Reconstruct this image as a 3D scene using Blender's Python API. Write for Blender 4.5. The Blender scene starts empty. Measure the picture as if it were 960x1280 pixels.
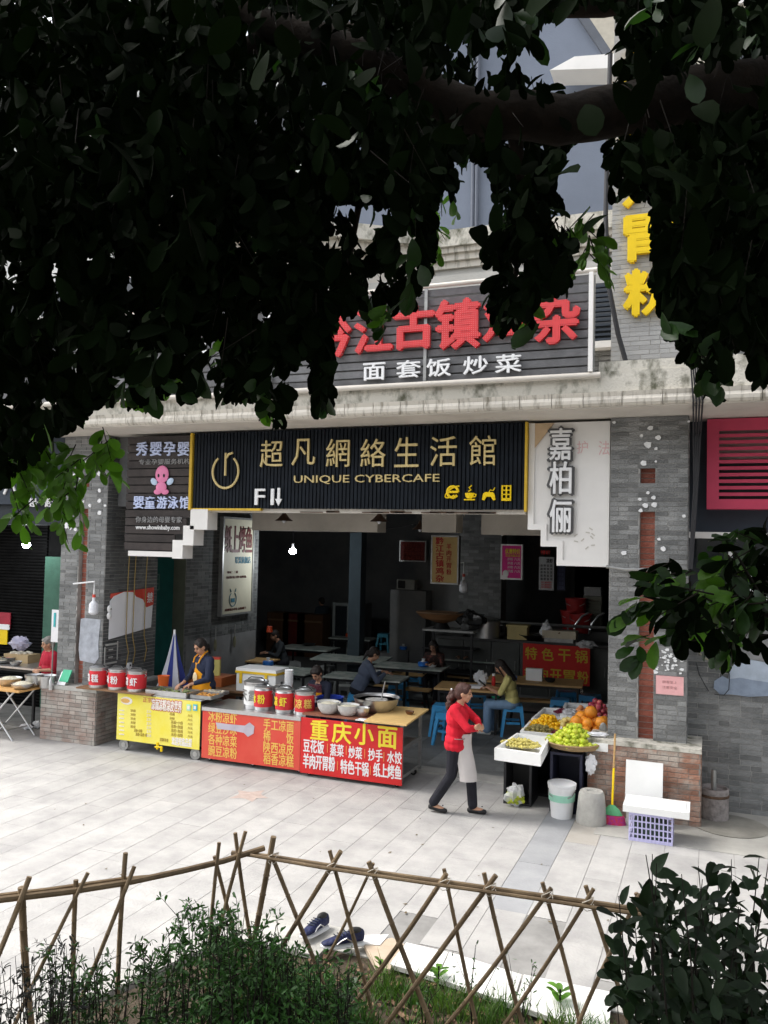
import bpy, math, random
from mathutils import Vector, Matrix, noise
random.seed(7)
R=math.radians; PI=math.pi
sc=bpy.context.scene; COL=sc.collection
# ---------------- camera ----------------
F_PX=1040.; CAM=Vector((0,0,3.2))
_yaw=math.atan2(410,1040); _pit=R(2.3); _rol=R(1.26)
_fw=Vector((-math.sin(_yaw)*math.cos(_pit),math.cos(_yaw)*math.cos(_pit),math.sin(_pit)))
_r0=Vector((math.cos(_yaw),math.sin(_yaw),0)); _u0=_r0.cross(_fw)
_r=_r0*math.cos(_rol)+_u0*math.sin(_rol); _u=-_r0*math.sin(_rol)+_u0*math.cos(_rol)
cd=bpy.data.cameras.new('camera'); cam=bpy.data.objects.new('camera',cd); COL.objects.link(cam)
cam.matrix_world=Matrix(((_r.x,_u.x,-_fw.x,0),(_r.y,_u.y,-_fw.y,0),(_r.z,_u.z,-_fw.z,CAM.z),(0,0,0,1)))
cd.sensor_fit='VERTICAL'; cd.sensor_height=36; cd.lens=F_PX/1280*36; cd.clip_end=900; cd.clip_start=.05
sc.camera=cam
# ---------------- light ----------------
SUN_EL=R(56); SUN_AZ=R(266)   # compass azimuth of the sun, clockwise from +Y
w=bpy.data.worlds.new("World"); sc.world=w; w.use_nodes=True
nt=w.node_tree; nt.nodes.clear()
sky=nt.nodes.new('ShaderNodeTexSky'); sky.sky_type='NISHITA'; sky.sun_disc=False
sky.sun_elevation=SUN_EL; sky.sun_rotation=SUN_AZ; sky.dust_density=4; sky.air_density=1.2
hs=nt.nodes.new('ShaderNodeHueSaturation'); hs.inputs['Saturation'].default_value=.25
bg=nt.nodes.new('ShaderNodeBackground'); bg.inputs[1].default_value=.15
wo=nt.nodes.new('ShaderNodeOutputWorld')
nt.links.new(sky.outputs[0],hs.inputs['Color']); nt.links.new(hs.outputs[0],bg.inputs[0]); nt.links.new(bg.outputs[0],wo.inputs[0])
sd=bpy.data.lights.new('sun','SUN'); sd.energy=0.9; sd.angle=R(22); sd.color=(1,.96,.9)
so=bpy.data.objects.new('sun',sd); COL.objects.link(so)
_sv=Vector((math.sin(SUN_AZ)*math.cos(SUN_EL),math.cos(SUN_AZ)*math.cos(SUN_EL),math.sin(SUN_EL)))
so.rotation_euler=_sv.to_track_quat('Z','Y').to_euler(); so.location=(0,0,30)
vs=sc.view_settings; vs.view_transform='Standard'; vs.look='None'; vs.gamma=1; vs.exposure=1.42
# ---------------- pixel -> point on a known plane ----------------
def _ray(px,py): return _fw+_r*((px-480)/F_PX)+_u*(-(py-640)/F_PX)
def PY(px,py,y): d=_ray(px,py); return CAM+d*((y-CAM.y)/d.y)
def PX(px,py,x): d=_ray(px,py); return CAM+d*((x-CAM.x)/d.x)
def PZ(px,py,z=0.): d=_ray(px,py); return CAM+d*((z-CAM.z)/d.z)
def PD(px,py,d): return CAM+_ray(px,py)*d
def pix(p):
    v=Vector(p)-CAM; d=v.dot(_fw)
    if d<.1: return (-9999,-9999)
    return (480+F_PX*v.dot(_r)/d, 640-F_PX*v.dot(_u)/d)
# ---------------- materials ----------------
MATS={}
def mat(name,col,rough=.7,metal=0.,var=.12,scale=5.,bump=.08,bs=40.,isl=0.,col2=None,thr=None,stretch=None,trans=0.,emit=0.,spec=.35,world=False):
    if name in MATS: return MATS[name]
    m=bpy.data.materials.new(name); m.use_nodes=True; n=m.node_tree; N=n.nodes; L=n.links
    b=N['Principled BSDF']; b.inputs['Roughness'].default_value=rough; b.inputs['Metallic'].default_value=metal
    b.inputs['Specular IOR Level'].default_value=spec
    tc=N.new('ShaderNodeTexCoord'); src=tc.outputs['Object']
    if world: gp=N.new('ShaderNodeNewGeometry'); src=gp.outputs['Position']
    if stretch:
        mp=N.new('ShaderNodeMapping'); mp.inputs['Scale'].default_value=stretch; L.new(src,mp.inputs[0]); src=mp.outputs[0]
    nz=N.new('ShaderNodeTexNoise'); nz.inputs['Scale'].default_value=scale; nz.inputs['Detail'].default_value=7; nz.inputs['Roughness'].default_value=.62
    L.new(src,nz.inputs['Vector'])
    cr=N.new('ShaderNodeValToRGB'); e=cr.color_ramp.elements
    a,c=(thr if thr else (.3,.7)); e[0].position=a; e[1].position=c
    c2=col2 if col2 else tuple(min(1,k*(1+var)) for k in col); c1=col if col2 else tuple(k*(1-var) for k in col)
    e[0].color=(*c1,1); e[1].color=(*c2,1); L.new(nz.outputs[0],cr.inputs[0]); out=cr.outputs[0]
    if isl:
        oi=N.new('ShaderNodeObjectInfo'); ge=N.new('ShaderNodeNewGeometry')
        ad=N.new('ShaderNodeMath'); ad.operation='ADD'; L.new(oi.outputs['Random'],ad.inputs[0]); L.new(ge.outputs['Random Per Island'],ad.inputs[1])
        fr=N.new('ShaderNodeMath'); fr.operation='FRACT'; L.new(ad.outputs[0],fr.inputs[0])
        mr=N.new('ShaderNodeMapRange'); mr.inputs['To Min'].default_value=1-isl; mr.inputs['To Max'].default_value=1+isl; L.new(fr.outputs[0],mr.inputs[0])
        h=N.new('ShaderNodeHueSaturation'); L.new(mr.outputs[0],h.inputs['Value']); L.new(out,h.inputs['Color']); out=h.outputs[0]
    L.new(out,b.inputs['Base Color'])
    if bump:
        n2=N.new('ShaderNodeTexNoise'); n2.inputs['Scale'].default_value=bs; n2.inputs['Detail'].default_value=4; L.new(tc.outputs['Object'],n2.inputs['Vector'])
        bm=N.new('ShaderNodeBump'); bm.inputs['Strength'].default_value=min(1,bump*3); bm.inputs['Distance'].default_value=.01; L.new(n2.outputs[0],bm.inputs['Height']); L.new(bm.outputs[0],b.inputs['Normal'])
    if emit: 
        b.inputs['Emission Color'].default_value=(*col,1); b.inputs['Emission Strength'].default_value=emit
    if trans:
        t=N.new('ShaderNodeBsdfTranslucent'); g=N.new('ShaderNodeMixRGB'); g.blend_type='MULTIPLY'; g.inputs[0].default_value=1; g.inputs[2].default_value=(1.3,1.7,.5,1)
        L.new(out,g.inputs[1]); L.new(g.outputs[0],t.inputs[0])
        mx=N.new('ShaderNodeMixShader'); mx.inputs[0].default_value=trans; L.new(b.outputs[0],mx.inputs[1]); L.new(t.outputs[0],mx.inputs[2])
        L.new(mx.outputs[0],N['Material Output'].inputs[0])
    MATS[name]=m; return m
def glassy(name,col,alpha,rough=.2):
    m=mat(name,col,rough,bump=.15,bs=25); m.node_tree.nodes['Principled BSDF'].inputs['Alpha'].default_value=alpha; return m
M_gb=mat('grey_brick',(.15,.155,.155),.9,col2=(.27,.27,.265),thr=(.3,.7),scale=2.6,bump=.35,bs=45,isl=.30,world=True)
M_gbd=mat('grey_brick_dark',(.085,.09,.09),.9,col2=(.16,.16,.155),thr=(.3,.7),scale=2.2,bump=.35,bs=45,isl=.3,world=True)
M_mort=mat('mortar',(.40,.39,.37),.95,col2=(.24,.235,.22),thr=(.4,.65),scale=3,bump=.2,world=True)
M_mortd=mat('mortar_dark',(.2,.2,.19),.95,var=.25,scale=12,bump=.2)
M_rb=mat('red_inset_brick',(.26,.075,.05),.9,col2=(.34,.13,.09),scale=5,isl=.2,world=True,bump=.3)
M_bb=mat('worn_brown_brick',(.33,.17,.115),.92,col2=(.40,.35,.30),thr=(.38,.62),scale=5,bump=.5,isl=.3,world=True)
M_bbl=mat('worn_pale_brick',(.29,.20,.165),.92,col2=(.38,.355,.32),thr=(.32,.6),scale=3.5,bump=.5,isl=.22,world=True)
M_pave=mat('paving_stone',(.315,.308,.30),.75,col2=(.405,.395,.38),thr=(.36,.62),scale=2.6,bump=.2,isl=.05,world=True)
M_paveb=mat('paving_stone_blue',(.255,.26,.27),.8,col2=(.335,.34,.345),scale=2.5,bump=.1,isl=.05,world=True)
M_pavey=mat('paving_stone_buff',(.35,.325,.285),.8,col2=(.43,.405,.37),scale=2.5,bump=.1,isl=.05,world=True)
M_gr=mat('ground_joint',(.24,.235,.225),.95,var=.25,scale=3)
M_conc=mat('concrete',(.42,.41,.38),.9,var=.25,scale=3,bump=.2)
M_soil=mat('soil',(.06,.045,.03),1,var=.4,scale=8,bump=.5)
M_cream=mat('cream_paint',(.60,.56,.50),.8,var=.14,scale=1.2,world=True)
M_wht=mat('white_paint',(.78,.76,.73),.6,var=.05,scale=2,bump=.03)
M_stain=mat('weathered_plaster',(.60,.57,.50),.9,col2=(.11,.11,.075),thr=(.46,.66),scale=2.1,stretch=(2.6,2.6,1.6),bump=.3,world=True)
M_mold=mat('moulding_plaster',(.62,.58,.51),.85,col2=(.18,.16,.12),thr=(.5,.72),scale=3,stretch=(5,1,1),bump=.15,isl=.08,world=True)
M_blk=mat('black_ribbed_metal',(.007,.010,.015),.6,var=.3,bump=0,spec=.15)
M_gold=mat('gold_letter',(.62,.49,.22),.45,var=.08,bump=0)
M_yel=mat('yellow_plastic',(.88,.60,.0),.45,var=.05,bump=0)
M_bright=mat('white_plastic',(.82,.82,.82),.4,var=.04,bump=0)
M_redl=mat('red_letter',(.62,.035,.04),.5,var=.1,bump=0)
def lampdots(m,nn,c):
    n=m.node_tree; N=n.nodes; L=n.links; b=N['Principled BSDF']; old=b.inputs['Base Color'].links[0].from_socket
    tc=N.new('ShaderNodeTexCoord'); sc_=N.new('ShaderNodeVectorMath'); sc_.operation='SCALE'; sc_.inputs['Scale'].default_value=nn; L.new(tc.outputs['Object'],sc_.inputs[0])
    fr=N.new('ShaderNodeVectorMath'); fr.operation='FRACTION'; L.new(sc_.outputs[0],fr.inputs[0])
    sb=N.new('ShaderNodeVectorMath'); sb.operation='SUBTRACT'; sb.inputs[1].default_value=(.5,.5,0); L.new(fr.outputs[0],sb.inputs[0])
    ml=N.new('ShaderNodeVectorMath'); ml.operation='MULTIPLY'; ml.inputs[1].default_value=(1,1,0); L.new(sb.outputs[0],ml.inputs[0])
    ln=N.new('ShaderNodeVectorMath'); ln.operation='LENGTH'; L.new(ml.outputs[0],ln.inputs[0])
    lt=N.new('ShaderNodeMath'); lt.operation='LESS_THAN'; lt.inputs[1].default_value=.2; L.new(ln.outputs['Value'],lt.inputs[0])
    mx=N.new('ShaderNodeMixRGB'); L.new(lt.outputs[0],mx.inputs[0]); L.new(old,mx.inputs[1]); mx.inputs[2].default_value=(*c,1); L.new(mx.outputs[0],b.inputs['Base Color'])
lampdots(M_redl,24,(.74,.20,.20))
M_gryb=mat('grey_sign_board',(.15,.15,.155),.7,var=.25,scale=6,isl=.2,bump=.05)
M_navy=mat('navy_panel',(.03,.04,.055),.6,var=.2,scale=2)
M_pink=mat('magenta_panel',(.52,.055,.11),.5,var=.1,scale=2,bump=.02)
M_blue=mat('blue_grey_render',(.16,.185,.235),.85,var=.12,scale=.8)
M_dark=mat('dark_void',(.02,.02,.022),.9,var=.3)
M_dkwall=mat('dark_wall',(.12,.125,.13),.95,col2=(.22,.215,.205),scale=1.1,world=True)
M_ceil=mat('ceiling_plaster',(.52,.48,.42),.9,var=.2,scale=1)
M_steel=mat('brushed_steel',(.55,.55,.55),.32,metal=.9,var=.12,scale=12,bump=.02)
M_steeld=mat('dull_steel',(.33,.33,.32),.45,metal=.6,var=.2,scale=9,bump=.04)
M_rust=mat('rusty_iron',(.12,.075,.05),.8,metal=.3,var=.4,scale=14,bump=.2)
M_bki=mat('black_iron',(.015,.015,.016),.5,var=.3)
M_red=mat('red_banner',(.62,.022,.022),.45,var=.12,scale=3,bump=.2,bs=5)
M_redf=mat('faded_red_banner',(.66,.055,.038),.45,col2=(.70,.11,.07),scale=2,bump=.2,bs=5)
M_yban=mat('yellow_banner',(.83,.70,.05),.45,col2=(.85,.78,.22),scale=2,bump=.2,bs=5)
M_ylet=mat('yellow_letter',(.86,.72,.05),.6,bump=0,var=.02)
M_ofl=mat('faded_yellow_letter',(.82,.55,.12),.6,bump=0,var=.05)
M_wood=mat('wood_board',(.50,.31,.13),.6,var=.25,scale=4,stretch=(1,8,8),bump=.05)
M_woodd=mat('dark_wood',(.20,.11,.055),.6,var=.3,scale=4,stretch=(1,8,8),bump=.05)
M_tab=mat('grey_green_tabletop',(.27,.32,.29),.25,col2=(.44,.46,.41),thr=(.4,.6),scale=5,bump=.02,spec=.6)
M_stb=mat('blue_plastic_stool',(.06,.34,.66),.4,var=.08,bump=.01,spec=.5)
M_stg=mat('grey_plastic_stool',(.30,.31,.30),.5,var=.1,bump=.01)
M_stt=mat('teal_plastic_stool',(.04,.22,.30),.5,var=.1,bump=.01)
M_foam=mat('white_foam',(.83,.83,.81),.8,var=.03,bump=.05,bs=90)
M_tape=mat('yellow_tape',(.80,.52,.02),.4,bump=0)
M_rub=mat('black_rubber',(.02,.02,.02),.8,bump=.05)
M_bam=mat('dry_bamboo',(.13,.088,.05),.7,col2=(.26,.185,.105),thr=(.3,.7),scale=7,stretch=(1,1,.4),isl=.25,bump=.1)
M_bark=mat('tree_bark',(.016,.0105,.006),.95,var=.5,scale=9,bump=.8,bs=18)
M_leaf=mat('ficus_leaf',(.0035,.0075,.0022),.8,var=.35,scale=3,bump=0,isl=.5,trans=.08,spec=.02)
M_leafb=mat('lit_ficus_leaf',(.09,.20,.025),.45,var=.3,scale=3,bump=0,isl=.4,trans=.35,spec=.4)  # sunlit copy of the ficus leaf, the light put into its colour
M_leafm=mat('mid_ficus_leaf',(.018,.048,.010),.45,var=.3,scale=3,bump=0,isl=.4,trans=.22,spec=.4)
M_shr=mat('shrub_leaf',(.035,.10,.02),.55,var=.4,scale=3,bump=0,isl=.45,trans=.15)
M_grass=mat('grass_blade',(.05,.13,.03),.6,col2=(.12,.16,.05),thr=(.4,.7),scale=3,bump=0,isl=.5,trans=.3)
M_twig=mat('twig',(.012,.009,.006),.9,bump=.1)
M_skin=mat('skin',(.50,.27,.17),.55,var=.06,scale=20,bump=.02)
M_skind=mat('tanned_skin',(.36,.19,.12),.6,var=.06,scale=20,bump=.02)
M_hair=mat('black_hair',(.018,.013,.011),.5,var=.4,scale=40,stretch=(6,6,1),bump=.4,bs=90)
M_hairb=mat('brown_hair',(.06,.024,.018),.5,var=.5,scale=40,stretch=(6,6,1),bump=.5,bs=90)
M_hairg=mat('grey_hair',(.28,.26,.24),.6,var=.4,scale=40,bump=.4,bs=90)
M_bulb=mat('lit_bulb',(.9,.95,1),.3,emit=30,bump=0)
M_bag=glassy('clear_plastic_bag',(.75,.76,.78),.6)
M_mag=mat('pink_poster',(.72,.03,.28),.6,bump=0)
M_black=mat('black_ink',(.02,.02,.02),.6,bump=0)
M_lb=mat('yellow_lightbox',(.55,.38,.14),.5,var=.1,bump=0)
M_teal=mat('teal_door',(.012,.10,.09),.6,var=.2)
M_white_e=mat('white_sheet',(.8,.8,.82),.5,var=.02,bump=.01)
M_cable=mat('cable',(.03,.03,.033),.7,bump=0)
# ---------------- mesh helpers ----------------
class MB:
    def __init__(s): s.v=[]; s.f=[]; s.mi=[]; s.m=0
    def add(s,vs,fs):
        o=len(s.v); s.v+= [tuple(v) for v in vs]; s.f+=[tuple(i+o for i in f) for f in fs]; s.mi+=[s.m]*len(fs); return s
    def box(s,c,d,rz=0,rot=None):
        M=rot if rot else Matrix.Rotation(rz,3,'Z'); c=Vector(c); x,y,z=d[0]/2,d[1]/2,d[2]/2
        vs=[c+M@Vector((a*x,b*y,e*z)) for e in(-1,1) for b in(-1,1) for a in(-1,1)]
        return s.add(vs,[(0,2,3,1),(4,5,7,6),(0,1,5,4),(2,6,7,3),(0,4,6,2),(1,3,7,5)])
    def bx(s,x0,x1,y0,y1,z0,z1): return s.box(((x0+x1)/2,(y0+y1)/2,(z0+z1)/2),(abs(x1-x0),abs(y1-y0),abs(z1-z0)))
    def tube(s,pts,rs,n=8,caps=True):
        pts=[Vector(p) for p in pts]; 
        if not hasattr(rs,'__len__'): rs=[rs]*len(pts)
        o=len(s.v); up=None; rings=[]
        for i,p in enumerate(pts):
            t=(pts[min(i+1,len(pts)-1)]-pts[max(i-1,0)]).normalized()
            if up is None:
                up=Vector((0,0,1)) if abs(t.z)<.9 else Vector((1,0,0))
            a=t.cross(up).normalized(); b=a.cross(t).normalized(); up=b
            rings.append([p+(a*math.cos(2*PI*k/n)+b*math.sin(2*PI*k/n))*rs[i] for k in range(n)])
        vs=[v for r in rings for v in r]; fs=[]
        for i in range(len(pts)-1):
            for k in range(n):
                k2=(k+1)%n; fs.append((i*n+k,i*n+k2,(i+1)*n+k2,(i+1)*n+k))
        if caps: fs.append(tuple(range(n))[::-1]); fs.append(tuple((len(pts)-1)*n+k for k in range(n)))
        # orientation
        return s.add(vs,[f[::-1] for f in fs])
    def cyl(s,p0,p1,r,r1=None,n=12): return s.tube([p0,p1],[r,r if r1 is None else r1],n)
    def lathe(s,prof,c=(0,0,0),n=16,sx=1,sy=1):
        c=Vector(c); vs=[]; fs=[]; m=len(prof)
        for (r,z) in prof:
            for k in range(n): vs.append(c+Vector((r*math.cos(2*PI*k/n)*sx,r*math.sin(2*PI*k/n)*sy,z)))
        for i in range(m-1):
            for k in range(n):
                k2=(k+1)%n; fs.append((i*n+k,i*n+k2,(i+1)*n+k2,(i+1)*n+k))
        if prof[0][0]>1e-4: fs.append(tuple(range(n))[::-1])
        if prof[-1][0]>1e-4: fs.append(tuple((m-1)*n+k for k in range(n)))
        return s.add(vs,fs)
    def ell(s,c,r,n=12,m=8,rot=None,jit=0):
        c=Vector(c); r=(r,r,r) if not hasattr(r,'__len__') else r; vs=[]; fs=[]
        rot=rot or Matrix.Identity(3)
        for i in range(m+1):
            t=PI*i/m
            for k in range(n):
                p=2*PI*k/n; j=1+random.uniform(-jit,jit)
                vs.append(c+rot@Vector((r[0]*math.sin(t)*math.cos(p)*j,r[1]*math.sin(t)*math.sin(p)*j,-r[2]*math.cos(t)*j)))
        for i in range(m):
            for k in range(n):
                k2=(k+1)%n; fs.append((i*n+k,i*n+k2,(i+1)*n+k2,(i+1)*n+k))
        return s.add(vs,fs)
    def cap(s,p0,p1,r0,r1=None,n=10):
        r1=r0 if r1 is None else r1; p0=Vector(p0); p1=Vector(p1); t=(p1-p0)
        if t.length<1e-5: return s.ell(p0,r0)
        t.normalize(); pts=[]; rs=[]
        for a in (85,60,30): pts.append(p0-t*r0*math.sin(R(a))); rs.append(r0*math.cos(R(a)))
        pts+=[p0,p1]; rs+=[r0,r1]
        for a in (30,60,85): pts.append(p1+t*r1*math.sin(R(a))); rs.append(r1*math.cos(R(a)))
        return s.tube(pts,rs,n)
    def prism(s,poly,y0,y1):   # polygon in x,z ; extruded along y
        n=len(poly); vs=[(x,y0,z) for x,z in poly]+[(x,y1,z) for x,z in poly]
        fs=[tuple(range(n)),tuple(range(2*n-1,n-1,-1))]+[(i,i+n,(i+1)%n+n,(i+1)%n) for i in range(n)]
        return s.add(vs,fs)
    def mesh(s,name,mats,smooth=True,ang=38):
        me=bpy.data.meshes.new(name); me.from_pydata(s.v,[],s.f)
        for m in (mats if isinstance(mats,(list,tuple)) else [mats]): me.materials.append(m)
        if any(s.mi): me.polygons.foreach_set('material_index',s.mi)
        if smooth:
            me.shade_smooth(); me.set_sharp_from_angle(angle=R(ang))
        me.update(); return me
    def build(s,name,mats,parent=None,world=False,smooth=True,ang=38,loc=None,rz=0,label=None,kind=None):
        return mkobj(name,s.mesh(name,mats,smooth,ang),parent,world,loc,rz,label,kind)
def mkobj(name,me,parent=None,world=False,loc=None,rz=0,label=None,kind=None):
    o=bpy.data.objects.new(name,me); COL.objects.link(o)
    if parent is not None:
        o.parent=parent
        if world: o.location=-parent.location
    if loc is not None: o.location=Vector(loc)-(parent.location if (parent is not None and world) else Vector((0,0,0)))
    if rz: o.rotation_euler=(0,0,rz)
    if label: o['label']=label
    if kind: o['kind']=kind
    return o
def tag(o,label,cat,group=None,kind=None):
    o['label']=label; o['category']=cat
    if group: o['group']=group
    if kind: o['kind']=kind
    return o
def thing(name,label,cat,loc=(0,0,0),rz=0,group=None):
    o=bpy.data.objects.new(name,None); COL.objects.link(o); o.location=Vector(loc); o.rotation_euler=(0,0,rz); o.empty_display_size=.1
    return tag(o,label,cat,group)
def dup(o,loc=None,rz=None,label=None,parent=None,scale=None):
    c=o.copy(); COL.objects.link(c)
    if parent is not None: c.parent=parent
    if loc is not None: c.location=Vector(loc)
    if rz is not None: c.rotation_euler=(0,0,rz)
    if scale: c.scale=(scale,)*3 if not hasattr(scale,'__len__') else scale
    if label: c['label']=label
    for ch in list(o.children): dup(ch,parent=c)
    return c
def struct(name,mb,m,**k):
    o=mb.build(name,m,**k); o['kind']='structure'; return o
_tc={}
def text(s_,fit,m,parent,loc,ext=.01,bold=.0,name='lettering',rot=(PI/2,0,0),world=True,bev=0,label=None,keep=False):
    """flat or raised lettering fitted into a box of fit=(w,h), its centre at loc, facing -Y"""
    key=(s_,round(bold,4),round(ext/fit[1],3),bev,round(fit[0]/fit[1],2),m.name)
    if key in _tc: me=_tc[key]
    else:
        c=bpy.data.curves.new('lettering','FONT'); c.body=s_; c.resolution_u=2; c.offset=0; c.extrude=ext/fit[1]; 
        if bev: c.bevel_depth=bev; c.bevel_resolution=1
        c.space_line=1.15
        o=bpy.data.objects.new('tmp',c); COL.objects.link(o); bpy.context.view_layer.update()
        me=bpy.data.meshes.new_from_object(o); bpy.data.objects.remove(o); bpy.data.curves.remove(c)
        xs=[v.co.x for v in me.vertices]; ys=[v.co.y for v in me.vertices]
        w=max(xs)-min(xs); h=max(ys)-min(ys); cx=(max(xs)+min(xs))/2; cy=(max(ys)+min(ys))/2
        for v in me.vertices: v.co.x=(v.co.x-cx)/w*(fit[0]/fit[1]); v.co.y=(v.co.y-cy)/h
        me.materials.clear(); me.materials.append(m)
        if bold>0:   # heavier strokes: the glyph stacked on itself, each layer shifted sideways and a hair deeper
            import bmesh
            bm=bmesh.new(); k=0; bb=bold*.75
            for (ox,oy) in ((0,0),(bb,.0),(-bb,.0),(0,bb*.8),(0,-bb*.8)):
                t2=me.copy(); 
                for v in t2.vertices: v.co.x+=ox; v.co.y+=oy; v.co.z-=k*.0012/fit[1]*.6
                bm.from_mesh(t2); bpy.data.meshes.remove(t2); k+=1
            bm.to_mesh(me); bm.free()
        _tc[key]=me
    o=mkobj(name,me,parent); o.location=Vector(loc)-(parent.location if (parent and world) else Vector((0,0,0)))
    o.rotation_euler=rot; o.scale=(fit[1],)*3
    if label: o['label']=label
    return o
_bm={}
def unitbrick(wd,h,dp,m):
    k=(round(wd,2),round(h,3),round(dp,3),m.name)
    if k not in _bm:
        b=MB(); b.box((0,0,0),(k[0],dp,h)); _bm[k]=b.mesh('brick',m,smooth=False)
    return _bm[k]
def brickwall(parent,p0,dirx,length,z0,z1,m,L=.21,H=.06,J=.009,proud=.007,skip=None,limit=300,name='brick',used=None,dp=.03,jl=None):
    """bricks on the plane that starts at p0 and runs along dirx; outward normal = dirx x up. Children of parent (world coords)."""
    dx=Vector((dirx[0],dirx[1],0)).normalized(); nrm=dx.cross(Vector((0,0,1))); ang=math.atan2(dx.y,dx.x)
    n=int(round((z1-z0)/H)); H=(z1-z0)/n; lst=[]
    for i in range(n):
        z=z0+H*(i+.5); x=-(L/2 if i%2 else 0)-random.uniform(0,.02)
        while x<length-.02:
            wd=L*random.choice((1,1,1,.5,1)) ; a=max(0,x); b=min(length,x+wd)
            segs=[(a,b)]
            if skip:
                for (sa,sb,sz0,sz1) in skip:
                    if sz0<z<sz1:
                        ns=[]
                        for (u,v) in segs:
                            if v<=sa or u>=sb: ns.append((u,v))
                            else:
                                if u<sa: ns.append((u,sa))
                                if v>sb: ns.append((sb,v))
                        segs=ns
            for (u,v) in segs:
                if v-u>.03: lst.append(((u+v)/2,v-u-J,z))
            x+=wd
    ent=[]
    for (c,wd,z) in lst:
        p=Vector((p0[0],p0[1],0))+dx*c+Vector((0,0,z))+nrm*(proud-dp/2+random.uniform(-.0015,.0015))
        q=pix(p); vis=0<q[0]<960 and 0<q[1]<1280
        ent.append((0 if vis else 1,(p-CAM).length,p,wd))
    ent.sort(key=lambda e:(e[0],e[1])); rest=MB()
    for i,(v,d,p,wd) in enumerate(ent):
        if i<limit and v==0:
            o=mkobj(name,unitbrick(max(.02,wd),H-J,dp,m),parent); o.location=p-parent.location; o.rotation_euler=(0,0,ang)
        else: rest.box(p,(wd,dp,H-J),rz=ang)
    if rest.v: rest.build(name+'_courses',m,parent,world=True,smooth=False,kind='stuff')
# ================= ground =================
g=MB(); g.add([(-60,-40,-.005),(60,-40,-.005),(60,60,-.005),(-60,60,-.005)],[(0,1,2,3)])
ground=struct('plaza_ground',g,M_gr,smooth=False)
SW=.345; J=.005
slabs=[]; k0=int((-14.5+3.21)/SW)-1
for k in range(k0,14):
    x0=-3.21+k*SW; y=4.2+random.uniform(-.6,0)
    while y<11.6:
        ln=random.choice((1.2,1.6,2.0,1.4)); slabs.append((x0,y,min(ln,11.6-y))); y+=ln
rest=MB(); ent=[]
for (x0,y,ln) in slabs:
    if ln<.05: continue
    c=Vector((x0+SW/2,y+ln/2,0)); q=pix(c); vis=-40<q[0]<1000 and q[1]<1300
    if x0>-3.0 and y<5.5 and x0>-2.9: continue
    ent.append((0 if vis else 1,(c-CAM).length,c,ln))
ent.sort(key=lambda e:(e[0],e[1]))
for i,(v,d,c,ln) in enumerate(ent):
    m=M_pave
    if -1.95<c.x<-1.60 and c.y>6.9: m=M_paveb
    elif -1.6<c.x<-1.25 and 8.5<c.y<10.1: m=M_pavey
    elif random.random()<.05: m=M_paveb if c.y>9 and c.x>-5 else M_pave
    if i<295 and v==0:
        b=MB(); z=random.uniform(-.0006,.0006); b.bx(-SW/2+J/2,SW/2-J/2,-ln/2+J/4,ln/2-J/4,-.03,0)
        o=b.build('paving_slab',m,ground,smooth=False,loc=(c.x,c.y,z))
    else: rest.bx(c.x-SW/2+J/2,c.x+SW/2-J/2,c.y-ln/2+J/2,c.y+ln/2-J/2,-.03,0)
rest.build('paving_field',M_pave,ground,smooth=False,kind='stuff')
# grey cement strip in front of the right wall, round inspection cover, a threshold strip
b=MB(); b.bx(-1.22,3.2,9.75,11.29,-.02,.006); struct('cement_strip',b,mat('cement_screed',(.36,.35,.32),.85,var=.25,scale=1.6,bump=.1))
c=PZ(912,1033); b=MB(); b.lathe([(.42,0),(.43,.009),(.0,.011)],(c.x,c.y,.004),28); tag(b.build('drain_cover',mat('damp_cement',(.24,.23,.20),.7,var=.25,scale=3)),'round cement patch over a drain in front of the grey brick wall','drain cover')
b=MB(); b.bx(-3.5,-1.2,11.2,11.55,-.02,.02); b.bx(-8.98,-3.5,11.3,11.6,-.02,.018); struct('threshold_strip',b,M_conc)
# interior floor with its own slabs
b=MB(); b.bx(-16,6,11.6,26,-.06,-.0025)
fl=struct('restaurant_floor',b,mat('interior_floor',(.22,.225,.22),.55,var=.3,scale=1.2,bump=.05),smooth=False)
n=0; rs=MB()
for k in range(-14,6):
    y=11.63+random.uniform(0,.4)
    x0=k*.5+.1
    while y<17:
        ln=random.choice((.7,.9))
        if y+ln<18 and x0>-9 and x0<-.5:
            bb=MB(); bb.bx(-.246,.246,.003,ln-.006,-.03,random.uniform(0,.002))
            bb.build('floor_slab',MATS['slab_in'] if 'slab_in' in MATS else mat('slab_in',(.20,.205,.20),.55,var=.25,scale=3,bump=.05,isl=.25),fl,smooth=False,loc=(x0+.25,y,0))
        y+=ln
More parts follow.
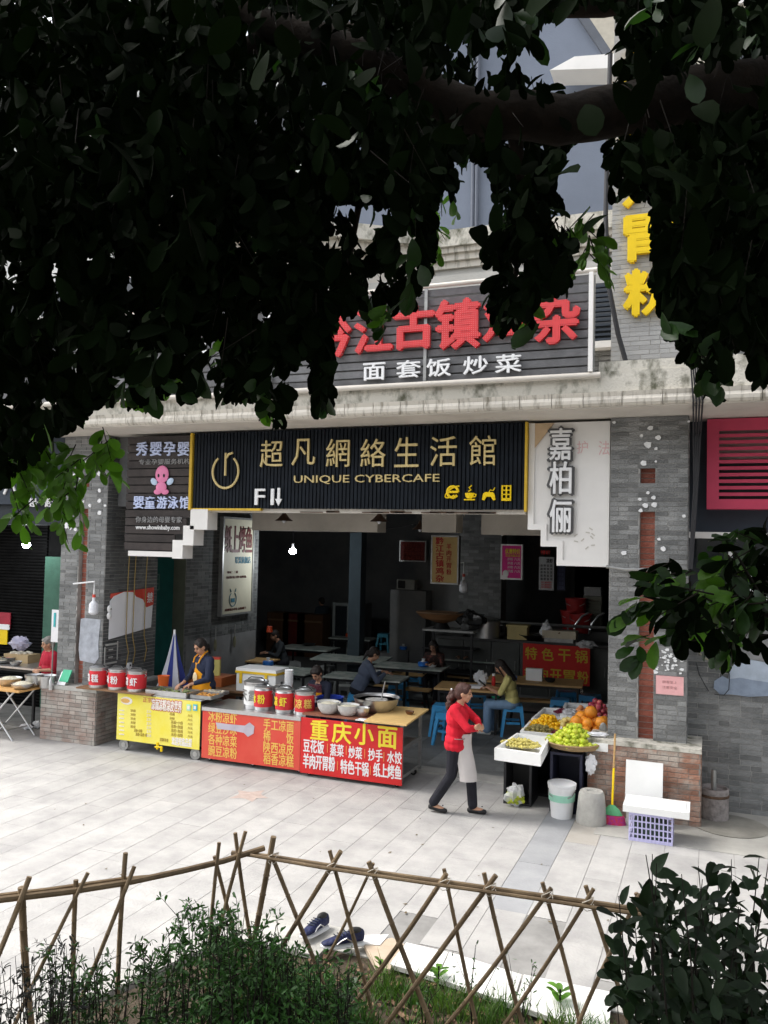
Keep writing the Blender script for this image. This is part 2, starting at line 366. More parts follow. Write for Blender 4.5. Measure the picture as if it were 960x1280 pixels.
# star shaped stain
# ================= planter, kerb ledge =================
b=MB(); poly=[(-2.98,5.3),(9,5.3),(12,-14),(-12,-14),(-4.1,2.2)]  # dark bed stretched unseen behind the camera to cut bounced light
nn=len(poly); b.add([(x,y,-.02) for x,y in poly]+[(x,y,.42) for x,y in poly],[tuple(range(nn)),tuple(range(nn,2*nn))]+[(i,(i+1)%nn,(i+1)%nn+nn,i+nn) for i in range(nn)])
planter=struct('planter_soil',b,M_soil,smooth=False)
wall=thing('planter_wall','low concrete kerb wall round the planted bed with stone coping','wall',(-1.5,5.4,0))
b=MB(); b.bx(-3.05,3.5,5.3,5.5,-.02,.43); b.build('kerb_wall',M_conc,wall,world=True)
b=MB(); b.box((-3.6,3.95,.2),(.16,3.4,.46),rz=R(-17)); b.build('kerb_wall',M_conc,wall,world=True)
for (x0,x1,m_,nm) in ((-3.05,-2.42,M_conc,'coping_stone'),(0.25,1.4,M_conc,'coping_stone'),(1.41,3.5,M_conc,'coping_stone')):
    b=MB(); b.bx(x0+.004,x1-.004,5.12,5.56,.432,.462); b.build(nm,m_,wall,world=True)
M_marb=mat('white_marble',(.78,.77,.74),.45,var=.06,scale=3,bump=.02); M_tan=mat('tan_stone',(.50,.40,.30),.7,var=.15,scale=6)
def lslab(pts,z,m,lab):
    P=[PZ(x,y,z) for x,y in pts]; b=MB(); k=len(P)
    b.add([(p.x,p.y,z-.03) for p in P]+[(p.x,p.y,z) for p in P],[tuple(range(k))[::-1],tuple(range(k,2*k))]+[(i,(i+1)%k,(i+1)%k+k,i+k) for i in range(k)])
    return tag(b.build('stone_slab',m,smooth=False),lab,'stone slab')
lslab([(455,1181),(470,1208),(487,1212),(505,1180),(490,1172)],.468,M_tan,'tan stone offcut lying on the planter kerb beside the white slab')
lslab([(447,1169),(455,1180),(475,1181),(486,1168)],.475,M_marb,'small white stone offcut behind the blue shoes on the kerb')
lslab([(487,1205),(545,1222),(560,1190),(508,1178)],.474,M_marb,'white marble slab on the kerb right of the tan offcut')
lslab([(547,1223),(640,1255),(652,1218),(562,1190)],.474,M_marb,'long white marble slab in the middle of the kerb seen behind the bamboo')
lslab([(643,1256),(760,1295),(765,1240),(655,1218)],.474,M_marb,'white marble slab at the right end of the kerb beside the dark bush')
# ================= pillars =================
def pillar(xl,xr,yf,depth,label,bm,bx0,bx1,by,ledge,inset,smear,rm):
    t=thing('brick_pillar',label,'pillar',((xl+xr)/2,yf+.3,0))
    sx0,sx1=inset
    b=MB(); yb=yf+depth
    # core with a recess for the inset strip
    b.bx(xl,sx0,yf,yb,.86,4.868); b.bx(sx1,xr,yf,yb,.86,4.868); b.bx(sx0,sx1,yf+.09,yb,.86,4.868)
    b.bx(sx0,sx1,yf,yf+.088,3.69,4.04); b.bx(sx0,sx1,yf,yf+.088,4.24,4.868)
    b.build('mortar',M_mort,t,world=True,smooth=False)
    sk=[(sx0-xl,sx1-xl,.8,3.69),(sx0-xl,sx1-xl,4.04,4.24)]
    brickwall(t,(xl,yf),(1,0),xr-xl,.87,4.868,M_gb,L=.235,H=.0585,skip=sk,limit=298)
    brickwall(t,(sx0,yf+.09),(1,0),sx1-sx0,.87,3.69,M_rb,L=.5,H=.075,name='red_brick',limit=120)
    brickwall(t,(sx0,yf+.09),(1,0),sx1-sx0,4.04,4.24,M_rb,L=.5,H=.066,name='red_brick',limit=20)
    if depth>0.3: brickwall(t,(xr,yf),(0,1),depth,.87,4.868,rm,L=.235,H=.0585,name='side_brick',limit=290)
    # base
    b=MB(); b.bx(bx0,bx1,by,yb+.02,0,ledge-.05); b.build('base_core',M_mortd if bm is M_bbl else M_mort,t,world=True,smooth=False)
    brickwall(t,(bx0,by),(1,0),bx1-bx0,0.0,ledge-.05,bm,L=.235,H=.062,name='base_brick',limit=200,proud=.01)
    brickwall(t,(bx1,by),(0,1),min(yb+.02-by,1.0),0.0,ledge-.05,bm,L=.235,H=.062,name='base_side_brick',limit=100,proud=.01)
    b=MB(); b.bx(bx0-.01,bx1+.012,by-.015,yb,ledge-.05,ledge)
    b.build('ledge',M_stain if bm is not M_bbl else M_conc,t,world=True,ang=10)
    # white plaster dabs left from removed notices
    for (px,py,r) in smear:
        r*=.66
        p=PY(px,py,yf-.006); mb=MB(); nn=9; ph=random.random()*6
        pts=[(math.cos(2*PI*i/nn)*r*random.uniform(.75,1.15)*(1.2 if i%3 else 1),math.sin(2*PI*i/nn)*r*random.uniform(.8,1.2)) for i in range(nn)]
        mb.prism([(p.x+a,p.z+c) for a,c in pts],yf-.022,yf-.004); mb.build('plaster_dab',M_bright,t,world=True,smooth=False)
    return t
pR=pillar(-1.19,-.27,10.75,.5,'grey brick pillar on a worn red brick base right of the restaurant opening',M_bb,-1.395,-.105,10.5,.90,(-.83,-.65),
  [(813,535,.045),(802,545,.03),(823,547,.045),(810,556,.06),(820,561,.03),(805,579,.055),(810,616,.03),(800,624,.03),(817,622,.035),(807,632,.05),(818,631,.05),(801,638,.035),(780,691,.045),(829,686,.045),(824,674,.03),(855,645,.03),(820,577,.02),(861,527,.02),(768,528,.03)],M_gb)
pL=pillar(-9.9,-9.0,10.75,1.35,'grey brick pillar on a pale worn brick base left of the food carts',M_bbl,-9.96,-8.87,10.5,.86,(-9.53,-9.37),
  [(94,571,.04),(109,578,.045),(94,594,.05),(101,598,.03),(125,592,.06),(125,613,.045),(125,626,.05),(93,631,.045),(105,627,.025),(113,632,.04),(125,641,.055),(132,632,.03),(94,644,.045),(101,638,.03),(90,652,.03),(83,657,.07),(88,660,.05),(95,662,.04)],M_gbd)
for (x0,y0,x1,y1,m_) in ((100,772,124,830,mat('grey_blue_smear',(.36,.38,.42),.9,var=.25,scale=8)),):
    a=PY(x0,y0,10.74); c=PY(x1,y1,10.74); b=MB(); 
    pts=[(a.x+.02,a.z-.02),(a.x+.1,a.z),(c.x,a.z-.01),(c.x-.03,c.z+.3),(c.x-.01,c.z+.1),(c.x-.08,c.z),(a.x+.03,c.z+.03),(a.x,c.z+.2)]
    b.prism(pts[::-1],10.735,10.745); b.build('paint_smear',m_,pL,world=True,smooth=False)
# torn notice patches + pink notice on the right pillar
b=MB()
for i in range(46):
    px=random.uniform(818,855); py=random.uniform(812,842); p=PY(px,py,10.738); r=random.uniform(.008,.028)
    b.prism([(p.x+math.cos(a)*r*random.uniform(.6,1.5),p.z+math.sin(a)*r*random.uniform(.5,1)) for a in (0,1,2.2,3.3,4.2,5.3)],10.736,10.742)
b.build('torn_paper_remnants',M_bright,pR,world=True,smooth=False,kind='stuff')
a=PY(820,843,10.73); c=PY(854.5,870,10.73)
nt_=thing('pink_notice','pink paper notice pasted on the right grey brick pillar','notice',((a.x+c.x)/2,10.735,(a.z+c.z)/2))
b=MB(); b.bx(a.x,c.x,10.734,10.738,c.z,a.z-.01); b.build('paper',mat('pink_paper',(.78,.42,.42),.8,bump=.02),nt_,world=True)
cx=(a.x+c.x)/2; cz=(a.z+c.z)/2
M_ink=mat('faded_ink',(.45,.22,.22),.8,bump=0)
text('顾客至上',(.17,.035),M_ink,nt_,(cx,10.7325,cz+.035),ext=.0006); text('注意安全',(.17,.035),M_ink,nt_,(cx,10.7325,cz-.03),ext=.0006)
# ================= right grey brick wall =================
wr=thing('grey_brick_wall','weathered grey brick wall right of the red based pillar','wall',(1,11.3,0))
b=MB(); b.bx(-.27,4.2,11.3,11.5,0,2.35); b.build('mortar',M_mort,wr,world=True,smooth=False)
brickwall(wr,(-.27,11.3),(1,0),1.25,0,2.35,M_gb,L=.25,H=.066,limit=298,proud=.006)
brickwall(wr,(.98,11.3),(1,0),3.2,0,2.35,M_gb,L=.25,H=.066,limit=0,proud=.006,name='outer_brick')
def patch(pts,y,m,par,nm):
    P=[PY(x,z,y) for x,z in pts]; b=MB(); b.prism([(p.x,p.z) for p in P][::-1],y-.004,y+.004); return b.build(nm,m,par,world=True,smooth=False)
patch([(911,826),(930,823),(961,829),(961,853),(940,850),(925,848),(911,849)],11.286,mat('pale_blue_paint',(.42,.48,.56),.85,var=.12,scale=8),wr,'paint_patch')
patch([(893,851),(903,845),(911,849),(925,847),(940,850),(961,853),(961,870),(935,871),(915,868),(900,868),(892,860)],11.283,mat('dusty_blue_paint',(.25,.30,.38),.85,var=.15,scale=8),wr,'paint_patch')
# window over that wall
wv=thing('shop_window','dark window behind the branch above the grey brick wall','window',(1.2,11.35,2.35))
b=MB(); b.bx(-.26,4.2,11.5,11.55,2.35,3.38); b.build('window_pane',mat('dark_glass',(.02,.025,.03),.08,spec=.6,bump=0,var=.2),wv,world=True)
b=MB(); b.bx(-.26,4.2,11.26,11.5,2.352,2.42); b.build('sill',M_cream,wv,world=True)
for x in (.2,.95,1.9,2.9): b=MB(); b.bx(x,x+.05,11.44,11.499,2.42,3.37); b.build('mullion',M_bright,wv,world=True)
b=MB(); b.bx(.36,.9,11.42,11.44,2.42,2.95); b.build('paper_sheet',M_bright,wv,world=True)
nb=thing('navy_fascia_panel','navy wall panel under the eaves behind the magenta louvre box','panel',(1.2,11.3,3.4))
b=MB(); b.bx(-.268,4.2,11.3,11.5,3.46,4.868); b.build('panel_face',M_navy,nb,world=True)
b=MB(); b.bx(-.268,4.2,11.2,11.5,3.38,3.458); b.build('white_ledge',M_wht,nb,world=True)
lv=thing('louvre_box','magenta metal louvre box under the eaves at the right edge','louvre box',(1.0,11.0,3.78))
a=PY(884,524,11.05); c=PY(884,636,11.05)
x0=a.x; x1=2.2; z0=c.z; z1=a.z; sz=(z1-z0)
slots=[]; n=11; zt=z1-.13; zb=z0+.10; pitch=(zt-zb)/n
xs0=x0+.14; xs1=x1-.14
for (q0,q1,nm) in ((x0,xs0,'side_frame'),(xs1,x1,'side_frame')):
    b=MB(); b.bx(q0,q1,11.05,11.08,z0,z1); b.build(nm,M_pink,lv,world=True)
zc=[zb+pitch*(i+.5) for i in range(n)]; edges=[z0]+[v for z in zc for v in (z-.02,z+.02)]+[z1]
for i in range(0,len(edges),2):
    b=MB(); b.bx(xs0,xs1,11.052,11.078,edges[i],edges[i+1]); b.build('louvre_slat',M_pink,lv,world=True)
b=MB(); b.bx(x0,x1,11.08,11.298,z0,z0+.02); b.bx(x0,x1,11.08,11.298,z1-.02,z1); b.bx(x0,x0+.02,11.08,11.298,z0+.02,z1-.02); b.bx(x1-.02,x1,11.08,11.298,z0+.02,z1-.02)
b.build('box_casing',M_pink,lv,world=True)
b=MB(); b.bx(x0+.03,x1-.03,11.2,11.22,z0+.03,zb+pitch*6.5); b.build('coil_guard',M_bki,lv,world=True)
b=MB(); b.bx(x0+.03,x1-.03,11.2,11.22,zb+pitch*6.5+.002,z1-.03); b.build('backing_sheet',mat('dusty_backing',(.36,.30,.28),.9),lv,world=True)
# ================= canopy / eaves =================
ca=thing('concrete_canopy','stained concrete eaves with a cream soffit running over the whole shop front','canopy',(-4,10.4,4.87))
b=MB(); b.bx(-20,5,10.02,11.6,4.872,5.0); b.build('soffit',M_cream,ca,world=True)
b=MB(); b.bx(-20,5,9.97,10.4,5.06,5.3); b.build('fascia_band',M_stain,ca,world=True)
b=MB(); b.bx(-1.25,5,9.99,10.7,5.302,5.42); b.build('fascia_top',M_stain,ca,world=True)
x=-14.
while x<4.5:
    ln=random.uniform(.26,.52); b=MB()
    pr=[(0,4.885),(-.035,4.892),(-.06,4.92),(-.066,4.96),(-.05,5.0),(-.06,5.02),(-.07,5.05),(0,5.062)]
    k=len(pr); va=[(x+.004,9.99+a,z) for a,z in pr]+[(x+ln-.004,9.99+a,z) for a,z in pr]
    b.add(va,[tuple(range(k))[::-1],tuple(range(k,2*k))]+[(i,(i+1)%k,(i+1)%k+k,i+k) for i in range(k)])
    b.build('moulding_block',M_mold,ca,world=True,ang=20); x+=ln
b=MB(); b.bx(-20,5,9.98,10.019,4.874,5.058); b.build('moulding_core',M_cream,ca,world=True)
# ================= upper storey =================
up=thing('upper_storey','cream upper storey wall with grey brick bands behind the red letter sign','building',(-4,11,5))
M_up=mat('pale_render',(.50,.49,.46),.9,col2=(.40,.39,.36),scale=1.5,thr=(.4,.7))
b=MB(); b.bx(-14,-1.19,11.3,11.6,5.0,7.1); b.build('rendered_wall',M_up,up,world=True)
b=MB(); b.bx(-.24,5,11.1,11.4,5.0,5.95); b.build('mortar',M_mort,up,world=True,smooth=False)
brickwall(up,(-.24,11.1),(1,0),2,5.35,5.95,M_gb,L=.24,H=.06,limit=90,name='band_brick')
b=MB(); b.bx(-.24,5,11.0,11.4,5.952,6.05); b.build('sill',M_wht,up,world=True)
b=MB(); b.bx(-.24,5,11.2,11.3,6.05,7.4); b.build('window_pane',MATS['dark_glass'],up,world=True)
for xx in (.35,1.2,2.1): b=MB(); b.bx(xx,xx+.06,11.12,11.198,6.05,7.4); b.build('window_frame',M_wht,up,world=True)
b=MB(); b.bx(-.24,5,11.0,11.4,7.4,7.9); b.build('rendered_wall',M_up,up,world=True)
b=MB(); b.bx(-1.85,-1.2,11.2,11.298,5.95,6.75); b.build('window_pane',MATS['dark_glass'],up,world=True)
for z in range(12): bb=MB(); bb.bx(-1.85,-1.2,11.17,11.19,5.97+z*.065,6.0+z*.065); bb.build('shutter_slat',M_navy,up,world=True)
b=MB(); b.bx(-1.85,-1.2,11.1,11.29,5.86,5.948); b.build('sill',M_wht,up,world=True)
brickwall(up,(-2.0,11.28),(1,0),.8,5.2,5.85,M_gb,L=.24,H=.065,limit=60,name='band_brick')
# upper pillar with yellow letters
pu=thing('upper_brick_pillar','tall grey brick pillar above the eaves carrying big yellow letters','pillar',(-.7,10.9,5.4))
b=MB(); b.bx(-1.2,-.235,10.75,11.6,5.3,10.5); b.build('mortar',M_mort,pu,world=True,smooth=False)
brickwall(pu,(-1.2,10.75),(1,0),.965,5.42,9.2,mat('upper_grey_brick',(.33,.33,.33),.9,col2=(.40,.40,.395),scale=2,bump=.1,isl=.12,world=True),L=.24,H=.0585,limit=298,J=.007,proud=.004)  # front bricks paler than the side, sunlight put into their colour
brickwall(pu,(-.235,10.75),(0,1),.5,5.42,8.0,M_gb,L=.24,H=.0585,limit=60,name='side_brick')
ys=thing('yellow_letter_sign','big raised yellow characters down the upper brick pillar','sign',(-.72,10.7,6.2))
for ch,(cx_,cy_) in zip('粉胃开肉羊',((813,365),(813,297),(812,228),(811,158),(810,88))):
    p=PY(cx_,cy_,10.7); text(ch,(.6,.56),M_yel,ys,(p.x,10.69,p.z),ext=.035,bold=.06,name='character')
# parapets and upper walls
pa=thing('stained_parapet','stained moulded parapet of the upper terrace above the red letter sign','parapet',(-2.6,12,7))
b=MB(); b.bx(-3.97,5,12.0,12.3,6.5,7.42); b.build('parapet_wall',M_up,pa,world=True)
for (z0,z1,o_,m_) in ((7.422,7.52,.06,M_mold),(7.522,7.62,.12,M_mold),(7.622,7.70,.18,M_mold),(7.702,7.95,.24,M_stain)):
    b=MB(); b.bx(-3.99-o_,5,12.0-o_,12.3,z0,z1); b.build('parapet_course',m_,pa,world=True)
b=MB(); b.bx(-13,5,12.3,16,6.9,7.1); b.build('roof_deck',M_conc,pa,world=True)
# slanting wing on the left with its moulded cornice
def obox(mb,p,q,y_,th,z0,z1):   # vertical slab from p to q (x,y)
    dx,dy=q[0]-p[0],q[1]-p[1]; L_=math.hypot(dx,dy); mb.box(((p[0]+q[0])/2,(p[1]+q[1])/2,(z0+z1)/2),(L_,th,z1-z0),rz=math.atan2(dy,dx))
wing=thing('slanting_wing','cream corner wing with a moulded cornice left of the terrace parapet','building',(-5.5,11.3,7))
b=MB(); obox(b,(-4.1,12.2),(-7.5,9.9),0,.3,6.6,7.6); b.build('wing_wall',M_cream,wing,world=True)
b=MB(); obox(b,(-4.0,12.1),(-7.5,9.75),0,.45,7.602,7.72); b.build('cornice',M_mold,wing,world=True)
b=MB(); obox(b,(-4.0,12.05),(-7.5,9.7),0,.6,7.722,7.95); b.build('cornice',M_stain,wing,world=True)
# blue grey gable block
bl=thing('blue_grey_building','tall blue grey rendered block with a sloping roof edge rising behind the parapet','building',(-4,14,7))
E1=PY(703,-5,14); E2=PY(757,75,14); E3=PY(757,300,14)
poly=[(-7.2,6.9),(E3.x,6.9),(E2.x,E2.z),(E1.x,E1.z),(E1.x-1.6,E1.z+2.6),(-7.2,E1.z+2.6)]
b=MB(); b.prism(poly,14,18); b.build('gable_wall',M_blue,bl,world=True,smooth=False)
b=MB(); dx=E1.x-E2.x; dz=E1.z-E2.z
b.prism([(E2.x,E2.z),(E2.x+.16,E2.z-.02),(E1.x+.16-.0,E1.z),(E1.x-1.6+.16,E1.z+2.6),(E1.x-1.6,E1.z+2.6),(E1.x,E1.z)],13.9,18); b.build('verge_trim',mat('dark_trim',(.10,.11,.13),.8),bl,world=True,smooth=False)
for px in (591,596): p=PY(px,260,13.9); b=MB(); b.cyl((p.x,13.93,7.1),(p.x-.05,13.93,15),.035,n=8); b.build('drain_pipe',mat('grey_pipe',(.12,.135,.17),.6),bl,world=True)
b=MB(); q=PY(640,212,13.95); q2=PY(672,224,13.95); b.bx(q.x,q2.x,13.93,13.99,q2.z,q.z+.1); b.build('pink_white_plate',M_bright,bl,world=True)
b=MB(); p=PY(690,92,13.6); q=PY(770,78,13.6); b.prism([(p.x,p.z-.05),(q.x+.3,q.z-.25),(q.x+.3,q.z),(p.x+.4,p.z+.1)],13.4,13.9); b.build('white_coping',M_wht,bl,world=True,smooth=False)
cb=thing('cream_apartment_block','cream apartment block far behind the gable with a dark window','building',(0,24,0))
b=MB(); b.bx(-3.6,8,24,32,0,26); b.build('wall',mat('cream_render',(.50,.46,.38),.9),cb,world=True)
for i in range(6):
    for j in range(3):
        p=Vector((-2.35+j*2.6,0,9.5+i*2.9)); b=MB(); b.bx(p.x,p.x+.9,23.93,23.985,p.z,p.z+1.4); o=b.build('window',MATS['dark_glass'],cb,world=True)
        b=MB(); b.bx(p.x-.06,p.x+.96,23.9,23.99,p.z-.08,p.z-.002); b.build('window_ledge',M_wht,cb,world=True)
cc=thing('pale_tower_block','pale tower block on the far left behind the leaves','building',(-24,30,0))
b=MB(); b.bx(-34,-14,30,40,0,24); b.build('wall',mat('pale_tile',(.6,.6,.58),.9),cc,world=True)
for i in range(5):
    for j in range(5):
        b=MB(); b.bx(-33+j*3.7,-31+j*3.7,29.93,29.985,7+i*3.2,8.5+i*3.2); b.build('window',MATS['dark_glass'],cc,world=True)
# ================= red letter sign on the eaves =================
rs_=thing('red_letter_board','grey slatted sign board with red lamp dotted characters and small white ones above the eaves','sign',(-4,9.9,5.2))
zb,zt=5.265,6.47
nB=11; hB=(zt-zb)/nB
for (xa,xb) in ((-12.6,-8.95),(-8.93,-5.62),(-5.6,-3.4),(-3.38,-1.33)):
    for i in range(nB):
        b=MB(); z=zb+i*hB; y=9.94+random.uniform(-.006,.006)
        b.box(((xa+xb)/2,y,z+hB/2),(xb-xa-.01,.02,hB-.022),rot=Matrix.Rotation(R(8),3,'X')); b.build('sign_board_slat',M_gryb,rs_,world=True,smooth=False)
b=MB(); b.bx(-12.6,-1.3,9.99,10.0,zb,zt); b.build('backing_frame',M_steeld,rs_,world=True)
b=MB(); b.cyl((-12.7,9.9,5.25),(-1.22,9.9,5.25),.035,n=10); b.build('frame_pipe',M_cream,rs_,world=True)
b=MB(); b.cyl((-12.7,9.9,6.5),(-1.22,9.9,6.5),.028,n=10); b.build('frame_pipe',M_cream,rs_,world=True)
b=MB(); b.bx(-1.36,-1.31,9.86,9.92,5.29,6.47); b.build('frame_post',M_wht,rs_,world=True)
for xx in (-3.39,-5.61,-8.94,-10.8): b=MB(); b.bx(xx-.02,xx+.02,9.89,9.91,5.29,6.47); b.build('frame_post',M_steeld,rs_,world=True)
for ch,cx_,cy_,w_,h_ in (('黔',413,420,50,56),('江',467,414,46,56),('古',517,408,50,58),('镇',572,405,54,64),('鸡',632,401,54,60),('杂',696,399,54,62)):
    p=PY(cx_,cy_,9.86); p0=PY(cx_-w_/2,cy_+h_/2,9.86); p1=PY(cx_+w_/2,cy_-h_/2,9.86)
    text(ch,(p1.x-p0.x,p1.z-p0.z),M_redl,rs_,(p.x,9.87,p.z),ext=.03,bold=.055,name='red_character')
    # lamp dots: a grid of small lamps over the strokes is too fine to count
for ch,cx_,cy_,w_ in (('面',467,464,27),('套',510,461,30),('饭',548,459,30),('炒',594,456,30),('菜',635,454,32)):
    p=PY(cx_,cy_,9.86); s=PY(cx_+w_/2,cy_,9.86).x-PY(cx_-w_/2,cy_,9.86).x
    text(ch,(s,.22),M_bright,rs_,(p.x,9.88,p.z),ext=.012,bold=.03,name='white_character')
for px,py,w_ in ((280,400,40),(345,395,40),(320,440,60),(250,440,45)):
    p=PY(px,py,9.86); b=MB(); b.box((p.x,9.9,p.z),(w_*.009,.02,.06)); b.box((p.x+.03,9.9,p.z-.02),(.06,.018,.3)); b.build('white_stroke',M_bright,rs_,world=True)
# bundled cables down the pillar edge
def cable(pts,r,lab,n=6,m=None,cat='cable'):
    b=MB(); b.tube(pts,r,n); return tag(b.build('hanging_cable',m or M_cable),lab,cat)
cable([(-1.23,10.6,9.5),(-1.26,10.55,7.4),(-1.21,10.5,6.5),(-1.1,10.6,5.9),(-.98,10.62,5.46)],.03,'thick black cable beside the upper brick pillar',n=8)
for i in range(4):
    dx=i*.022; cable([(-.24+dx,9.85,5.5),(-.22+dx,9.84,5.2),(-.2+dx*1.5,9.92,4.9),(-.21+dx*1.2,10.68,4.6+i*.02),(-.2+dx*.6,10.7,4.0),(-.25+dx*.5,10.7,3.0)],.011,('black cable strand at the outer edge of the right pillar, %s'%('nearest the pillar','second from the pillar','third from the pillar','farthest from the pillar')[i]))
cable([(-1.22,10.66,3.0),(-1.0,10.68,2.97),(-.6,10.68,2.98),(-.4,10.68,2.94),(-.27,10.7,2.75),(-.2,10.72,2.4)],.022,'grey conduit crossing the right pillar below the white sign panel',m=M_steeld,n=8)
cable([PY(x,y,11.25) for x,y in ((868,810),(880,822),(893,829),(905,825),(909,815),(909,800),(905,790))],.012,'coiled cable loop on the grey wall under the branch',m=mat('beige_cable',(.3,.28,.2),.7))
cable([PY(x,y,11.25) for x,y in ((870,828),(874,843),(882,858),(886,864))],.006,'thin black wire trailing down the grey wall')
cable([PY(x,y,11.25) for x,y in ((909,828),(912,845),(911,862),(905,869),(893,868))],.006,'thin black wire curling over the blue paint patch')
# ================= cyber cafe sign =================
cs=thing('cybercafe_sign','wide black ribbed shop sign with thin gold characters above the restaurant opening','sign',(-4.8,10.7,3.7))
X0,X1,Z0,Z1=-7.36,-2.262,3.705,4.845
b=MB(); b.bx(X0,X1,10.72,10.75,Z0,Z1); b.build('sign_back',M_blk,cs,world=True)
x=X0+.02
while x<X1-.03:
    b=MB(); b.bx(x,x+.042,10.69,10.719,Z0,Z1); b.build('rib',M_blk,cs,world=True,smooth=False); x+=.058
b=MB(); b.bx(X0-.045,X0-.003,10.66,10.75,Z0-.03,Z1); b.build('yellow_edge',mat('yellow_edge_paint',(.62,.40,.03),.5),cs,world=True)
b=MB(); b.bx(X1+.003,X1+.03,10.66,10.75,Z0-.03,Z1); b.build('yellow_edge',MATS['yellow_edge_paint'],cs,world=True)
b=MB(); b.bx(X0,X0+1.2,10.68,10.75,Z0-.035,Z0-.003); b.build('yellow_edge',MATS['yellow_edge_paint'],cs,world=True)
def fitpx(ch,cx_,cy_,w_,h_,m,par,y,ext=.012,bold=.0,name='character'):
    p=PY(cx_,cy_,y); a=PY(cx_-w_/2,cy_+h_/2,y); c=PY(cx_+w_/2,cy_-h_/2,y)
    return text(ch,(c.x-a.x,abs(c.z-a.z)),m,par,(p.x,y+ext,p.z),ext=ext,bold=bold,name=name)
for ch,cx_,cy_,w_,h_ in (('超',339,567,29,34),('凡',379,565,30,34),('網',422,566,30,36),('絡',466,566,32,36),('生',508,565,31,38),('活',554,564,34,38),('館',603,563,34,38)):
    fitpx(ch,cx_,cy_,w_,h_,M_gold,cs,10.65,.014,.0,'gold_character')
fitpx('UNIQUE CYBERCAFE',455,599,182,13,M_gold,cs,10.66,.01,.008,'gold_lettering')
# power-button emblem
p=PY(282,587,10.66); rr=.235
b=MB(); pts=[(p.x+rr*.95*math.sin(R(a)),10.66,p.z-.03+rr*1.05*math.cos(R(a))) for a in range(38,325,11)]
b.tube(pts,.018,8)
b.build('ring_emblem',M_gold,cs,world=True)
b=MB(); b.tube([(p.x,10.655,p.z-.09),(p.x,10.655,p.z+.25)],.018,8); b.tube([(p.x,10.655,p.z+.16),(p.x+.05,10.655,p.z+.23),(p.x+.12,10.655,p.z+.25)],.018,8)
b.build('r_emblem',M_gold,cs,world=True)
fitpx('F1',330,621,24,20,M_bright,cs,10.65,.014,.02,'white_lettering')
p=PY(348,621,10.65); b=MB(); b.bx(p.x-.02,p.x+.02,10.65,10.67,p.z-.03,p.z+.13); b.prism([(p.x-.055,p.z-.03),(p.x,p.z-.13),(p.x+.055,p.z-.03)],10.65,10.67); b.build('arrow',M_bright,cs,world=True,smooth=False)
# four yellow pictograms
def ic(mb,nm): mb.build(nm,M_yel,cs,world=True)
p=PY(566,615,10.67); b=MB(); r_=.075
b.tube([(p.x+r_*math.cos(R(a)),10.67,p.z+r_*math.sin(R(a))) for a in range(0,325,18)],.019,6); b.bx(p.x-r_,p.x+r_,10.66,10.68,p.z-.014,p.z+.016)
b.tube([(p.x+.10*math.cos(R(a))*1.05,10.665,p.z+.055*math.sin(R(a))+.055*math.cos(R(a))) for a in range(30,290,18)],.010,5); ic(b,'browser_pictogram')
p=PY(587,618,10.67); b=MB(); b.lathe([(.03,-.055),(.055,-.03),(.065,.02),(.06,.02)],(p.x,10.67,p.z),14,1,.2); b.box((p.x,10.67,p.z-.07),(.15,.02,.016))
b.tube([(p.x+.06,10.67,p.z+.01),(p.x+.09,10.67,p.z),(p.x+.08,10.67,p.z-.03),(p.x+.05,10.67,p.z-.035)],.009,6)
b.tube([(p.x-.02,10.67,p.z+.04),(p.x+.02,10.67,p.z+.06),(p.x-.01,10.67,p.z+.09),(p.x+.03,10.67,p.z+.12)],.01,6); ic(b,'cup_pictogram')
p=PY(611,619,10.67); b=MB(); b.prism([(p.x-.09,p.z-.06),(p.x-.075,p.z+.02),(p.x-.05,p.z+.04),(p.x+.05,p.z+.04),(p.x+.075,p.z+.02),(p.x+.09,p.z-.06),(p.x+.06,p.z-.07),(p.x+.03,p.z-.02),(p.x-.03,p.z-.02),(p.x-.06,p.z-.07)],10.66,10.68)
b.tube([(p.x,10.67,p.z+.04),(p.x+.02,10.67,p.z+.07),(p.x+.06,10.67,p.z+.06),(p.x+.08,10.67,p.z+.1)],.007,6); ic(b,'gamepad_pictogram')
p=PY(633,616,10.67); b=MB(); 
for i in range(4):
    b.bx(p.x-.065,p.x+.065,10.66,10.68,p.z+.09-.055*i-.008,p.z+.09-.055*i+.006) 
for i in range(3): b.bx(p.x-.065+.056*i,p.x-.047+.056*i,10.66,10.679,p.z-.09,p.z+.1)
b.box((p.x,10.67,p.z-.095),(.13,.02,.02)); ic(b,'grid_pictogram')
# lintel below the sign
li=thing('lintel_beam','cream lintel beam with a rusty lower edge under the black sign','beam',(-4.8,11,3.6))
b=MB(); b.bx(-7.4,-2.26,10.76,10.88,3.645,3.70); b.build('beam',M_cream,li,world=True)
b=MB(); 
for i in range(14):
    x=random.uniform(-5.6,-2.9); b.bx(x,x+random.uniform(.1,.4),10.745,10.759,3.65,3.65+random.uniform(.01,.03))
b.build('rust_streak',M_rust,li,world=True,smooth=False,kind='stuff')
# wall behind signs up to the soffit
b=MB(); b.bx(-9,-1.19,11.0,11.15,3.74,4.868); tag(b.build('upper_wall_band',M_dkwall),'dark wall band behind the row of signs over the opening','wall')
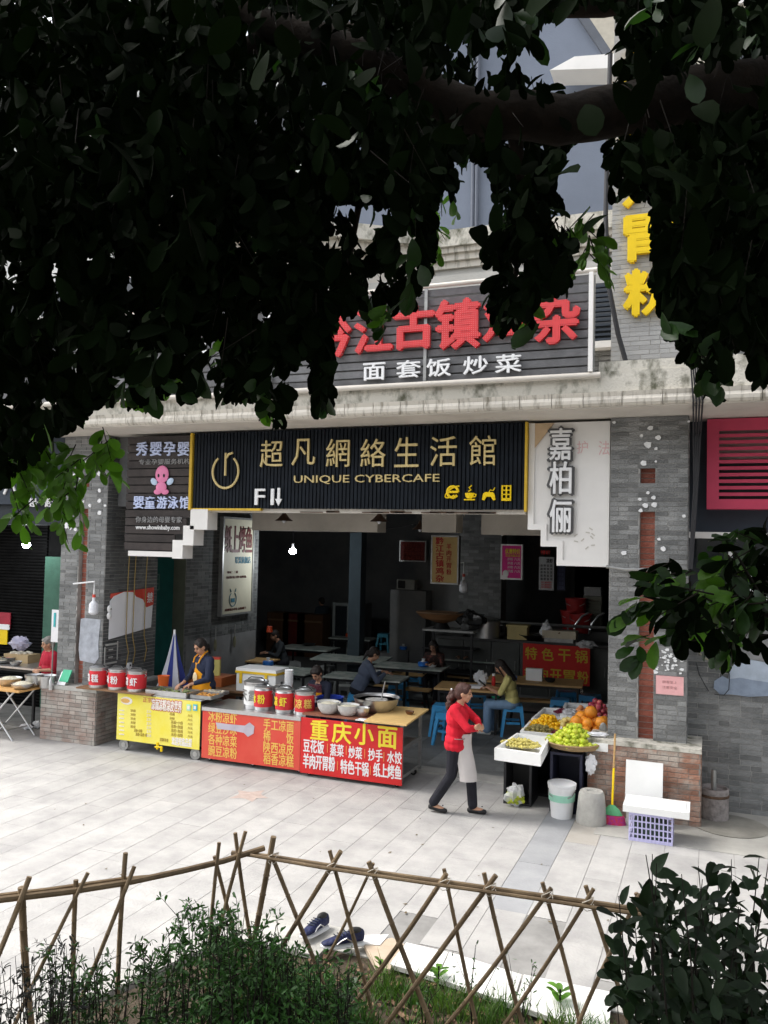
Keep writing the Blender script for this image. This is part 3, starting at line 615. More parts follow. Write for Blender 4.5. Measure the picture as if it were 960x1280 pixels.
# ================= stepped white panel on the right =================
sp=thing('stepped_white_panel','white stepped board with heavy grey outlined characters left of the right pillar','sign',(-1.7,10.7,3))
def stair(out,y0,y1,m,nm,par):
    b=MB(); b.prism(out,y0,y1); return b.build(nm,m,par,world=True,smooth=False)
xr=-1.20; xa=-2.22
steps=[(xa,3.40),(-2.10,3.40)]
outR=[(-2.225,4.84),(-2.225,3.39),(-2.005,3.39),(-2.005,3.19),(-1.865,3.19),(-1.865,2.97),(xr,2.97),(xr,4.84)]
P_=[PY(x,y,10.75) for x,y in ((658,530),(659,662),(676,662),(677,683),(696,684),(697,707),(763,711),(763,528))]
outR=[(-2.225,4.835),(-2.225,P_[1].z),(P_[2].x,P_[1].z),(P_[2].x,P_[3].z),(P_[4].x,P_[3].z),(P_[4].x,P_[5].z),(xr,P_[5].z),(xr,4.835)]
stair(outR,10.77,10.95,M_wht,'panel_board',sp)
# border rim, proud of the board, follows the steps
def rim(par,pts,wd,y0,y1,m,nm):
    for i in range(len(pts)-1):
        (x0,z0),(x1,z1)=pts[i],pts[i+1]; b=MB()
        if abs(x0-x1)<1e-4: b.bx(x0+.001,x0+wd,y0,y1,min(z0,z1)+(wd if i%2==0 else 0),max(z0,z1)+(wd if False else 0))
        else: b.bx(min(x0,x1)+ (0 if i else 0),max(x0,x1)+(wd if i<len(pts)-2 else 0),y0,y1,z0,z0+wd)
        b.build(nm,m,par,world=True)
rim(sp,outR[:-1],.075,10.745,10.769,M_wht,'rim')
b=MB(); b.prism([(-2.22,4.83),(-2.22,4.42),(-1.9,4.83)],10.75,10.766); b.build('tan_corner_board',mat('tan_board',(.55,.40,.25),.8),sp,world=True,smooth=False)
M_gry_o=mat('dark_outline_plastic',(.10,.10,.10),.5,bump=0)
for ch,cy_ in (('嘉',555),('柏',597),('俪',645)):
    fitpx(ch,700.5,cy_,32,44,M_gry_o,sp,10.72,.012,.05,'character_backing')
    fitpx(ch,700.5,cy_,27,40,M_bright,sp,10.695,.012,.018,'white_character')
M_fr=mat('faded_red_paint',(.74,.50,.50),.8,bump=0)
fitpx('护',728,559,14,16,M_fr,sp,10.766,.001,.0,'faded_character'); fitpx('法',755,560,14,18,M_fr,sp,10.766,.001,.0,'faded_character')
b=MB()
for i in range(9):
    p=PY(random.uniform(718,742),random.uniform(660,692),10.76); b.box((p.x,10.766,p.z),(.05,.004,.014),rot=Matrix.Rotation(random.uniform(-1,1),3,'Y'))
b.build('scuff_marks',mat('grey_scuff',(.5,.47,.42),.9),sp,world=True,smooth=False,kind='stuff')
# ================= stepped sign on the left =================
bs=thing('baby_pool_sign','dark slatted sign with bluish white characters and a pink emblem by the left pillar','sign',(-8,10.7,3))
XL,XR=-8.62,-7.42
Q=[PY(x,y,10.75) for x,y in ((261,657),(243,657),(243,675),(231,675),(230,691),(166,690))]
ztops=[Q[0].z,Q[2].z,Q[4].z]
zz=Q[5].z+.03; hh=.128; i=0
while zz<4.82:
    x1=XR
    if zz<Q[3].z-.02: x1=Q[4].x-.16
    elif zz<Q[1].z-.0: x1=Q[2].x-.14
    elif zz<3.62: x1=Q[1].x+.02
    b=MB(); b.box(((XL+x1)/2,10.74,zz+hh/2),(x1-XL,.02,hh-.016),rot=Matrix.Rotation(R(7),3,'X')); b.build('sign_board_slat',mat('dark_brown_slat',(.04,.032,.03),.6,var=.3,isl=.3),bs,world=True,smooth=False)
    zz+=hh
b=MB(); b.bx(XL,-7.75,10.77,10.8,Q[5].z,4.83); b.bx(-7.75,XR,10.77,10.8,3.72,4.83); b.build('backing_sheet',M_dark,bs,world=True)
for (xa,za,xb,zb_) in ((Q[5].x-.05,Q[5].z-.06,Q[4].x-.0,Q[5].z+.0),):
    b=MB(); b.bx(xa,xb-.17,10.7,10.95,za,zb_+.02); b.build('white_step',M_wht,bs,world=True)
st=[(Q[4].x-.165,Q[5].z-.08,Q[4].x+.02,Q[3].z-.0),(Q[2].x-.16,Q[3].z-.08,Q[2].x+.03,Q[1].z),(Q[1].x-.03,Q[1].z-.06,Q[0].x+.02,3.69)]
for (xa,za,xb,zb_) in st:
    b=MB(); b.bx(xa,xb,10.68,10.95,za,zb_-.003); b.build('white_step',M_wht,bs,world=True)
M_bw=mat('bluish_white_letter',(.55,.62,.85),.4,bump=0,var=.03)
for ch,cx_ in (('秀',177),('婴',194.5),('孕',211.5),('婴',229)): fitpx(ch,cx_,561,14.5,17,M_bw,bs,10.70,.012,.03,'blue_white_character')
fitpx('专业孕婴服务机构',205,577,64,8,mat('grey_letter',(.3,.3,.3),.5,bump=0),bs,10.71,.004,.0,'small_lettering')
for ch,cx_ in (('婴',173),('童',187),('游',202),('泳',216),('馆',230.5)): fitpx(ch,cx_,628,13,15,M_bw,bs,10.70,.012,.03,'blue_white_character')
fitpx('你身边的母婴专家',198,649.5,58,7,mat('grey_letter',(.3,.3,.3)),bs,10.71,.004,.005,'small_lettering')
fitpx('www.showinbaby.com',196.5,660,55,6.5,M_bright,bs,10.71,.004,.02,'small_lettering')
M_bp=mat('pink_plastic',(.75,.22,.40),.5,bump=0); M_bpb=mat('pale_blue_plastic',(.50,.62,.78),.5,bump=0)
p=PY(202,593,10.7); b=MB(); b.ell((p.x,10.71,p.z),(.125,.02,.14),16,8); b.build('emblem_head',M_bp,bs,world=True)
b=MB(); b.ell((p.x-.0,10.70,p.z-.2),(.10,.02,.09),14,8); b.ell((p.x-.07,10.705,p.z-.27),(.07,.02,.045),10,6); b.ell((p.x+.07,10.705,p.z-.27),(.07,.02,.045),10,6); b.build('emblem_body',M_bp,bs,world=True)
for s in (-1,1):
    b=MB(); b.ell((p.x+s*.15,10.715,p.z-.11),(.07,.012,.05),10,6,rot=Matrix.Rotation(-s*.6,3,'Y')); b.build('emblem_wing',M_bpb,bs,world=True)
    b=MB(); b.ell((p.x+s*.05,10.69,p.z-.02),(.018,.006,.028),8,6); b.build('emblem_eye',M_black,bs,world=True)
# ================= left side wall of the restaurant =================
sw=thing('left_side_wall','grey brick side wall receding into the restaurant on the left','wall',(-8.97,13.5,0))
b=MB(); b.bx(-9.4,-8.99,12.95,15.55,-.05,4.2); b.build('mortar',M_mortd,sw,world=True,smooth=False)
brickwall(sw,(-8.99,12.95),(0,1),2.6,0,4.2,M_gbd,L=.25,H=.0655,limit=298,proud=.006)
b=MB(); b.bx(-8.988,-8.975,13.0,15.5,.2,1.35); b.build('cement_dado',mat('grey_cement',(.2,.2,.2),.9,var=.2,scale=2),sw,world=True)
dr=thing('teal_door','dark teal door panel behind the left pillar','door',(-9.2,12.5,0))
b=MB(); b.bx(-9.3,-9.25,12.13,12.93,0,3.1); b.build('door_leaf',M_teal,dr,world=True)
b=MB(); b.bx(-9.3,-9.0,12.93,12.948,0,3.2); b.build('door_jamb',mat('olive_jamb',(.10,.11,.08),.8),dr,world=True)
b=MB(); b.bx(-9.3,-9.0,12.13,12.92,3.105,4.6); b.build('transom',M_dkwall,dr,world=True)
text('明',(.3,.3),mat('dim_letter',(.10,.2,.17),.7,bump=0),dr,(-9.24,12.35,2.45),ext=.004,rot=(PI/2,0,PI/2))
# fish restaurant vertical sign on the side wall
vs_=thing('fish_restaurant_sign','tall cream vertical sign with dark red characters on the left side wall','sign',(-8.9,14.6,1.75))
b=MB(); b.bx(-8.97,-8.90,14.05,15.15,1.78,3.66); b.build('sign_face',mat('cream_sign',(.50,.47,.36),.6,var=.1,scale=1.5,bump=0),vs_,world=True)
for (y0,y1,z0,z1) in ((14.0,14.048,1.74,3.70),(15.152,15.2,1.74,3.70),(14.05,15.15,1.74,1.778),(14.05,15.15,3.662,3.70)):
    b=MB(); b.bx(-8.975,-8.885,y0,y1,z0,z1); b.build('sign_frame',M_steeld,vs_,world=True)
M_dr=mat('dark_red_letter',(.10,.012,.012),.6,bump=0); M_tl=mat('teal_letter',(.04,.16,.22),.6,bump=0)
for i,ch in enumerate('纸上烤鱼'): text(ch,(.24,.52),M_dr,vs_,(-8.895,14.2+i*.265,3.26),ext=.006,bold=.03,rot=(PI/2,0,PI/2),name='character')
text('联盟旗舰店',(.6,.14),M_tl,vs_,(-8.895,14.78,2.84),ext=.003,bold=.02,rot=(PI/2,0,PI/2))
text('地址：二楼',(.4,.05),M_dr,vs_,(-8.895,14.4,2.6),ext=.003,rot=(PI/2,0,PI/2)); text('重庆特色纸上烤鱼 欢迎光临',(.75,.05),M_dr,vs_,(-8.895,14.55,2.5),ext=.003,rot=(PI/2,0,PI/2))
b=MB(); b.tube([(-8.893,14.43+.13*math.cos(R(a)),2.06+.14*math.sin(R(a))) for a in range(120,421,20)],.008,6); b.tube([(-8.893,14.34,2.2),(-8.893,14.32,2.27),(-8.893,14.37,2.21)],.006,5); b.tube([(-8.893,14.52,2.2),(-8.893,14.54,2.27),(-8.893,14.49,2.21)],.006,5)
b.build('bull_head_emblem',M_tl,vs_,world=True)
b=MB(); b.bx(-8.896,-8.89,14.36,14.5,2.0,2.08); b.build('emblem_panel',M_tl,vs_,world=True)
text('成都哥吉中有 金阳铺子',(.8,.05),M_dr,vs_,(-8.895,14.55,1.86),ext=.003,rot=(PI/2,0,PI/2))
# noticeboard on the pillar side: white sheet with torn red top
wb=thing('torn_white_noticeboard','torn white sheet with a red strip fixed to the inner side of the left pillar','notice board',(-8.97,11.4,1.6))
b=MB(); b.prism([(0,0)],0,0) if False else None
ys0,ys1=10.86,11.95
pts=[(10.86,1.600),(11.93,1.706),(11.97,2.223),(11.75,2.178),(11.50,2.254),(11.42,2.330),(11.20,2.345),(10.95,2.284),(10.86,2.208)]
b=MB(); k=len(pts); b.add([(-8.965,y,z) for y,z in pts]+[(-8.975,y,z) for y,z in pts],[tuple(range(k)),tuple(range(2*k-1,k-1,-1))]+[(i,i+k,(i+1)%k+k,(i+1)%k) for i in range(k)]); b.build('white_sheet',mat('bright_sheet',(.86,.86,.88),.5,var=.02,bump=.01),wb,world=True,smooth=False)
pts=[(10.88,2.254),(11.10,2.284),(11.30,2.299),(11.50,2.238),(11.70,2.208),(11.78,2.056),(11.97,2.094),(11.97,2.390),(10.88,2.330)]
b=MB(); k=len(pts); b.add([(-8.977,y,z) for y,z in pts]+[(-8.984,y,z) for y,z in pts],[tuple(range(k)),tuple(range(2*k-1,k-1,-1))]+[(i,i+k,(i+1)%k+k,(i+1)%k) for i in range(k)]); 
o=b.build('red_strip',M_redf,wb,world=True,smooth=False); o.location.x+=.003
pts=[(11.68,2.208),(11.78,2.056),(11.97,2.094),(11.97,2.390),(11.66,2.368)]; b=MB(); k=len(pts); b.add([(-8.958,y,z) for y,z in pts]+[(-8.963,y,z) for y,z in pts],[tuple(range(k)),tuple(range(2*k-1,k-1,-1))]+[(i,i+k,(i+1)%k+k,(i+1)%k) for i in range(k)]); b.build('red_corner',M_redf,wb,world=True,smooth=False)
text('禁',(.15,.17),M_bright,wb,(-8.95,11.86,2.22),ext=.003,bold=.02,rot=(PI/2,0,PI/2))
# wires and sockets hanging at the pillar side
for i,(y0,col) in enumerate(((11.25,'beige_cable'),(11.42,'beige_cable'),(11.72,'beige_cable'))):
    lab=('beige wire hanging over the white sheet on the left, nearest the street','beige wire hanging over the middle of the white sheet','beige wire hanging over the right edge of the white sheet')[i]
    cable([(-8.93,y0+.05,4.3),(-8.94,y0,2.5),(-8.92,y0-.03,1.6),(-8.93,y0+.06,1.35),(-8.92,y0,1.15)],.008,lab,m=mat('yellow_cable',(.35,.25,.08),.6))
sk=thing('plug_socket','white plug socket dangling on a wire beside the blue umbrella cloth','socket',(-8.9,11.3,1.1)); b=MB(); b.box((-8.9,11.3,1.12),(.05,.08,.12)); b.build('socket_body',M_bright,sk,world=True); b=MB(); b.box((-8.872,11.3,1.14),(.004,.03,.03)); b.build('socket_face',M_black,sk,world=True)
sk=thing('hand_bell_switch','white light switch hanging left of the torn white sheet','switch',(-8.97,10.83,2.0)); b=MB(); b.ell((-8.95,10.83,2.09),(.03,.05,.06)); b.ell((-8.95,10.83,1.98),(.03,.05,.06)); b.build('switch_body',M_bright,sk,world=True); b=MB(); b.ell((-8.918,10.83,2.09),(.006,.012,.012)); b.build('switch_button',M_black,sk,world=True)
fb=thing('framed_stencil','grey framed stencil mark low on the inner side of the left pillar','wall marking',(-8.98,10.95,1.4))
for (y0,y1,z0,z1) in ((10.78,10.8,1.18,1.48),(11.08,11.1,1.25,1.55),(10.8,11.08,1.2,1.23),(10.8,11.08,1.5,1.53),(10.88,10.98,1.3,1.32),(10.88,10.98,1.42,1.44)):
    b=MB(); b.bx(-8.98,-8.972,y0,y1,z0,z1); b.build('painted_line',mat('pale_grey_paint',(.45,.45,.42),.8),fb,world=True)
# bulb lamp on a bracket in front of the left pillar
def bracket_lamp(p,dx,lab,s=1.):
    t=thing('bracket_lamp',lab,'lamp',p); p=Vector(p)
    b=MB(); b.tube([p+Vector((-dx*1.0,.0,.0)),p+Vector((0,0,.05)),p+Vector((0,0,-.12*s))],.011*s,6); b.build('bracket_arm',M_bright,t,world=True)
    b=MB(); b.lathe([(.018*s,.18*s),(.02*s,.1*s),(.03*s,.09*s),(.055*s,.06*s),(.06*s,0),(.06*s,-.05*s),(.035*s,-.075*s),(0,-.08*s)],(p.x,p.y,p.z-.30*s),14); b.build('bulb',mat('unlit_bulb',(.75,.76,.8),.25,bump=0),t,world=True)
    b=MB(); b.cyl((p.x,p.y,p.z-.12*s),(p.x,p.y,p.z-.16*s),.02*s); b.build('lamp_socket',M_redf,t,world=True)
p=PY(118,731,10.6); bracket_lamp(p,.42,'unlit white bulb on an angled white bracket before the left pillar',1.25)
p=PY(580,706,16.2); bracket_lamp(p,.3,'unlit white bulb on a bracket beside the inner brick column',1.5)
# blue folded umbrella
um=thing('folded_umbrella','closed blue and white sun umbrella standing behind the yellow cart','umbrella',(-8.1,11.4,0))
b=MB(); n=12; rg=[(.02,1.70),(.05,1.55),(.12,1.25),(.20,.98),(.26,.85),(.24,.80)]
vs=[];fs=[]
for (r,z) in rg:
    for k in range(n): q=r*(1 if k%2 else .62); vs.append((-8.1+q*math.cos(2*PI*k/n)-(1.7-z)*.0,11.4+q*math.sin(2*PI*k/n),z))
for i in range(len(rg)-1):
    for k in range(n): fs.append((i*n+k,(i+1)*n+k,(i+1)*n+(k+1)%n,i*n+(k+1)%n))
b.v=vs;b.f=fs;b.mi=[(1 if (j%n)//2%2 else 0) for j in range(len(fs))]
b.build('canopy_cloth',[mat('blue_cloth',(.05,.07,.32),.8),mat('grey_white_cloth',(.45,.46,.5),.8)],um,world=True,ang=20)
b=MB(); b.cyl((-8.1,11.4,0),(-8.1,11.4,1.76),.018); b.build('pole',M_bright,um,world=True)
b=MB(); b.cyl((-8.1,11.4,0),(-8.1,11.4,.07),.2,.16,n=18); b.build('foot',M_conc,um,world=True)
# ================= left shop =================
ls=thing('left_shop_sign','dark navy shop signboard with white brush characters at the far left','sign',(-11.5,10.8,3.4))
b=MB(); b.bx(-16,-9.96,10.8,11.4,3.76,4.868); b.build('signboard',M_navy,ls,world=True)
b=MB(); b.bx(-16,-9.96,10.9,11.4,3.42,3.757); b.build('lower_board',mat('dark_navy_board',(.018,.024,.03),.6),ls,world=True)
for ch,cx_,cy_,w_,h_ in (('八',12,607,16,22),('人',31,607,14,20),('不',-14,607,18,22)): fitpx(ch,cx_,cy_,w_,h_,M_bright,ls,10.77,.012,.05,'white_character')
fitpx('一起一起',45.5,628,41,11,M_bright,ls,10.775,.01,.03,'small_lettering')
M_shut=mat('dull_black_shutter',(.010,.010,.010),.95,var=.3,spec=.02); b=MB(); b.bx(-16,-10.05,12.4,12.5,0,4.2)
shp=thing('roller_shutter','dark ribbed roller shutter at the back of the left shop','shutter',(-12.5,12.4,0)); b.build('shutter_back',M_shut,shp,world=True)
z=.02
while z<4.1:
    b=MB(); b.tube([(-16,12.375,z+.04),(-11.72,12.375,z+.04)],.028,6); b.build('shutter_slat',M_shut,shp,world=True); z+=.06
b=MB(); b.bx(-11.7,-10.25,12.3,12.395,0,2.85); tag(b.build('green_door',mat('green_door_paint',(.05,.13,.09),.7,var=.2)),'muted green door behind the old woman at the left','door')
b=MB(); b.bx(-16,-9.96,10.9,14,4.2,4.25); b.bx(-10.2,-9.96,12.1,14,0,4.2); struct('left_shop_ceiling',b,M_dkwall)
b=MB(); b.bx(-16,-9.9,11.0,14,-.03,.004); struct('left_shop_floor',b,M_gr)
po=thing('red_yellow_poster','red and yellow poster at the far left edge on the dark shutter','poster',(-12.5,12.2,1.2))
a=PY(-18,764,12.3); c=PY(12,806,12.3); zm=PY(0,785,12.3).z
b=MB(); b.bx(a.x,c.x,12.29,12.31,zm,a.z); b.build('red_half',mat('crimson_print',(.35,.02,.04),.6,bump=0),po,world=True)
b=MB(); b.bx(a.x,c.x-.06,12.29,12.31,c.z,zm-.002); b.build('yellow_half',M_yel,po,world=True)
b=MB(); b.bx(a.x,c.x,12.27,12.288,zm-.02,zm+.08); b.build('white_band',M_bright,po,world=True)
def hang_bulb(p,L_,lab,power):
    t=thing('hanging_bulb',lab,'light bulb',p); p=Vector(p)
    b=MB(); b.ell(p,(.075,.075,.065)); b.build('lit_glass',M_bulb,t,world=True)
    b=MB(); b.cyl(p+Vector((0,0,.06)),p+Vector((0,0,.16)),.025); b.build('bulb_holder',M_bright,t,world=True)
    b=MB(); b.cyl(p+Vector((0,0,.16)),p+Vector((0,0,L_)),.006,n=5); b.build('cord',M_cable,t,world=True)
    l=bpy.data.lights.new('bulb_light','POINT'); l.energy=power; l.shadow_soft_size=.08; l.color=(.9,.96,1); o=bpy.data.objects.new('bulb_light',l); COL.objects.link(o); o.parent=t; o.location=(0,0,-.12)
hang_bulb(PY(33,681,11.8),.75,'lit white bulb hanging in the dark left shop',3)
hang_bulb(PY(366,689,15.5),.7,'lit white bulb hanging in the dark of the restaurant',16)
# ================= restaurant shell =================
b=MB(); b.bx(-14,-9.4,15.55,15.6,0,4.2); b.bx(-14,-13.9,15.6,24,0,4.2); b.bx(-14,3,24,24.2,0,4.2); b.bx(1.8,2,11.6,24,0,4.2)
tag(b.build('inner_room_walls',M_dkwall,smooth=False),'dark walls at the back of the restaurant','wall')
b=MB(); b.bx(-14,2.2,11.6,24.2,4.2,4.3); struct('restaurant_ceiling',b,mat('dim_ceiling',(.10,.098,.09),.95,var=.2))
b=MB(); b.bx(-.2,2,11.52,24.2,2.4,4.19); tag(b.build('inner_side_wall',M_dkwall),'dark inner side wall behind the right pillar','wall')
for (x0,x1,y0,y1,z0,lab) in ((-7.6,-5.2,12.9,13.3,3.42,'dusty cream ceiling beam over the left half of the restaurant'),(-3.6,-2.6,13.6,14.0,3.42,'short pale ceiling beam near the inner brick column'),(-4.55,-3.95,13.3,13.7,3.44,'pale ceiling beam piece left of the inner column')):
    b=MB(); b.bx(x0,x1,y0,y1,z0,4.19); tag(b.build('ceiling_beam',M_ceil),lab,'beam')
ic_=thing('inner_brick_column','grey brick column standing inside the restaurant before the kitchen','column',(-4.9,18.8,0))
a=PY(574,700,18.6); c=PY(627,700,18.6)
b=MB(); b.bx(a.x,c.x,18.6,19.1,-.05,4.19); b.build('mortar',M_mortd,ic_,world=True,smooth=False)
brickwall(ic_,(a.x,18.6),(1,0),c.x-a.x,1.2,4.19,M_gb,L=.24,H=.075,limit=150,proud=.006)
b=MB(); c2=PY(560,700,18.5); b.bx(PY(520,700,19.2).x,a.x-.05,19.2,19.5,-.05,4.19); tag(b.build('rear_column',M_dkwall),'dark column behind the yellow light box','column')
b=MB(); c3=PY(443,700,17); b.bx(c3.x-.12,c3.x+.16,17,17.3,-.05,4.19); tag(b.build('thin_column',mat('blue_black_wall',(.04,.055,.065),.9)),'thin dark column left of the red notice','column')
def placard(nm,lab,cat,px0,py0,px1,py1,y,m,frame=None,th=.05):
    a=PY(px0,py0,y); c=PY(px1,py1,y); t=thing(nm,lab,cat,((a.x+c.x)/2,y,c.z))
    b=MB(); b.bx(a.x,c.x,y,y+th,c.z,a.z); b.build('board',m,t,world=True)
    if frame:
        for (x0,x1,z0,z1) in ((a.x-.03,a.x-.001,c.z-.03,a.z+.03),(c.x+.001,c.x+.03,c.z-.03,a.z+.03),(a.x,c.x,a.z+.001,a.z+.03),(a.x,c.x,c.z-.03,c.z-.001)):
            b=MB(); b.bx(x0,x1,y-.01,y+th+.01,z0,z1); b.build('frame',frame,t,world=True)
    return t
t=placard('yellow_light_box','yellow vertical light box with red characters hanging in the restaurant','sign',541,671,571,729,15.8,M_lb,M_steeld,.12)
M_rl2=mat('dark_red_print',(.42,.03,.02),.6,bump=0)
for i,ch in enumerate('黔江古镇鸡杂'): fitpx(ch,549.5,676+i*9.4,10,8.4,M_rl2,t,15.785,.003,.04,'character')
for i,ch in enumerate('羊肉开胃粉'): fitpx(ch,561,683+i*8,6,6.6,M_rl2,t,15.785,.003,.02,'character')
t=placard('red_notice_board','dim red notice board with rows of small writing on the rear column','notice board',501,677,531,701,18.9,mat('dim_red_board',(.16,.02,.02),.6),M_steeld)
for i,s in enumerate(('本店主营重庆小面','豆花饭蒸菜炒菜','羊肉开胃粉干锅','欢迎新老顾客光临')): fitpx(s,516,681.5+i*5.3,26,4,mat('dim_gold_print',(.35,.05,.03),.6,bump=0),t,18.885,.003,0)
t=placard('magenta_price_board','bright magenta price board with yellow heading hanging right of the inner column','sign',628,682,651,723,16.0,M_mag,M_bright,.06)
fitpx('优惠特价',641,689,19,6,M_ylet,t,15.985,.003,.03); fitpx('欢迎光临本店',641,694.5,18,3,M_ylet,t,15.985,.003,.01)
for i in range(4):
    fitpx('凉面 八元' if i%2 else '凉粉 六元',642,699+i*5,16,3,M_bright,t,15.985,.003,.0)
b=MB(); p=PY(632,717,15.98); b.ell((p.x,15.98,p.z),(.06,.01,.07)); b.ell((p.x-.03,15.98,p.z-.07),(.07,.01,.05)); b.build('white_figure_print',M_bright,t,world=True)
t=placard('grey_menu_poster','pale grey menu poster with black and red print hanging behind the stepped panel','poster',674,696,692,738,16.2,mat('pale_grey_print',(.38,.40,.42),.6,bump=0),None,.02)
fitpx('凉虾',687,701,8,5,M_black,t,16.19,.002,.04); fitpx('特价',682,690.5,12,5,M_red,t,16.19,.002,.04)
for i in range(5): fitpx('面 粉 饭 菜',683,707+i*4.2,15,2.6,M_black,t,16.19,.002,.02)
for i in range(3): fitpx('每天新鲜制作',683,728+i*3,13,2,M_red,t,16.19,.002,.0)
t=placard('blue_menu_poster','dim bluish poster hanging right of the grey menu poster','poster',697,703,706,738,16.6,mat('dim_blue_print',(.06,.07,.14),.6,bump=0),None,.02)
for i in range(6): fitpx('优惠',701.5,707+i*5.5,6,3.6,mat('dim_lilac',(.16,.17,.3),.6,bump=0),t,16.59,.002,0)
# pendant lamps
def pendant(p,drop,lab):
    t=thing('pendant_lamp',lab,'lamp',p,group='brown cone pendant lamps under the lintel'); p=Vector(p)
    b=MB(); b.lathe([(.15,-.0),(.147,.008),(.10,.04),(.04,.11),(.025,.14),(.02,.17)],p,18); b.lathe([(.0,.014),(.1,.014),(.145,.0)],p,18); b.build('lamp_shade',mat('brown_enamel',(.10,.055,.035),.4,var=.2),t,world=True)
    b=MB(); b.ell(p+Vector((0,0,-.0)),(.035,.035,.04)); b.build('bulb',MATS['unlit_bulb'],t,world=True)
    b=MB(); b.cyl(p+Vector((0,0,.17)),p+Vector((0,0,.17+drop)),.007,n=5); b.build('cord',M_cable,t,world=True)
for px,py,y,lab in ((355,651,12.4,'leftmost brown cone lamp under the black sign'),(452,661,13.4,'brown cone lamp under the small latin sign lettering, left of its twin'),(474,652,12.4,'second brown cone lamp, right next to its twin near the middle'),(563,661,13.6,'brown cone lamp just above the yellow light box'),(628,667,14.0,'rightmost brown cone lamp before the inner brick column'),(525,662,15,'small far brown cone lamp above the red notice board')):
    pendant(PY(px,py,y),.35,lab)
b=MB(); b.tube([PY(300,661,14),PY(366,657,14.5),PY(440,666,14.6),PY(520,656,14.5)],.008,5); tag(b.build('ceiling_wire',M_cable),'black wire sagging under the restaurant ceiling','wire')
# ================= carts =================
def caster(par,x,y,r,w=.035):
    b=MB(); b.cyl((x-w/2,y,r),(x+w/2,y,r),r,n=16); 
    # wheel turned sideways to the street
    b=MB(); b.cyl((x,y-w/2,r),(x,y+w/2,r),r,n=18); o=b.build('wheel',M_rub if r<.06 else M_steeld,par,world=True)
    b=MB(); b.cyl((x,y-w/2-.006,r),(x,y+w/2+.006,r),r*.45,n=12); mkobj('hub',b.mesh('hub',M_steel),o)
    b=MB(); b.bx(x-r*.5,x+r*.5,y-w/2-.014,y+w/2+.014,r*1.9,r*2.15); b.build('caster_fork',M_steeld,par,world=True)
c1=thing('food_cart','yellow fronted food cart with printed price list on large casters','food cart',(-7.66,10.8,0))
x0,x1=-8.41,-6.925
b=MB(); b.add([(x0,10.435,.165),(x1,10.435,.165),(x1,10.435,.862),(x0,10.435,.862),(x0,10.445,.165),(x1,10.445,.165),(x1,10.445,.862),(x0,10.445,.862)],[(0,1,2,3),(7,6,5,4),(0,4,5,1),(1,5,6,2),(2,6,7,3),(3,7,4,0)]); b.build('printed_panel',M_yban,c1,world=True,smooth=False)
b=MB(); b.bx(x0+.02,x1-.02,10.45,11.05,.2,.80); b.build('cabinet',M_steeld,c1,world=True)
b=MB(); b.bx(x0+.7,x1+.01,10.44,11.1,.865,.88); b.bx(x0+.0,x0+.69,10.46,11.1,.865,.88); b.build('steel_worktop',M_steel,c1,world=True)
for xx in (x0+.1,x1-.1): caster(c1,xx,10.5,.085); caster(c1,xx,11.0,.085)
b=MB(); b.tube([(x0+.72,10.42,.13),(x0+.85,10.42,.14)],.012,6); b.cyl((x0+.76,10.43,.1),(x0+.76,10.43,.2),.02); b.box((x0+.84,10.42,.11),(.03,.03,.07)); b.build('yellow_tap',M_yel,c1,world=True)
def fp(ch,cx_,cy_,w_,h_,m,par,y=10.433,ext=.0015,bold=.0,name='lettering'): return fitpx(ch,cx_,cy_,w_,h_,m,par,y-ext,ext,bold,name)
M_wr=mat('white_print',(.85,.80,.72),.5,bump=0); M_br=mat('brown_print',(.42,.28,.05),.6,bump=0); M_or=mat('red_print',(.6,.1,.08),.6,bump=0)
fp('凉面凉粉凉皮世界',208,882,38,11,M_or,c1,10.431,bold=.09); fp('凉面凉粉凉皮世界',208,882,38,10,M_wr,c1,10.428,bold=.03)
fp('正宗',184,875,11,5,M_or,c1)
L1=['凉面','凉粉','凉皮','米粉','面皮','凉面+凉粉','凉面+凉皮+粉']; R1=['凉面','凉粉','凉面+小份','凉粉+加面','凉皮+加面','米皮+加粉']
for i,s in enumerate(L1): 
    y=888.3+i*5.0; fp(s,160+len(s)*2.1+2,y,3.2*len(s) if len(s)<3 else 2.1*len(s),2.6,M_br,c1); fp('五元',186,y+1.2,6,2.6,M_wr,c1); fp('--------',152,y-.5,6,.6,M_wr,c1)
for i,s in enumerate(R1):
    y=892+i*5.2; fp(s,209+len(s)*2.0+2,y+.8,3.2*len(s) if len(s)<3 else 3.0*len(s),2.6,M_br,c1); fp('六元',237.5,y+2.6,6,2.6,M_br,c1)
fp('招牌美食',205,925,11,3,M_br,c1); fp('欢迎光临品尝',227,927.5,25,7,M_wr,c1,bold=.06)
for px,m_ in ((236,mat('pale_green_print',(.4,.72,.5),.5,bump=0)),(244,mat('cyan_print',(.04,.45,.6),.5,bump=0))):
    p=PY(px,884,10.43); b=MB(); b.bx(p.x-.035,p.x+.035,10.425,10.434,p.z-.05,p.z+.04); b.build('printed_badge',m_,c1,world=True)
    b=MB(); b.bx(p.x-.02,p.x+.02,10.421,10.4245,p.z-.03,p.z+.02); b.build('badge_centre',M_wr,c1,world=True)
p=PY(158,876,10.43); b=MB(); b.lathe([(.0,0),(.12,0)],(0,0,0),16)
b=MB(); b.ell((p.x,10.433,p.z),(.11,.003,.06),16,6); b.build('noodle_bowl_print',M_wr,c1,world=True)
b=MB(); b.ell((p.x-.02,10.43,p.z+.0),(.085,.003,.035),16,6); b.build('noodle_print',mat('orange_print',(.75,.42,.12),.6,bump=0),c1,world=True)
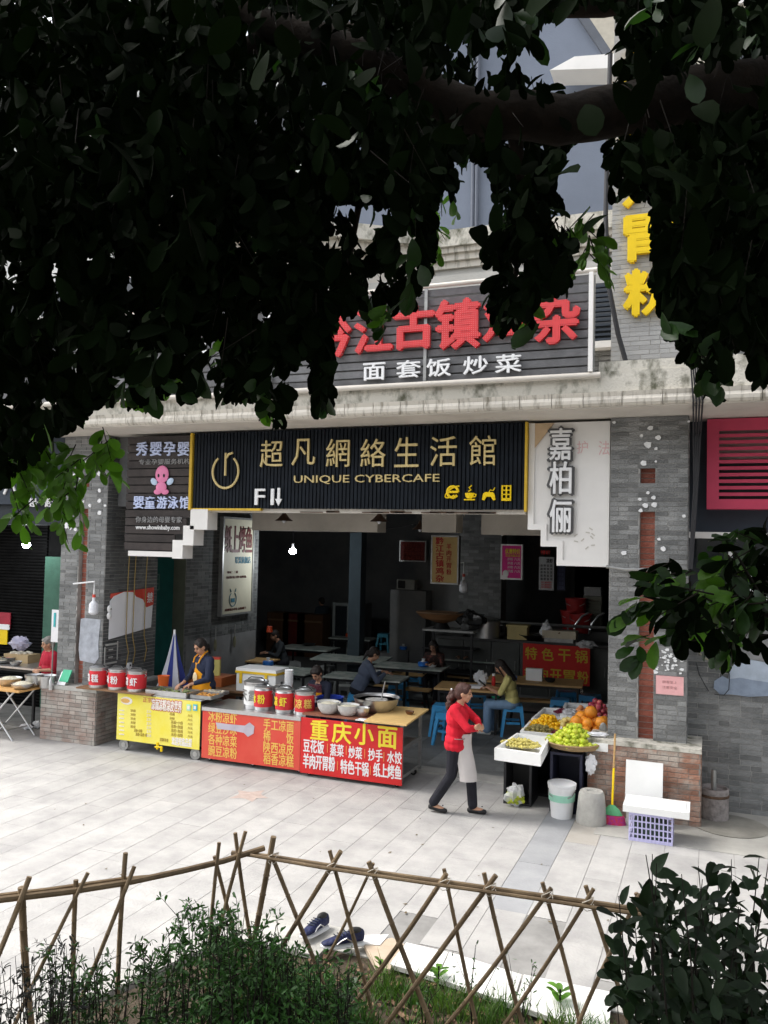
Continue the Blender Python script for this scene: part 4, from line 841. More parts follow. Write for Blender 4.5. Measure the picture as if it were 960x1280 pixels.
# cart 2
c2=thing('food_cart','salmon red fronted steel topped food cart with faded yellow writing in two columns','food cart',(-6.08,10.8,0))
x0,x1=-6.885,-5.285
b=MB(); b.bx(x0,x1,10.435,10.446,.062,.738); b.build('printed_panel',M_redf,c2,world=True,smooth=False)
b=MB(); b.bx(x0+.02,x1-.02,10.45,11.1,.1,.735); b.build('cabinet',M_steeld,c2,world=True)
b=MB(); b.bx(x0-.01,x1+.0,10.425,11.15,.742,.795); b.build('steel_worktop',M_steel,c2,world=True)
for xx in (x0+.08,x0+.8,x1-.06): caster(c2,xx,10.55,.04); caster(c2,xx,11.0,.04)
for i,s in enumerate(('冰粉凉虾','绿豆沙冰','各种凉菜','豌豆凉粉')): fp(s,278,897+i*14.3,36,9,M_ofl,c2,bold=.018)
for i,s in enumerate(('手工凉面','稀　　饭','陕西凉皮','稻香凉糕')): fp(s,348,907+i*14.3,38,9.5,M_ofl,c2,bold=.018)
P2=[PY(x,y,10.433) for x,y in ((270,903),(284,905),(306,907),(312,903),(318,908),(317,917),(310,921),(305,916),(290,913),(272,911))]
b=MB(); b.prism([(p.x,p.z) for p in P2][::-1],10.428,10.434); b.build('grey_smear',mat('lilac_grey_smear',(.48,.44,.50),.8),c2,world=True,smooth=False)
# cart 3
c3=thing('noodle_cart','bright red fronted noodle cart with big yellow heading and open metal frame','food cart',(-4.5,10.8,0))
x0,x1=-5.262,-3.765
b=MB(); b.bx(x0,x1,10.40,10.41,.05,.805); b.build('printed_panel',M_red,c3,world=True,smooth=False)
for xx in (x0+.03,x1-.03):
    for yy in (10.45,11.2): b=MB(); b.bx(xx-.02,xx+.02,yy-.02,yy+.02,.08,.83); b.build('frame_leg',M_steeld,c3,world=True)
for z in (.12,.45): b=MB(); b.bx(x0+.05,x1-.05,10.47,11.18,z,z+.03); b.build('shelf',M_steeld,c3,world=True)
for yy in (10.45,11.2):
    b=MB(); b.bx(x0+.051,x1-.051,yy-.018,yy+.018,.47,.51); b.build('rail',M_steeld,c3,world=True)
b=MB(); b.bx(x1-.045,x1-.015,10.471,11.179,.5,.54); b.build('rail',M_steeld,c3,world=True)
b=MB(); b.bx(x1-.045,x1-.015,10.471,11.179,.12,.16); b.build('rail',M_steeld,c3,world=True)
b=MB(); b.bx(x0,x1-.45,10.43,11.3,.832,.858); b.build('worktop',mat('red_brown_board',(.26,.10,.06),.5,var=.2),c3,world=True)
for xx in (x0+.1,x1-.1): caster(c3,xx,10.5,.04); caster(c3,xx,11.15,.045)
for ch,cx_,cy_,s_ in zip('重庆小面',(399,427,455,484),(912.5,916,918,922),(22,24,24,24)): fp(ch,cx_,cy_,s_,s_*.98,M_ylet,c3,10.398,.002,.035,'yellow_character')
for s,cx_,cy_,w_ in (('豆花饭',392,933,26),('蒸菜',421,938,17),('炒菜',444,941,17),('抄手',469,944,18),('水饺',493,947,18)): fp(s,cx_,cy_,w_,13,M_bright,c3,10.398,.002,.03)
for s,cx_,cy_,w_ in (('羊肉开胃粉',398.5,953,40),('特色干锅',443,960,35),('纸上烤鱼',484,964,35)): fp(s,cx_,cy_,w_,13,M_bright,c3,10.398,.002,.03)
for px,py in ((409.5,935),(433,938),(456,942),(480,946),(422,957),(463,963)):
    p=PY(px,py,10.4); b=MB(); b.bx(p.x-.004,p.x+.004,10.394,10.399,p.z-.06,p.z+.06); b.build('divider_line',mat('gold_line',(.8,.35,.1),.6,bump=0),c3,world=True)
# side board on the noodle cart
sb=thing('wooden_board','light yellow wooden board laid over the right end of the noodle cart','board',(-4.0,10.9,.86))
q=[PZ(455,903,.86),PZ(508,908,.86),PZ(536,888,.86),PZ(487,884,.86)]
b=MB(); b.add([(p.x,p.y,.862) for p in q]+[(p.x,p.y,.885) for p in q],[(3,2,1,0),(4,5,6,7),(0,1,5,4),(1,2,6,5),(2,3,7,6),(3,0,4,7)]); b.build('board_panel',mat('yellow_wood',(.72,.49,.20),.5,var=.12,scale=4,stretch=(1,8,1),bump=.02),sb,world=True)
b=MB(); b.bx(-5.262,-4.55,10.42,11.3,.859,.864)
# ---- barrels
def barrel(p,r,h,lab,ch,wrapm,letm,s=1):
    t=thing('steel_barrel',lab,'barrel',p); p=Vector(p)
    b=MB(); b.lathe([(r*.98,0),(r,.02),(r,h*.86),(r*.96,h*.88)],p,22); b.build('barrel_body',M_steel,t,world=True)
    b=MB(); b.lathe([(r*1.03,h*.885),(r*1.04,h*.93),(r*.85,h*.97),(r*.3,h*1.0),(0,h*1.0)],p,22); b.build('barrel_lid',M_steel,t,world=True)
    b=MB(); b.tube([p+Vector((-r*.8,0,h*.98)),p+Vector((-r*.5,0,h*1.06)),p+Vector((r*.5,0,h*1.06)),p+Vector((r*.8,0,h*.98))],.009,6); b.build('lid_handle',M_bki,t,world=True)
    for sgn in (-1,1): b=MB(); b.tube([p+Vector((sgn*r,0,h*.8)),p+Vector((sgn*(r+.03),0,h*.75)),p+Vector((sgn*r,0,h*.65))],.007,5); b.build('side_handle',M_steeld,t,world=True)
    b=MB(); b.lathe([(r*1.012,h*.14),(r*1.012,h*.80)],p,24); b.f=b.f[:24]; b.build('paper_wrap',wrapm,t,world=True)
    # lettering bent round the wrap
    if ch:
        n=len(ch); cw=r*.95
        for i,c_ in enumerate(ch):
            a=-PI/2-.30+(i-(n-1)/2)*(cw/r)*.98+.12
            o=text(c_,(cw*.82,h*.36),letm,t,(p.x+(r+.006)*math.cos(a),p.y+(r+.006)*math.sin(a),p.z+h*.47),ext=.002,bold=.03,name='character'); o.rotation_euler=(PI/2,0,a+PI/2)
    return t
def at_top(px,py,z): return PZ(px,py,z)
M_pap=mat('white_paper_wrap',(.78,.78,.76),.7,var=.03,bump=.02)
M_wrred=mat('red_paper_wrap',(.62,.03,.04),.6,var=.06,bump=.02)
z2=.797
q=PZ(293,893,z2); barrel((q.x,10.75,z2),.175,.41,'larger steel barrel with a white paper wrap, leftmost on the steel topped cart','天露',M_pap,M_steeld)
for px,ch,lab in ((329,'冰粉','steel barrel with red wrap reading ice jelly, next to the white wrapped barrel'),(356,'凉虾','middle one of the three red wrapped barrels on the steel topped cart'),(381,'香凉糕','steel barrel with red wrap at the right end of the steel topped cart')):
    p=PZ(px,897,z2); y=10.64 if px!=329 else 10.68; x=PY(px,880,y).x; barrel((x,y,z2),.135 if px<380 else .14,.35,lab,ch,MATS['red_paper_wrap'],M_ofl if px>380 else M_ylet)
# more lids behind
for px,py,lab in ((352,858,'steel pot with lid behind the red wrapped barrels, left'),(384,856,'steel pot with lid behind the red wrapped barrels, middle')):
    x=PY(px,py,11.02).x; t=thing('steel_pot',lab,'pot',(x,11.02,z2)); b=MB(); b.lathe([(.13,0),(.13,.25),(.12,.255)],(x,11.02,z2),20); b.build('pot_body',M_steel,t,world=True)
    b=MB(); b.lathe([(.135,.258),(.135,.275),(.08,.31),(0,.32)],(x,11.02,z2),20); b.build('pot_lid',M_steel,t,world=True); b=MB(); b.ell((x,11.02,z2+.335),(.02,.02,.02)); b.build('lid_knob',M_bki,t,world=True)
# plank with three barrels on the left
pk=thing('wooden_plank','wooden plank bridging the left pillar base and the yellow cart under three barrels','plank',(-8.6,10.62,.868))
a=PZ(103,856,.87); b=MB(); b.bx(-9.15,-7.75,10.36,10.74,.882,.905); b.build('plank_board',M_woodd,pk,world=True)
z1=.906
for px,ch,lab in ((123,'凉糕','red wrapped steel barrel standing at the left end of the plank'),(147,'冰粉','red wrapped steel barrel in the middle of the plank'),(171,'凉虾','red wrapped steel barrel at the right end of the plank')):
    x=PY(px,855,10.52).x; barrel((x,10.52,z1),.142,.33,lab,ch,MATS['red_paper_wrap'],M_bright)
# yellow cart top: steel tray, vegetables, board
def tray(p,w,d,h,m,lab,cat,fill=None,rz=0):
    t=thing('shallow_tray',lab,cat,p,rz); 
    for (cx,cy,dx,dy) in ((0,-d/2,w,.012),(0,d/2,w,.012),(-w/2,0,.012,d-.013),(w/2,0,.012,d-.013)):
        b=MB(); b.box((cx,cy,h/2),(dx,dy,h)); b.build('tray_side',m,t)
    b=MB(); b.box((0,0,.006),(w-.014,d-.014,.01)); b.build('tray_base',m,t)
    if fill:
        b=MB()
        for i in range(60): b.ell((random.uniform(-w*.42,w*.42),random.uniform(-d*.4,d*.4),h*random.uniform(.4,.95)),(random.uniform(.012,.03),random.uniform(.012,.03),.012),6,4)
        b.build('tray_food',fill,t,kind='stuff')
    return t
tray((-7.55,10.62,.885),.72,.34,.075,M_steel,'long steel tray of greens in front of the woman with the orange apron','tray',mat('chopped_greens',(.20,.24,.10),.7,var=.4,isl=.4))
tray((-6.98,10.68,.885),.36,.34,.05,M_steeld,'dark steel tray of orange pastries right of the orange apron','tray',mat('orange_pastry',(.62,.30,.07),.7,var=.3,isl=.3))
tray((-7.05,10.98,.885),.4,.2,.045,M_steel,'steel tray of pale dough pieces behind the orange pastries','tray',mat('pale_dough',(.7,.62,.48),.7,isl=.15))
def bowl(p,r,h,m,lab,cat='bowl',fill=None,name='bowl',heap=.0):
    t=thing(name,lab,cat,p); b=MB(); b.lathe([(r*.55,0),(r*.62,.004),(r*.9,h*.5),(r,h),(r*1.03,h),(r*.96,h*.93),(r*.85,h*.5),(r*.5,.012),(0,.01)],(0,0,0),24); b.build('bowl_shell',m,t)
    if fill: b=MB(); b.lathe([(r*.9,h*.82),(r*.5,h*.82+heap*.7),(0,h*.84+heap)],(0,0,0),16); b.build('contents',fill,t)
    return t
M_enam=mat('speckled_white_enamel',(.55,.55,.53),.35,var=.12,scale=30,bump=0); M_broth=mat('pale_contents',(.62,.58,.45),.5,var=.3,scale=30)
bowl((PY(179,860,10.6).x,10.62,.888),.06,.05,mat('amber_plastic',(.6,.3,.05),.4,bump=0),'amber dish with sauce at the left end of the yellow cart',fill=mat('orange_sauce',(.6,.3,.03),.4))
orb=thing('orange_tub','small orange plastic tub behind the plank by the umbrella','tub',(-8.0,11.0,.885)); b=MB(); b.lathe([(.07,0),(.09,.2),(.095,.2),(.085,.19),(.06,.01),(0,.01)],(-7.98,10.98,.885),18); b.build('tub_body',mat('orange_plastic',(.75,.15,.03),.4,bump=0),orb,world=True)
z3=.866
for px,py,r,h,lab,f in ((399,896,.165,.15,'white speckled bowl of noodles, largest on the noodle cart and nearest the left',M_broth),(425,898,.155,.14,'white speckled bowl, middle of the noodle cart top beside the heading',M_broth),(410,889,.15,.14,'white speckled bowl half hidden behind two nearer bowls',M_broth),(453,895,.10,.115,'small steel bowl before the great basin',mat('grey_sauce',(.5,.48,.42),.5))):
    p=PZ(px,py,z3); bowl((p.x,max(10.56,p.y),z3),r,h,M_enam if r>.11 else M_steel,lab,fill=f,heap=.02)
p=PZ(462,890,z3); bowl((p.x+.06,10.98,z3),.325,.20,M_steel,'great wide steel basin on the noodle cart','basin',name='steel_basin',fill=mat('cloudy_broth',(.62,.60,.56),.2,var=.05))
b=MB(); q=Vector((p.x+.12,11.0,z3)); b.cyl(q+Vector((0,0,.15)),q+Vector((.05,.02,.42)),.009,n=6); b.ell(q+Vector((0,0,.15)),(.05,.05,.02)); tag(b.build('ladle',M_steeld),'ladle standing upright in the great basin','ladle')
p=PY(521,874,10.8); bowl((PZ(512,893,.885).x,PZ(512,893,.885).y,.886),.062,.045,mat('brown_bowl',(.14,.06,.025),.4),'little brown bowl on the yellow wooden board')
b=MB(); q=PZ(462,901,z3); b.box((q.x,q.y,.868),(.36,.14,.006),rz=-.1); tag(b.build('paper_sheet',M_white_e),'white sheet of paper on the front edge of the noodle cart','paper')
# white cups stack, tissues
cup=thing('cup_stack','tall stack of white paper cups with red print behind the barrels','cups',(-5.9,11.1,z2)); x=PY(361,850,11.15).x
for i in range(6): b=MB(); b.lathe([(.05,.30+.035*i),(.066,.30+.035*i+.09),(.07,.30+.035*i+.09)],(x,11.15,z2-.05),16); b.build('paper_cup',M_bright,cup,world=True)
b=MB(); b.lathe([(.068,.20),(.072,.30),(.06,.30)],(x,11.15,z2-.05),16); b.build('red_cup',M_redf,cup,world=True)
b=MB(); b.cyl((x,11.15,z2),(x,11.15,z2+.15),.06); b.build('cup_stand',M_steeld,cup,world=True)
def softbag(p,s,lab,m,seed=0,name='plastic_bag'):
    random.seed(seed); b=MB(); n,mm=16,10; vs=[];fs=[]
    for i in range(mm+1):
        t=PI*i/mm
        for k in range(n):
            ph=2*PI*k/n; d=Vector((math.sin(t)*math.cos(ph),math.sin(t)*math.sin(ph),-math.cos(t))); j=.75+.5*noise.noise(d*2.3+Vector((seed*3.1,0,0)))+random.uniform(-.05,.05)
            vs.append(Vector(p)+Vector((d.x*s[0]*j,d.y*s[1]*j,d.z*s[2]*j+s[2]*.9)))
    for i in range(mm):
        for k in range(n): fs.append((i*n+k,i*n+(k+1)%n,(i+1)*n+(k+1)%n,(i+1)*n+k))
    b.add(vs,fs); return tag(b.build(name,m,ang=25),lab,'bag')
softbag((PY(382,858,11.1).x,11.1,z2+.0),(.17,.12,.12),'crumpled white plastic bag behind the red wrapped barrels',M_white_e,3)
softbag((PY(384,890,10.95).x,10.95,z3),(.16,.14,.10),'crumpled white bag at the left end of the noodle cart',M_white_e,5)
bb=thing('blue_bin','blue plastic bin behind the gap between the red carts','bin',(-5.2,11.4,.4)); b=MB(); b.lathe([(.16,0),(.2,.5),(.21,.5),(.19,.49),(.15,.02),(0,.02)],(-5.3,11.42,.42),20); b.build('bin_body',mat('royal_blue_plastic',(.02,.05,.35),.4,bump=0),bb,world=True); b=MB(); b.bx(-5.55,-5.05,11.25,11.6,0,.415); b.build('bin_stand',M_woodd,bb,world=True)
# foam box with tape on a stand
fb=thing('taped_foam_box','white foam box with yellow tape on a wooden table behind the steel topped cart','foam box',(-6.9,11.6,.8))
b=MB(); b.bx(-6.98,-6.28,11.5,11.9,.86,1.16); b.build('box_body',M_foam,fb,world=True)
b=MB(); b.bx(-6.99,-6.27,11.49,11.91,1.163,1.22); b.build('box_lid',M_foam,fb,world=True)
for (a0,a1,z0,z1) in ((-6.995,-6.265,1.14,1.175),(-6.92,-6.87,.98,1.139),(-6.47,-6.42,.98,1.139)):
    b=MB(); b.bx(a0,a1,11.482,11.489,z0,z1); b.build('tape_strip',M_tape,fb,world=True)
b=MB(); b.bx(-6.262,-6.256,11.49,11.91,1.14,1.175); b.build('tape_strip',M_tape,fb,world=True)
def table4(name,lab,c,w,d,h,topm,legm,rz=0,th=.03,cat='table',inset=.08,group=None,lr=.02):
    t=thing(name,lab,cat,c,rz,group); b=MB(); b.box((0,0,h-th/2),(w,d,th)); b.build('tabletop',topm,t)
    b=MB(); b.box((0,0,h-th-.03),(w-inset*1.6,d-inset*1.6,.055)); b.build('apron_frame',legm,t)
    for sx in(-1,1):
        for sy in (-1,1): b=MB(); b.box((sx*(w/2-inset),sy*(d/2-inset),(h-th)/2),(lr*2,lr*2,h-th-.003)); b.build('leg',legm,t)
    return t
table4('side_table','low wooden work table with an orange front behind the yellow cart',(-7.0,11.72,0),1.6,.55,.855,M_woodd,M_woodd)
ob=thing('orange_crate','orange plastic crate behind the woman with the orange apron','crate',(-7.85,11.7,.2)); b=MB(); b.bx(-8.0,-7.35,11.65,12.1,.5,1.0); b.build('crate_body',mat('orange_brown_plastic',(.40,.11,.03),.5,bump=.02),ob,world=True); b=MB(); b.bx(-7.95,-7.4,11.68,12.07,0,.498); b.build('crate_base',M_woodd,ob,world=True)
softbag((-7.85,11.8,1.0),(.11,.1,.12),'blue and red plastic snack bag on the orange crate',mat('blue_white_bag',(.3,.4,.6),.3,col2=(.6,.2,.2),thr=(.5,.55),scale=9),8)
yb=thing('yellow_carton','small yellow green carton standing on the orange crate','carton',(-7.6,11.8,1.0)); b=MB(); b.box((-7.62,11.85,1.13),(.2,.08,.26),rz=.3); b.build('carton_body',mat('lime_card',(.55,.5,.16),.7),yb,world=True); b=MB(); b.box((-7.62,11.85,1.28),(.2,.085,.035),rz=.3); b.build('carton_flap',M_redf,yb,world=True)
# ================= blue stools =================
def make_stool(m,lab,cat='stool'):
    t=thing('plastic_stool',lab,cat); h=.45
    b=MB(); b.lathe([(.0,h),(.115,h),(.14,h-.012),(.148,h-.05),(.14,h-.05),(.0,h-.02)],(0,0,0),4)
    b=MB()
    pr=[(.135,h-.012),(.128,h)]
    b.box((0,0,h-.012),(.275,.275,.024)); b.build('seat',m,t)
    b=MB()
    for (cx,cy,dx,dy) in ((0,-.138,.27,.008),(0,.138,.27,.008),(-.138,0,.008,.268),(.138,0,.008,.268)): b.box((cx,cy,h-.055),(dx,dy,.06))
    b.build('skirt',m,t)
    for sx in (-1,1):
        for sy in (-1,1):
            b=MB(); top=Vector((sx*.118,sy*.118,h-.03)); bot=Vector((sx*.165,sy*.165,0))
            w0,w1=.052,.038; vs=[]
            for (c,w_) in ((bot,w1),(top,w0)):
                for (ax,ay) in ((0,0),(1,0),(1,1),(0,1)): vs.append((c.x+sx*.022-sx*ax*w_,c.y+sy*.022-sy*ay*w_,c.z))
            b.add(vs,[(3,2,1,0),(4,5,6,7),(0,1,5,4),(1,2,6,5),(2,3,7,6),(3,0,4,7)]); b.build('leg',m,t,smooth=False)
    for (cx,cy,dx,dy) in ((0,-.142,.2,.012),(0,.142,.2,.012),(-.142,0,.012,.2),(.142,0,.012,.2)):
        b=MB(); b.box((cx,cy,.2),(dx,dy,.035)); b.build('crossbar',m,t)
    return t
GS='blue plastic stools round the tables'
stool=make_stool(M_stb,'blue stool under the seated woman in the yellow shirt'); stool['group']=GS
p=PZ(641,922,0); SG=(p.x,14.25); SGx=PY(641,905,14.25).x; stool.location=(SGx,14.25,0); stool.rotation_euler=(0,0,.25); stool.scale=(1.15,)*3
for px,py,y,rz,lab in ((497,876,15.4,.2,'blue stool behind the great basin, the taller looking one'),(484,887,14.4,.5,'blue stool partly hidden by the great basin'),(554,902,13.7,.1,'blue stool just behind the walking woman in red, upper one'),(561,917,13.1,-.15,'blue stool peeping out below the arm of the walking woman in red'),(596,883,15.3,.3,'blue stool in the shade under the front wooden table'),(700,896,15.2,.1,'blue stool under the right end of the long wooden table'),(708,886,16.1,.4,'blue stool behind another one by the long wooden table'),(737,884,15.9,-.2,'blue stool in front of the red banner, closest to the pillar'),(517,853,17.6,.2,'dim blue stool farthest under the middle grey table')):
    x=PY(px,py,y).x; dup(stool,(x,y,0),rz,lab)
tl=make_stool(M_stt,'stack of upturned teal stools in the dark at the back'); 
x=PY(481,790,19.5).x; tl.location=(x,19.5,.55)
b=MB(); b.box((x,19.5,.27),(.6,.5,.54)); tag(b.build('dark_crate',M_dkwall),'dark crate under the teal stool at the back','crate')
gs=make_stool(M_stg,'grey stool in the dark left of the big back table'); gs['group']='grey stools in the dark'; x=PY(409,825,17.2).x; gs.location=(x,17.2,0)
for px,y,lab in ((366,17.4,'grey stool in the dark left of the centre, farther from the big table'),(428,16.2,'grey stool right under the big back table'),(432,15.0,'grey stool under the table of the person in grey blue')):
    dup(gs,(PY(px,830,y).x,y,0),random.random(),lab)
# ================= tables inside =================
def tbl(px,py,w,d,topm,rz,lab,h=.75): p=PZ(px,py,h); return table4('dining_table',lab,(p.x,p.y,0),w,d,h,topm,M_bki,rz),p
T1,_=tbl(590,858,1.15,.8,M_wood,.12,'wooden topped folding table with black legs before the woman in the yellow shirt'); T1.location=(-3.95,14.35,0)
T2=table4('dining_table','long wooden topped table right of the woman in the yellow shirt',(-3.05,15.6,0),1.75,.85,.75,M_wood,M_bki,.1)
T3,_=tbl(515,832,1.45,.75,M_tab,.05,'grey green table with the blue tissue box and a diner behind it')
T4,_=tbl(458,845,1.5,.7,M_tab,.08,'grey green table at which the person in grey blue eats')
T5,_=tbl(590,823,1.25,.8,M_tab,.0,'far grey green table in front of the man in black')
T6,_=tbl(440,822,1.6,.95,M_tab,.15,'big pale grey table in the middle of the dark room')
T7,_=tbl(350,836,1.5,.8,M_tab,.0,'grey green table with a blue cup behind the foam box')
T8,_=tbl(386,809,1.3,.75,M_tab,.0,'dim table in the dark with a dark plate on it')
T9,_=tbl(443,797,1.2,.7,M_tab,.0,'farthest dim table with an orange tissue holder')
T10,_=tbl(318,824,.9,.6,M_wood,.0,'small wooden table in the dark by the side wall')
def bench(px,py,w,rz,lab,h=.44):
    p=PZ(px,py,h); t=thing('wooden_bench',lab,'bench',(p.x,p.y,0),rz)
    b=MB(); b.box((0,0,h-.02),(w,.24,.04)); b.build('seat',M_wood,t)
    for sx in(-1,1):
        for sy in(-1,1): b=MB(); b.tube([(sx*(w/2-.12),sy*.07,h-.04),(sx*(w/2-.06),sy*.13,0)],.022,4); b.build('leg',M_bki,t)
    b=MB(); b.box((0,0,.2),(w-.25,.03,.04)); b.build('stretcher',M_bki,t); return t
bench(503,859,1.15,.05,'wooden bench right behind the great basin'); bench(570,844,1.3,-.05,'wooden bench in front of the man in black'); bench(518,842,1.0,0,'wooden bench under the table with the blue tissue box'); bench(665,874,.9,.2,'wooden bench behind the woman in the yellow shirt')
bench(630,832,.9,0,'wooden bench at the far table near the dark cabinets')
# table things
def onT(px,py,h=.755): p=PZ(px,py,h); return (p.x,p.y,h)
M_bl=mat('blue_tissue_box_plastic',(.02,.16,.55),.35,bump=0)
def tissue(p,lab,m=M_bl,s=1):
    t=thing('tissue_holder',lab,'tissue box',p); b=MB(); b.lathe([(.07*s,0),(.09*s,.02),(.09*s,.07*s),(.075*s,.08*s)],(0,0,0),16); b.build('holder_body',m,t); b=MB(); b.lathe([(.05*s,.082*s),(.02*s,.10*s),(.035*s,.13*s),(0,.13*s)],(0,0,0),8); b.build('tissue',M_bright,t); return t
tissue((-3.42,15.35,.755),'blue tissue holder on the long wooden table'); tissue(onT(529,833),'blue tissue holder on the middle grey green table',s=1.2)
tissue(onT(504,812),'blue holder on the stand in the dark'); b=MB(); p=onT(503,830); b.cyl((p[0],p[1]+.3,0),(p[0],p[1]+.3,1.0),.035); tag(b.build('table_stand',M_bki),'black post in front of the dark kitchen side','post')
tissue(onT(437,796),'orange tissue holder on the farthest dim table',mat('orange_red_plastic',(.7,.08,.02),.4,bump=0),1.2)
tissue((PZ(335,832,.755).x,PZ(335,832,.755).y,.755),'blue cup shaped holder on the table behind the foam box',s=1.2)
b=MB(); p=(-3.05,15.55,.755); t=thing('white_box','white carton standing on the long wooden table','carton',p); b.box((0,0,.11),(.3,.12,.22)); b.build('carton_body',M_bright,t)
b=MB(); p=onT(697,838); bowl((-2.75,15.5,.755),.1,.07,M_bki,'dark bowl on a blue mat at the right end of the long table')
sauce=thing('ketchup_bottle','red sauce bottle with a white cap near the seated woman','bottle',(-3.75,14.5,.755)); b=MB(); b.lathe([(.03,0),(.035,.02),(.035,.14),(.015,.17),(.015,.19)],(0,0,0),14); b.build('bottle_body',M_red,sauce); b=MB(); b.lathe([(.03,.19),(.03,.23),(0,.235)],(0,0,0),12); b.build('bottle_cap',M_bright,sauce)
sauce.location=(PY(617,850,14.5).x,14.5,.752)
softbag((PY(601,850,14.4).x,14.4,.755),(.16,.12,.16),'crumpled translucent plastic bag on the front wooden table',M_bag,11)
b=MB(); b.box((PY(590,858,14.2).x,14.2,.775),(.42,.2,.04),rz=.3); tag(b.build('napkin_pile',M_white_e),'flat pile of white napkins on the front wooden table','napkins')
bowl(onT(583,820),.1,.07,mat('brown_plate',(.15,.06,.03),.5),'brown bowl before the man in black',fill=M_broth); bowl(onT(593,820),.09,.05,M_bright,'white bowl before the man in black',fill=M_broth)
bowl(onT(540,834),.09,.05,M_bright,'white bowl of the diner at the middle table',fill=M_broth); bowl(onT(386,807),.16,.05,M_bki,'dark plate on the dim table')
# ================= kitchen =================
kc=thing('kitchen_counter','dark metal kitchen counter with open cabinets behind the red banner','counter',(-3.7,17.9,0))
xa=PY(560,800,17.6).x; xb=-1.0; ztop=PY(640,800,17.6).z
b=MB(); b.bx(xa-.3,xb,17.6,18.3,ztop-.05,ztop); b.build('counter_top',mat('black_counter',(.04,.04,.04),.35,var=.3),kc,world=True)
for i in range(7):
    x=xa-.25+i*.62; b=MB(); b.bx(x,x+.58,17.65,17.68,.1,ztop-.07); b.build('cabinet_door',mat('dark_cabinet',(.05,.055,.05),.4,var=.3),kc,world=True)
    b=MB(); b.cyl((x+.5,17.62,.6),(x+.5,17.62,.8),.01,n=6); b.build('door_handle',M_steeld,kc,world=True)
b=MB(); b.bx(xa-.29,xb,17.69,18.25,0,ztop-.052); b.build('counter_body',M_dkwall,kc,world=True)
bn=thing('red_dry_pot_banner','dark red banner with yellow characters hung before the kitchen counter','banner',(-2.9,17.3,.4))
a=PY(654,801,17.3); c=PY(737,858,17.3); d=PY(737,812,17.3); zt_=(a.z+d.z)/2
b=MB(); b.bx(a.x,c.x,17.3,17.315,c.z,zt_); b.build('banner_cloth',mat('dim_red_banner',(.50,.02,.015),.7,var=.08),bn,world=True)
zl=zt_-.22; wch=(c.x-a.x)/4
M_yd=mat('mustard_letter',(.50,.36,.02),.6,bump=0)
for i,ch in enumerate('特色干锅'): text(ch,(.24,.25),M_yd,bn,(a.x+wch*(i+.5),17.296,zt_-.2),ext=.002,bold=.03,name='yellow_character')
for i,ch in enumerate('羊肉开胃粉'): text(ch,(.22,.25),M_yd,bn,(a.x+(c.x-a.x)/5*(i+.5),17.296,zt_-.62),ext=.002,bold=.03,name='yellow_character')
text('28元/份',(.35,.09),M_wr,bn,(c.x-.3,17.296,zt_-.9),ext=.002)
zc_=ztop+.003
pt=thing('stock_pot','big shiny steel stock pot on the kitchen counter','pot',(0,0,0)); x=PY(608,790,17.8).x; pt.location=(x,17.8,zc_)
b=MB(); b.lathe([(.3,0),(.3,.36),(.31,.37)],(0,0,0),22); b.build('pot_body',M_steel,pt); b=MB(); b.lathe([(.315,.372),(.3,.4),(.1,.46),(0,.465)],(0,0,0),22); b.build('pot_lid',M_steel,pt)
for s in(-1,1): b=MB(); b.tube([(s*.3,-.05,.28),(s*.36,-.05,.28),(s*.36,.05,.28),(s*.3,.05,.28)],.01,5); b.build('pot_handle',M_steel,pt)
yc=thing('yellow_food_box','pale yellow plastic box with a lid on the kitchen counter','food box',(PY(648,788,17.8).x,17.8,zc_)); b=MB(); b.box((0,0,.14),(.42,.3,.27)); b.build('box_body',mat('pale_yellow_plastic',(.62,.5,.22),.5),yc); b=MB(); b.box((0,0,.295),(.47,.34,.035)); b.build('box_lid',MATS['pale_yellow_plastic'],yc)
b=MB(); t=thing('foam_slab','cream foam slab on the kitchen counter beside the white bag','foam',(PY(700,790,17.8).x,17.8,zc_+.1)); b.box((0,0,.06),(.7,.3,.16)); b.build('slab_body',mat('cream_foam',(.62,.55,.42),.8),t); b=MB(); b.box((0,0,-.06),(.6,.3,.08)); b.build('slab_support',M_steeld,t)
softbag((PY(683,788,17.75).x,17.75,zc_+.05),(.17,.13,.2),'white plastic bag standing on the kitchen counter',M_white_e,14)
softbag((PY(733,803,17.2).x,17.2,zt_-.02),(.24,.15,.1),'crumpled clear bag on top of the red banner by the pillar',M_bag,15)
wk=thing('black_wok','black wok between the yellow box and the white bag','wok',(PY(665,797,17.7).x,17.75,zc_)); b=MB(); b.lathe([(.1,0),(.28,.12),(.3,.12),(.1,.02),(0,.02)],(0,0,0),20); b.build('wok_bowl',M_bki,wk); b=MB(); b.cyl((.28,0,.12),(.6,-.1,.2),.015,n=6); b.build('wok_handle',M_woodd,wk)
for px,py,r_,h_,lab in ((622,799,.12,.10,'small steel bowl left of the yellow food box'),(668,786,.15,.12,'steel bowl behind the black wok'),(716,786,.1,.22,'tall steel jar right of the cream foam slab')):
    bowl((PY(px,py,17.85).x,18.0,zc_),r_,h_,M_steel,lab)
b=MB(); p=PY(602,778,17.5); q=PY(775,797,17.5); b.cyl((p.x,18.35,p.z-.05),(q.x+.6,18.35,p.z-.05),.035,n=8)
t=thing('steel_rail','long steel rail above the back of the kitchen counter','rail',(p.x,18.35,ztop)); b.build('rail_bar',M_steel,t,world=True)
for x in (p.x+.3,p.x+1.7,p.x+3): b=MB(); b.cyl((x,18.35,ztop),(x,18.35,p.z-.06),.02,n=6); b.build('rail_post',M_steeld,t,world=True)
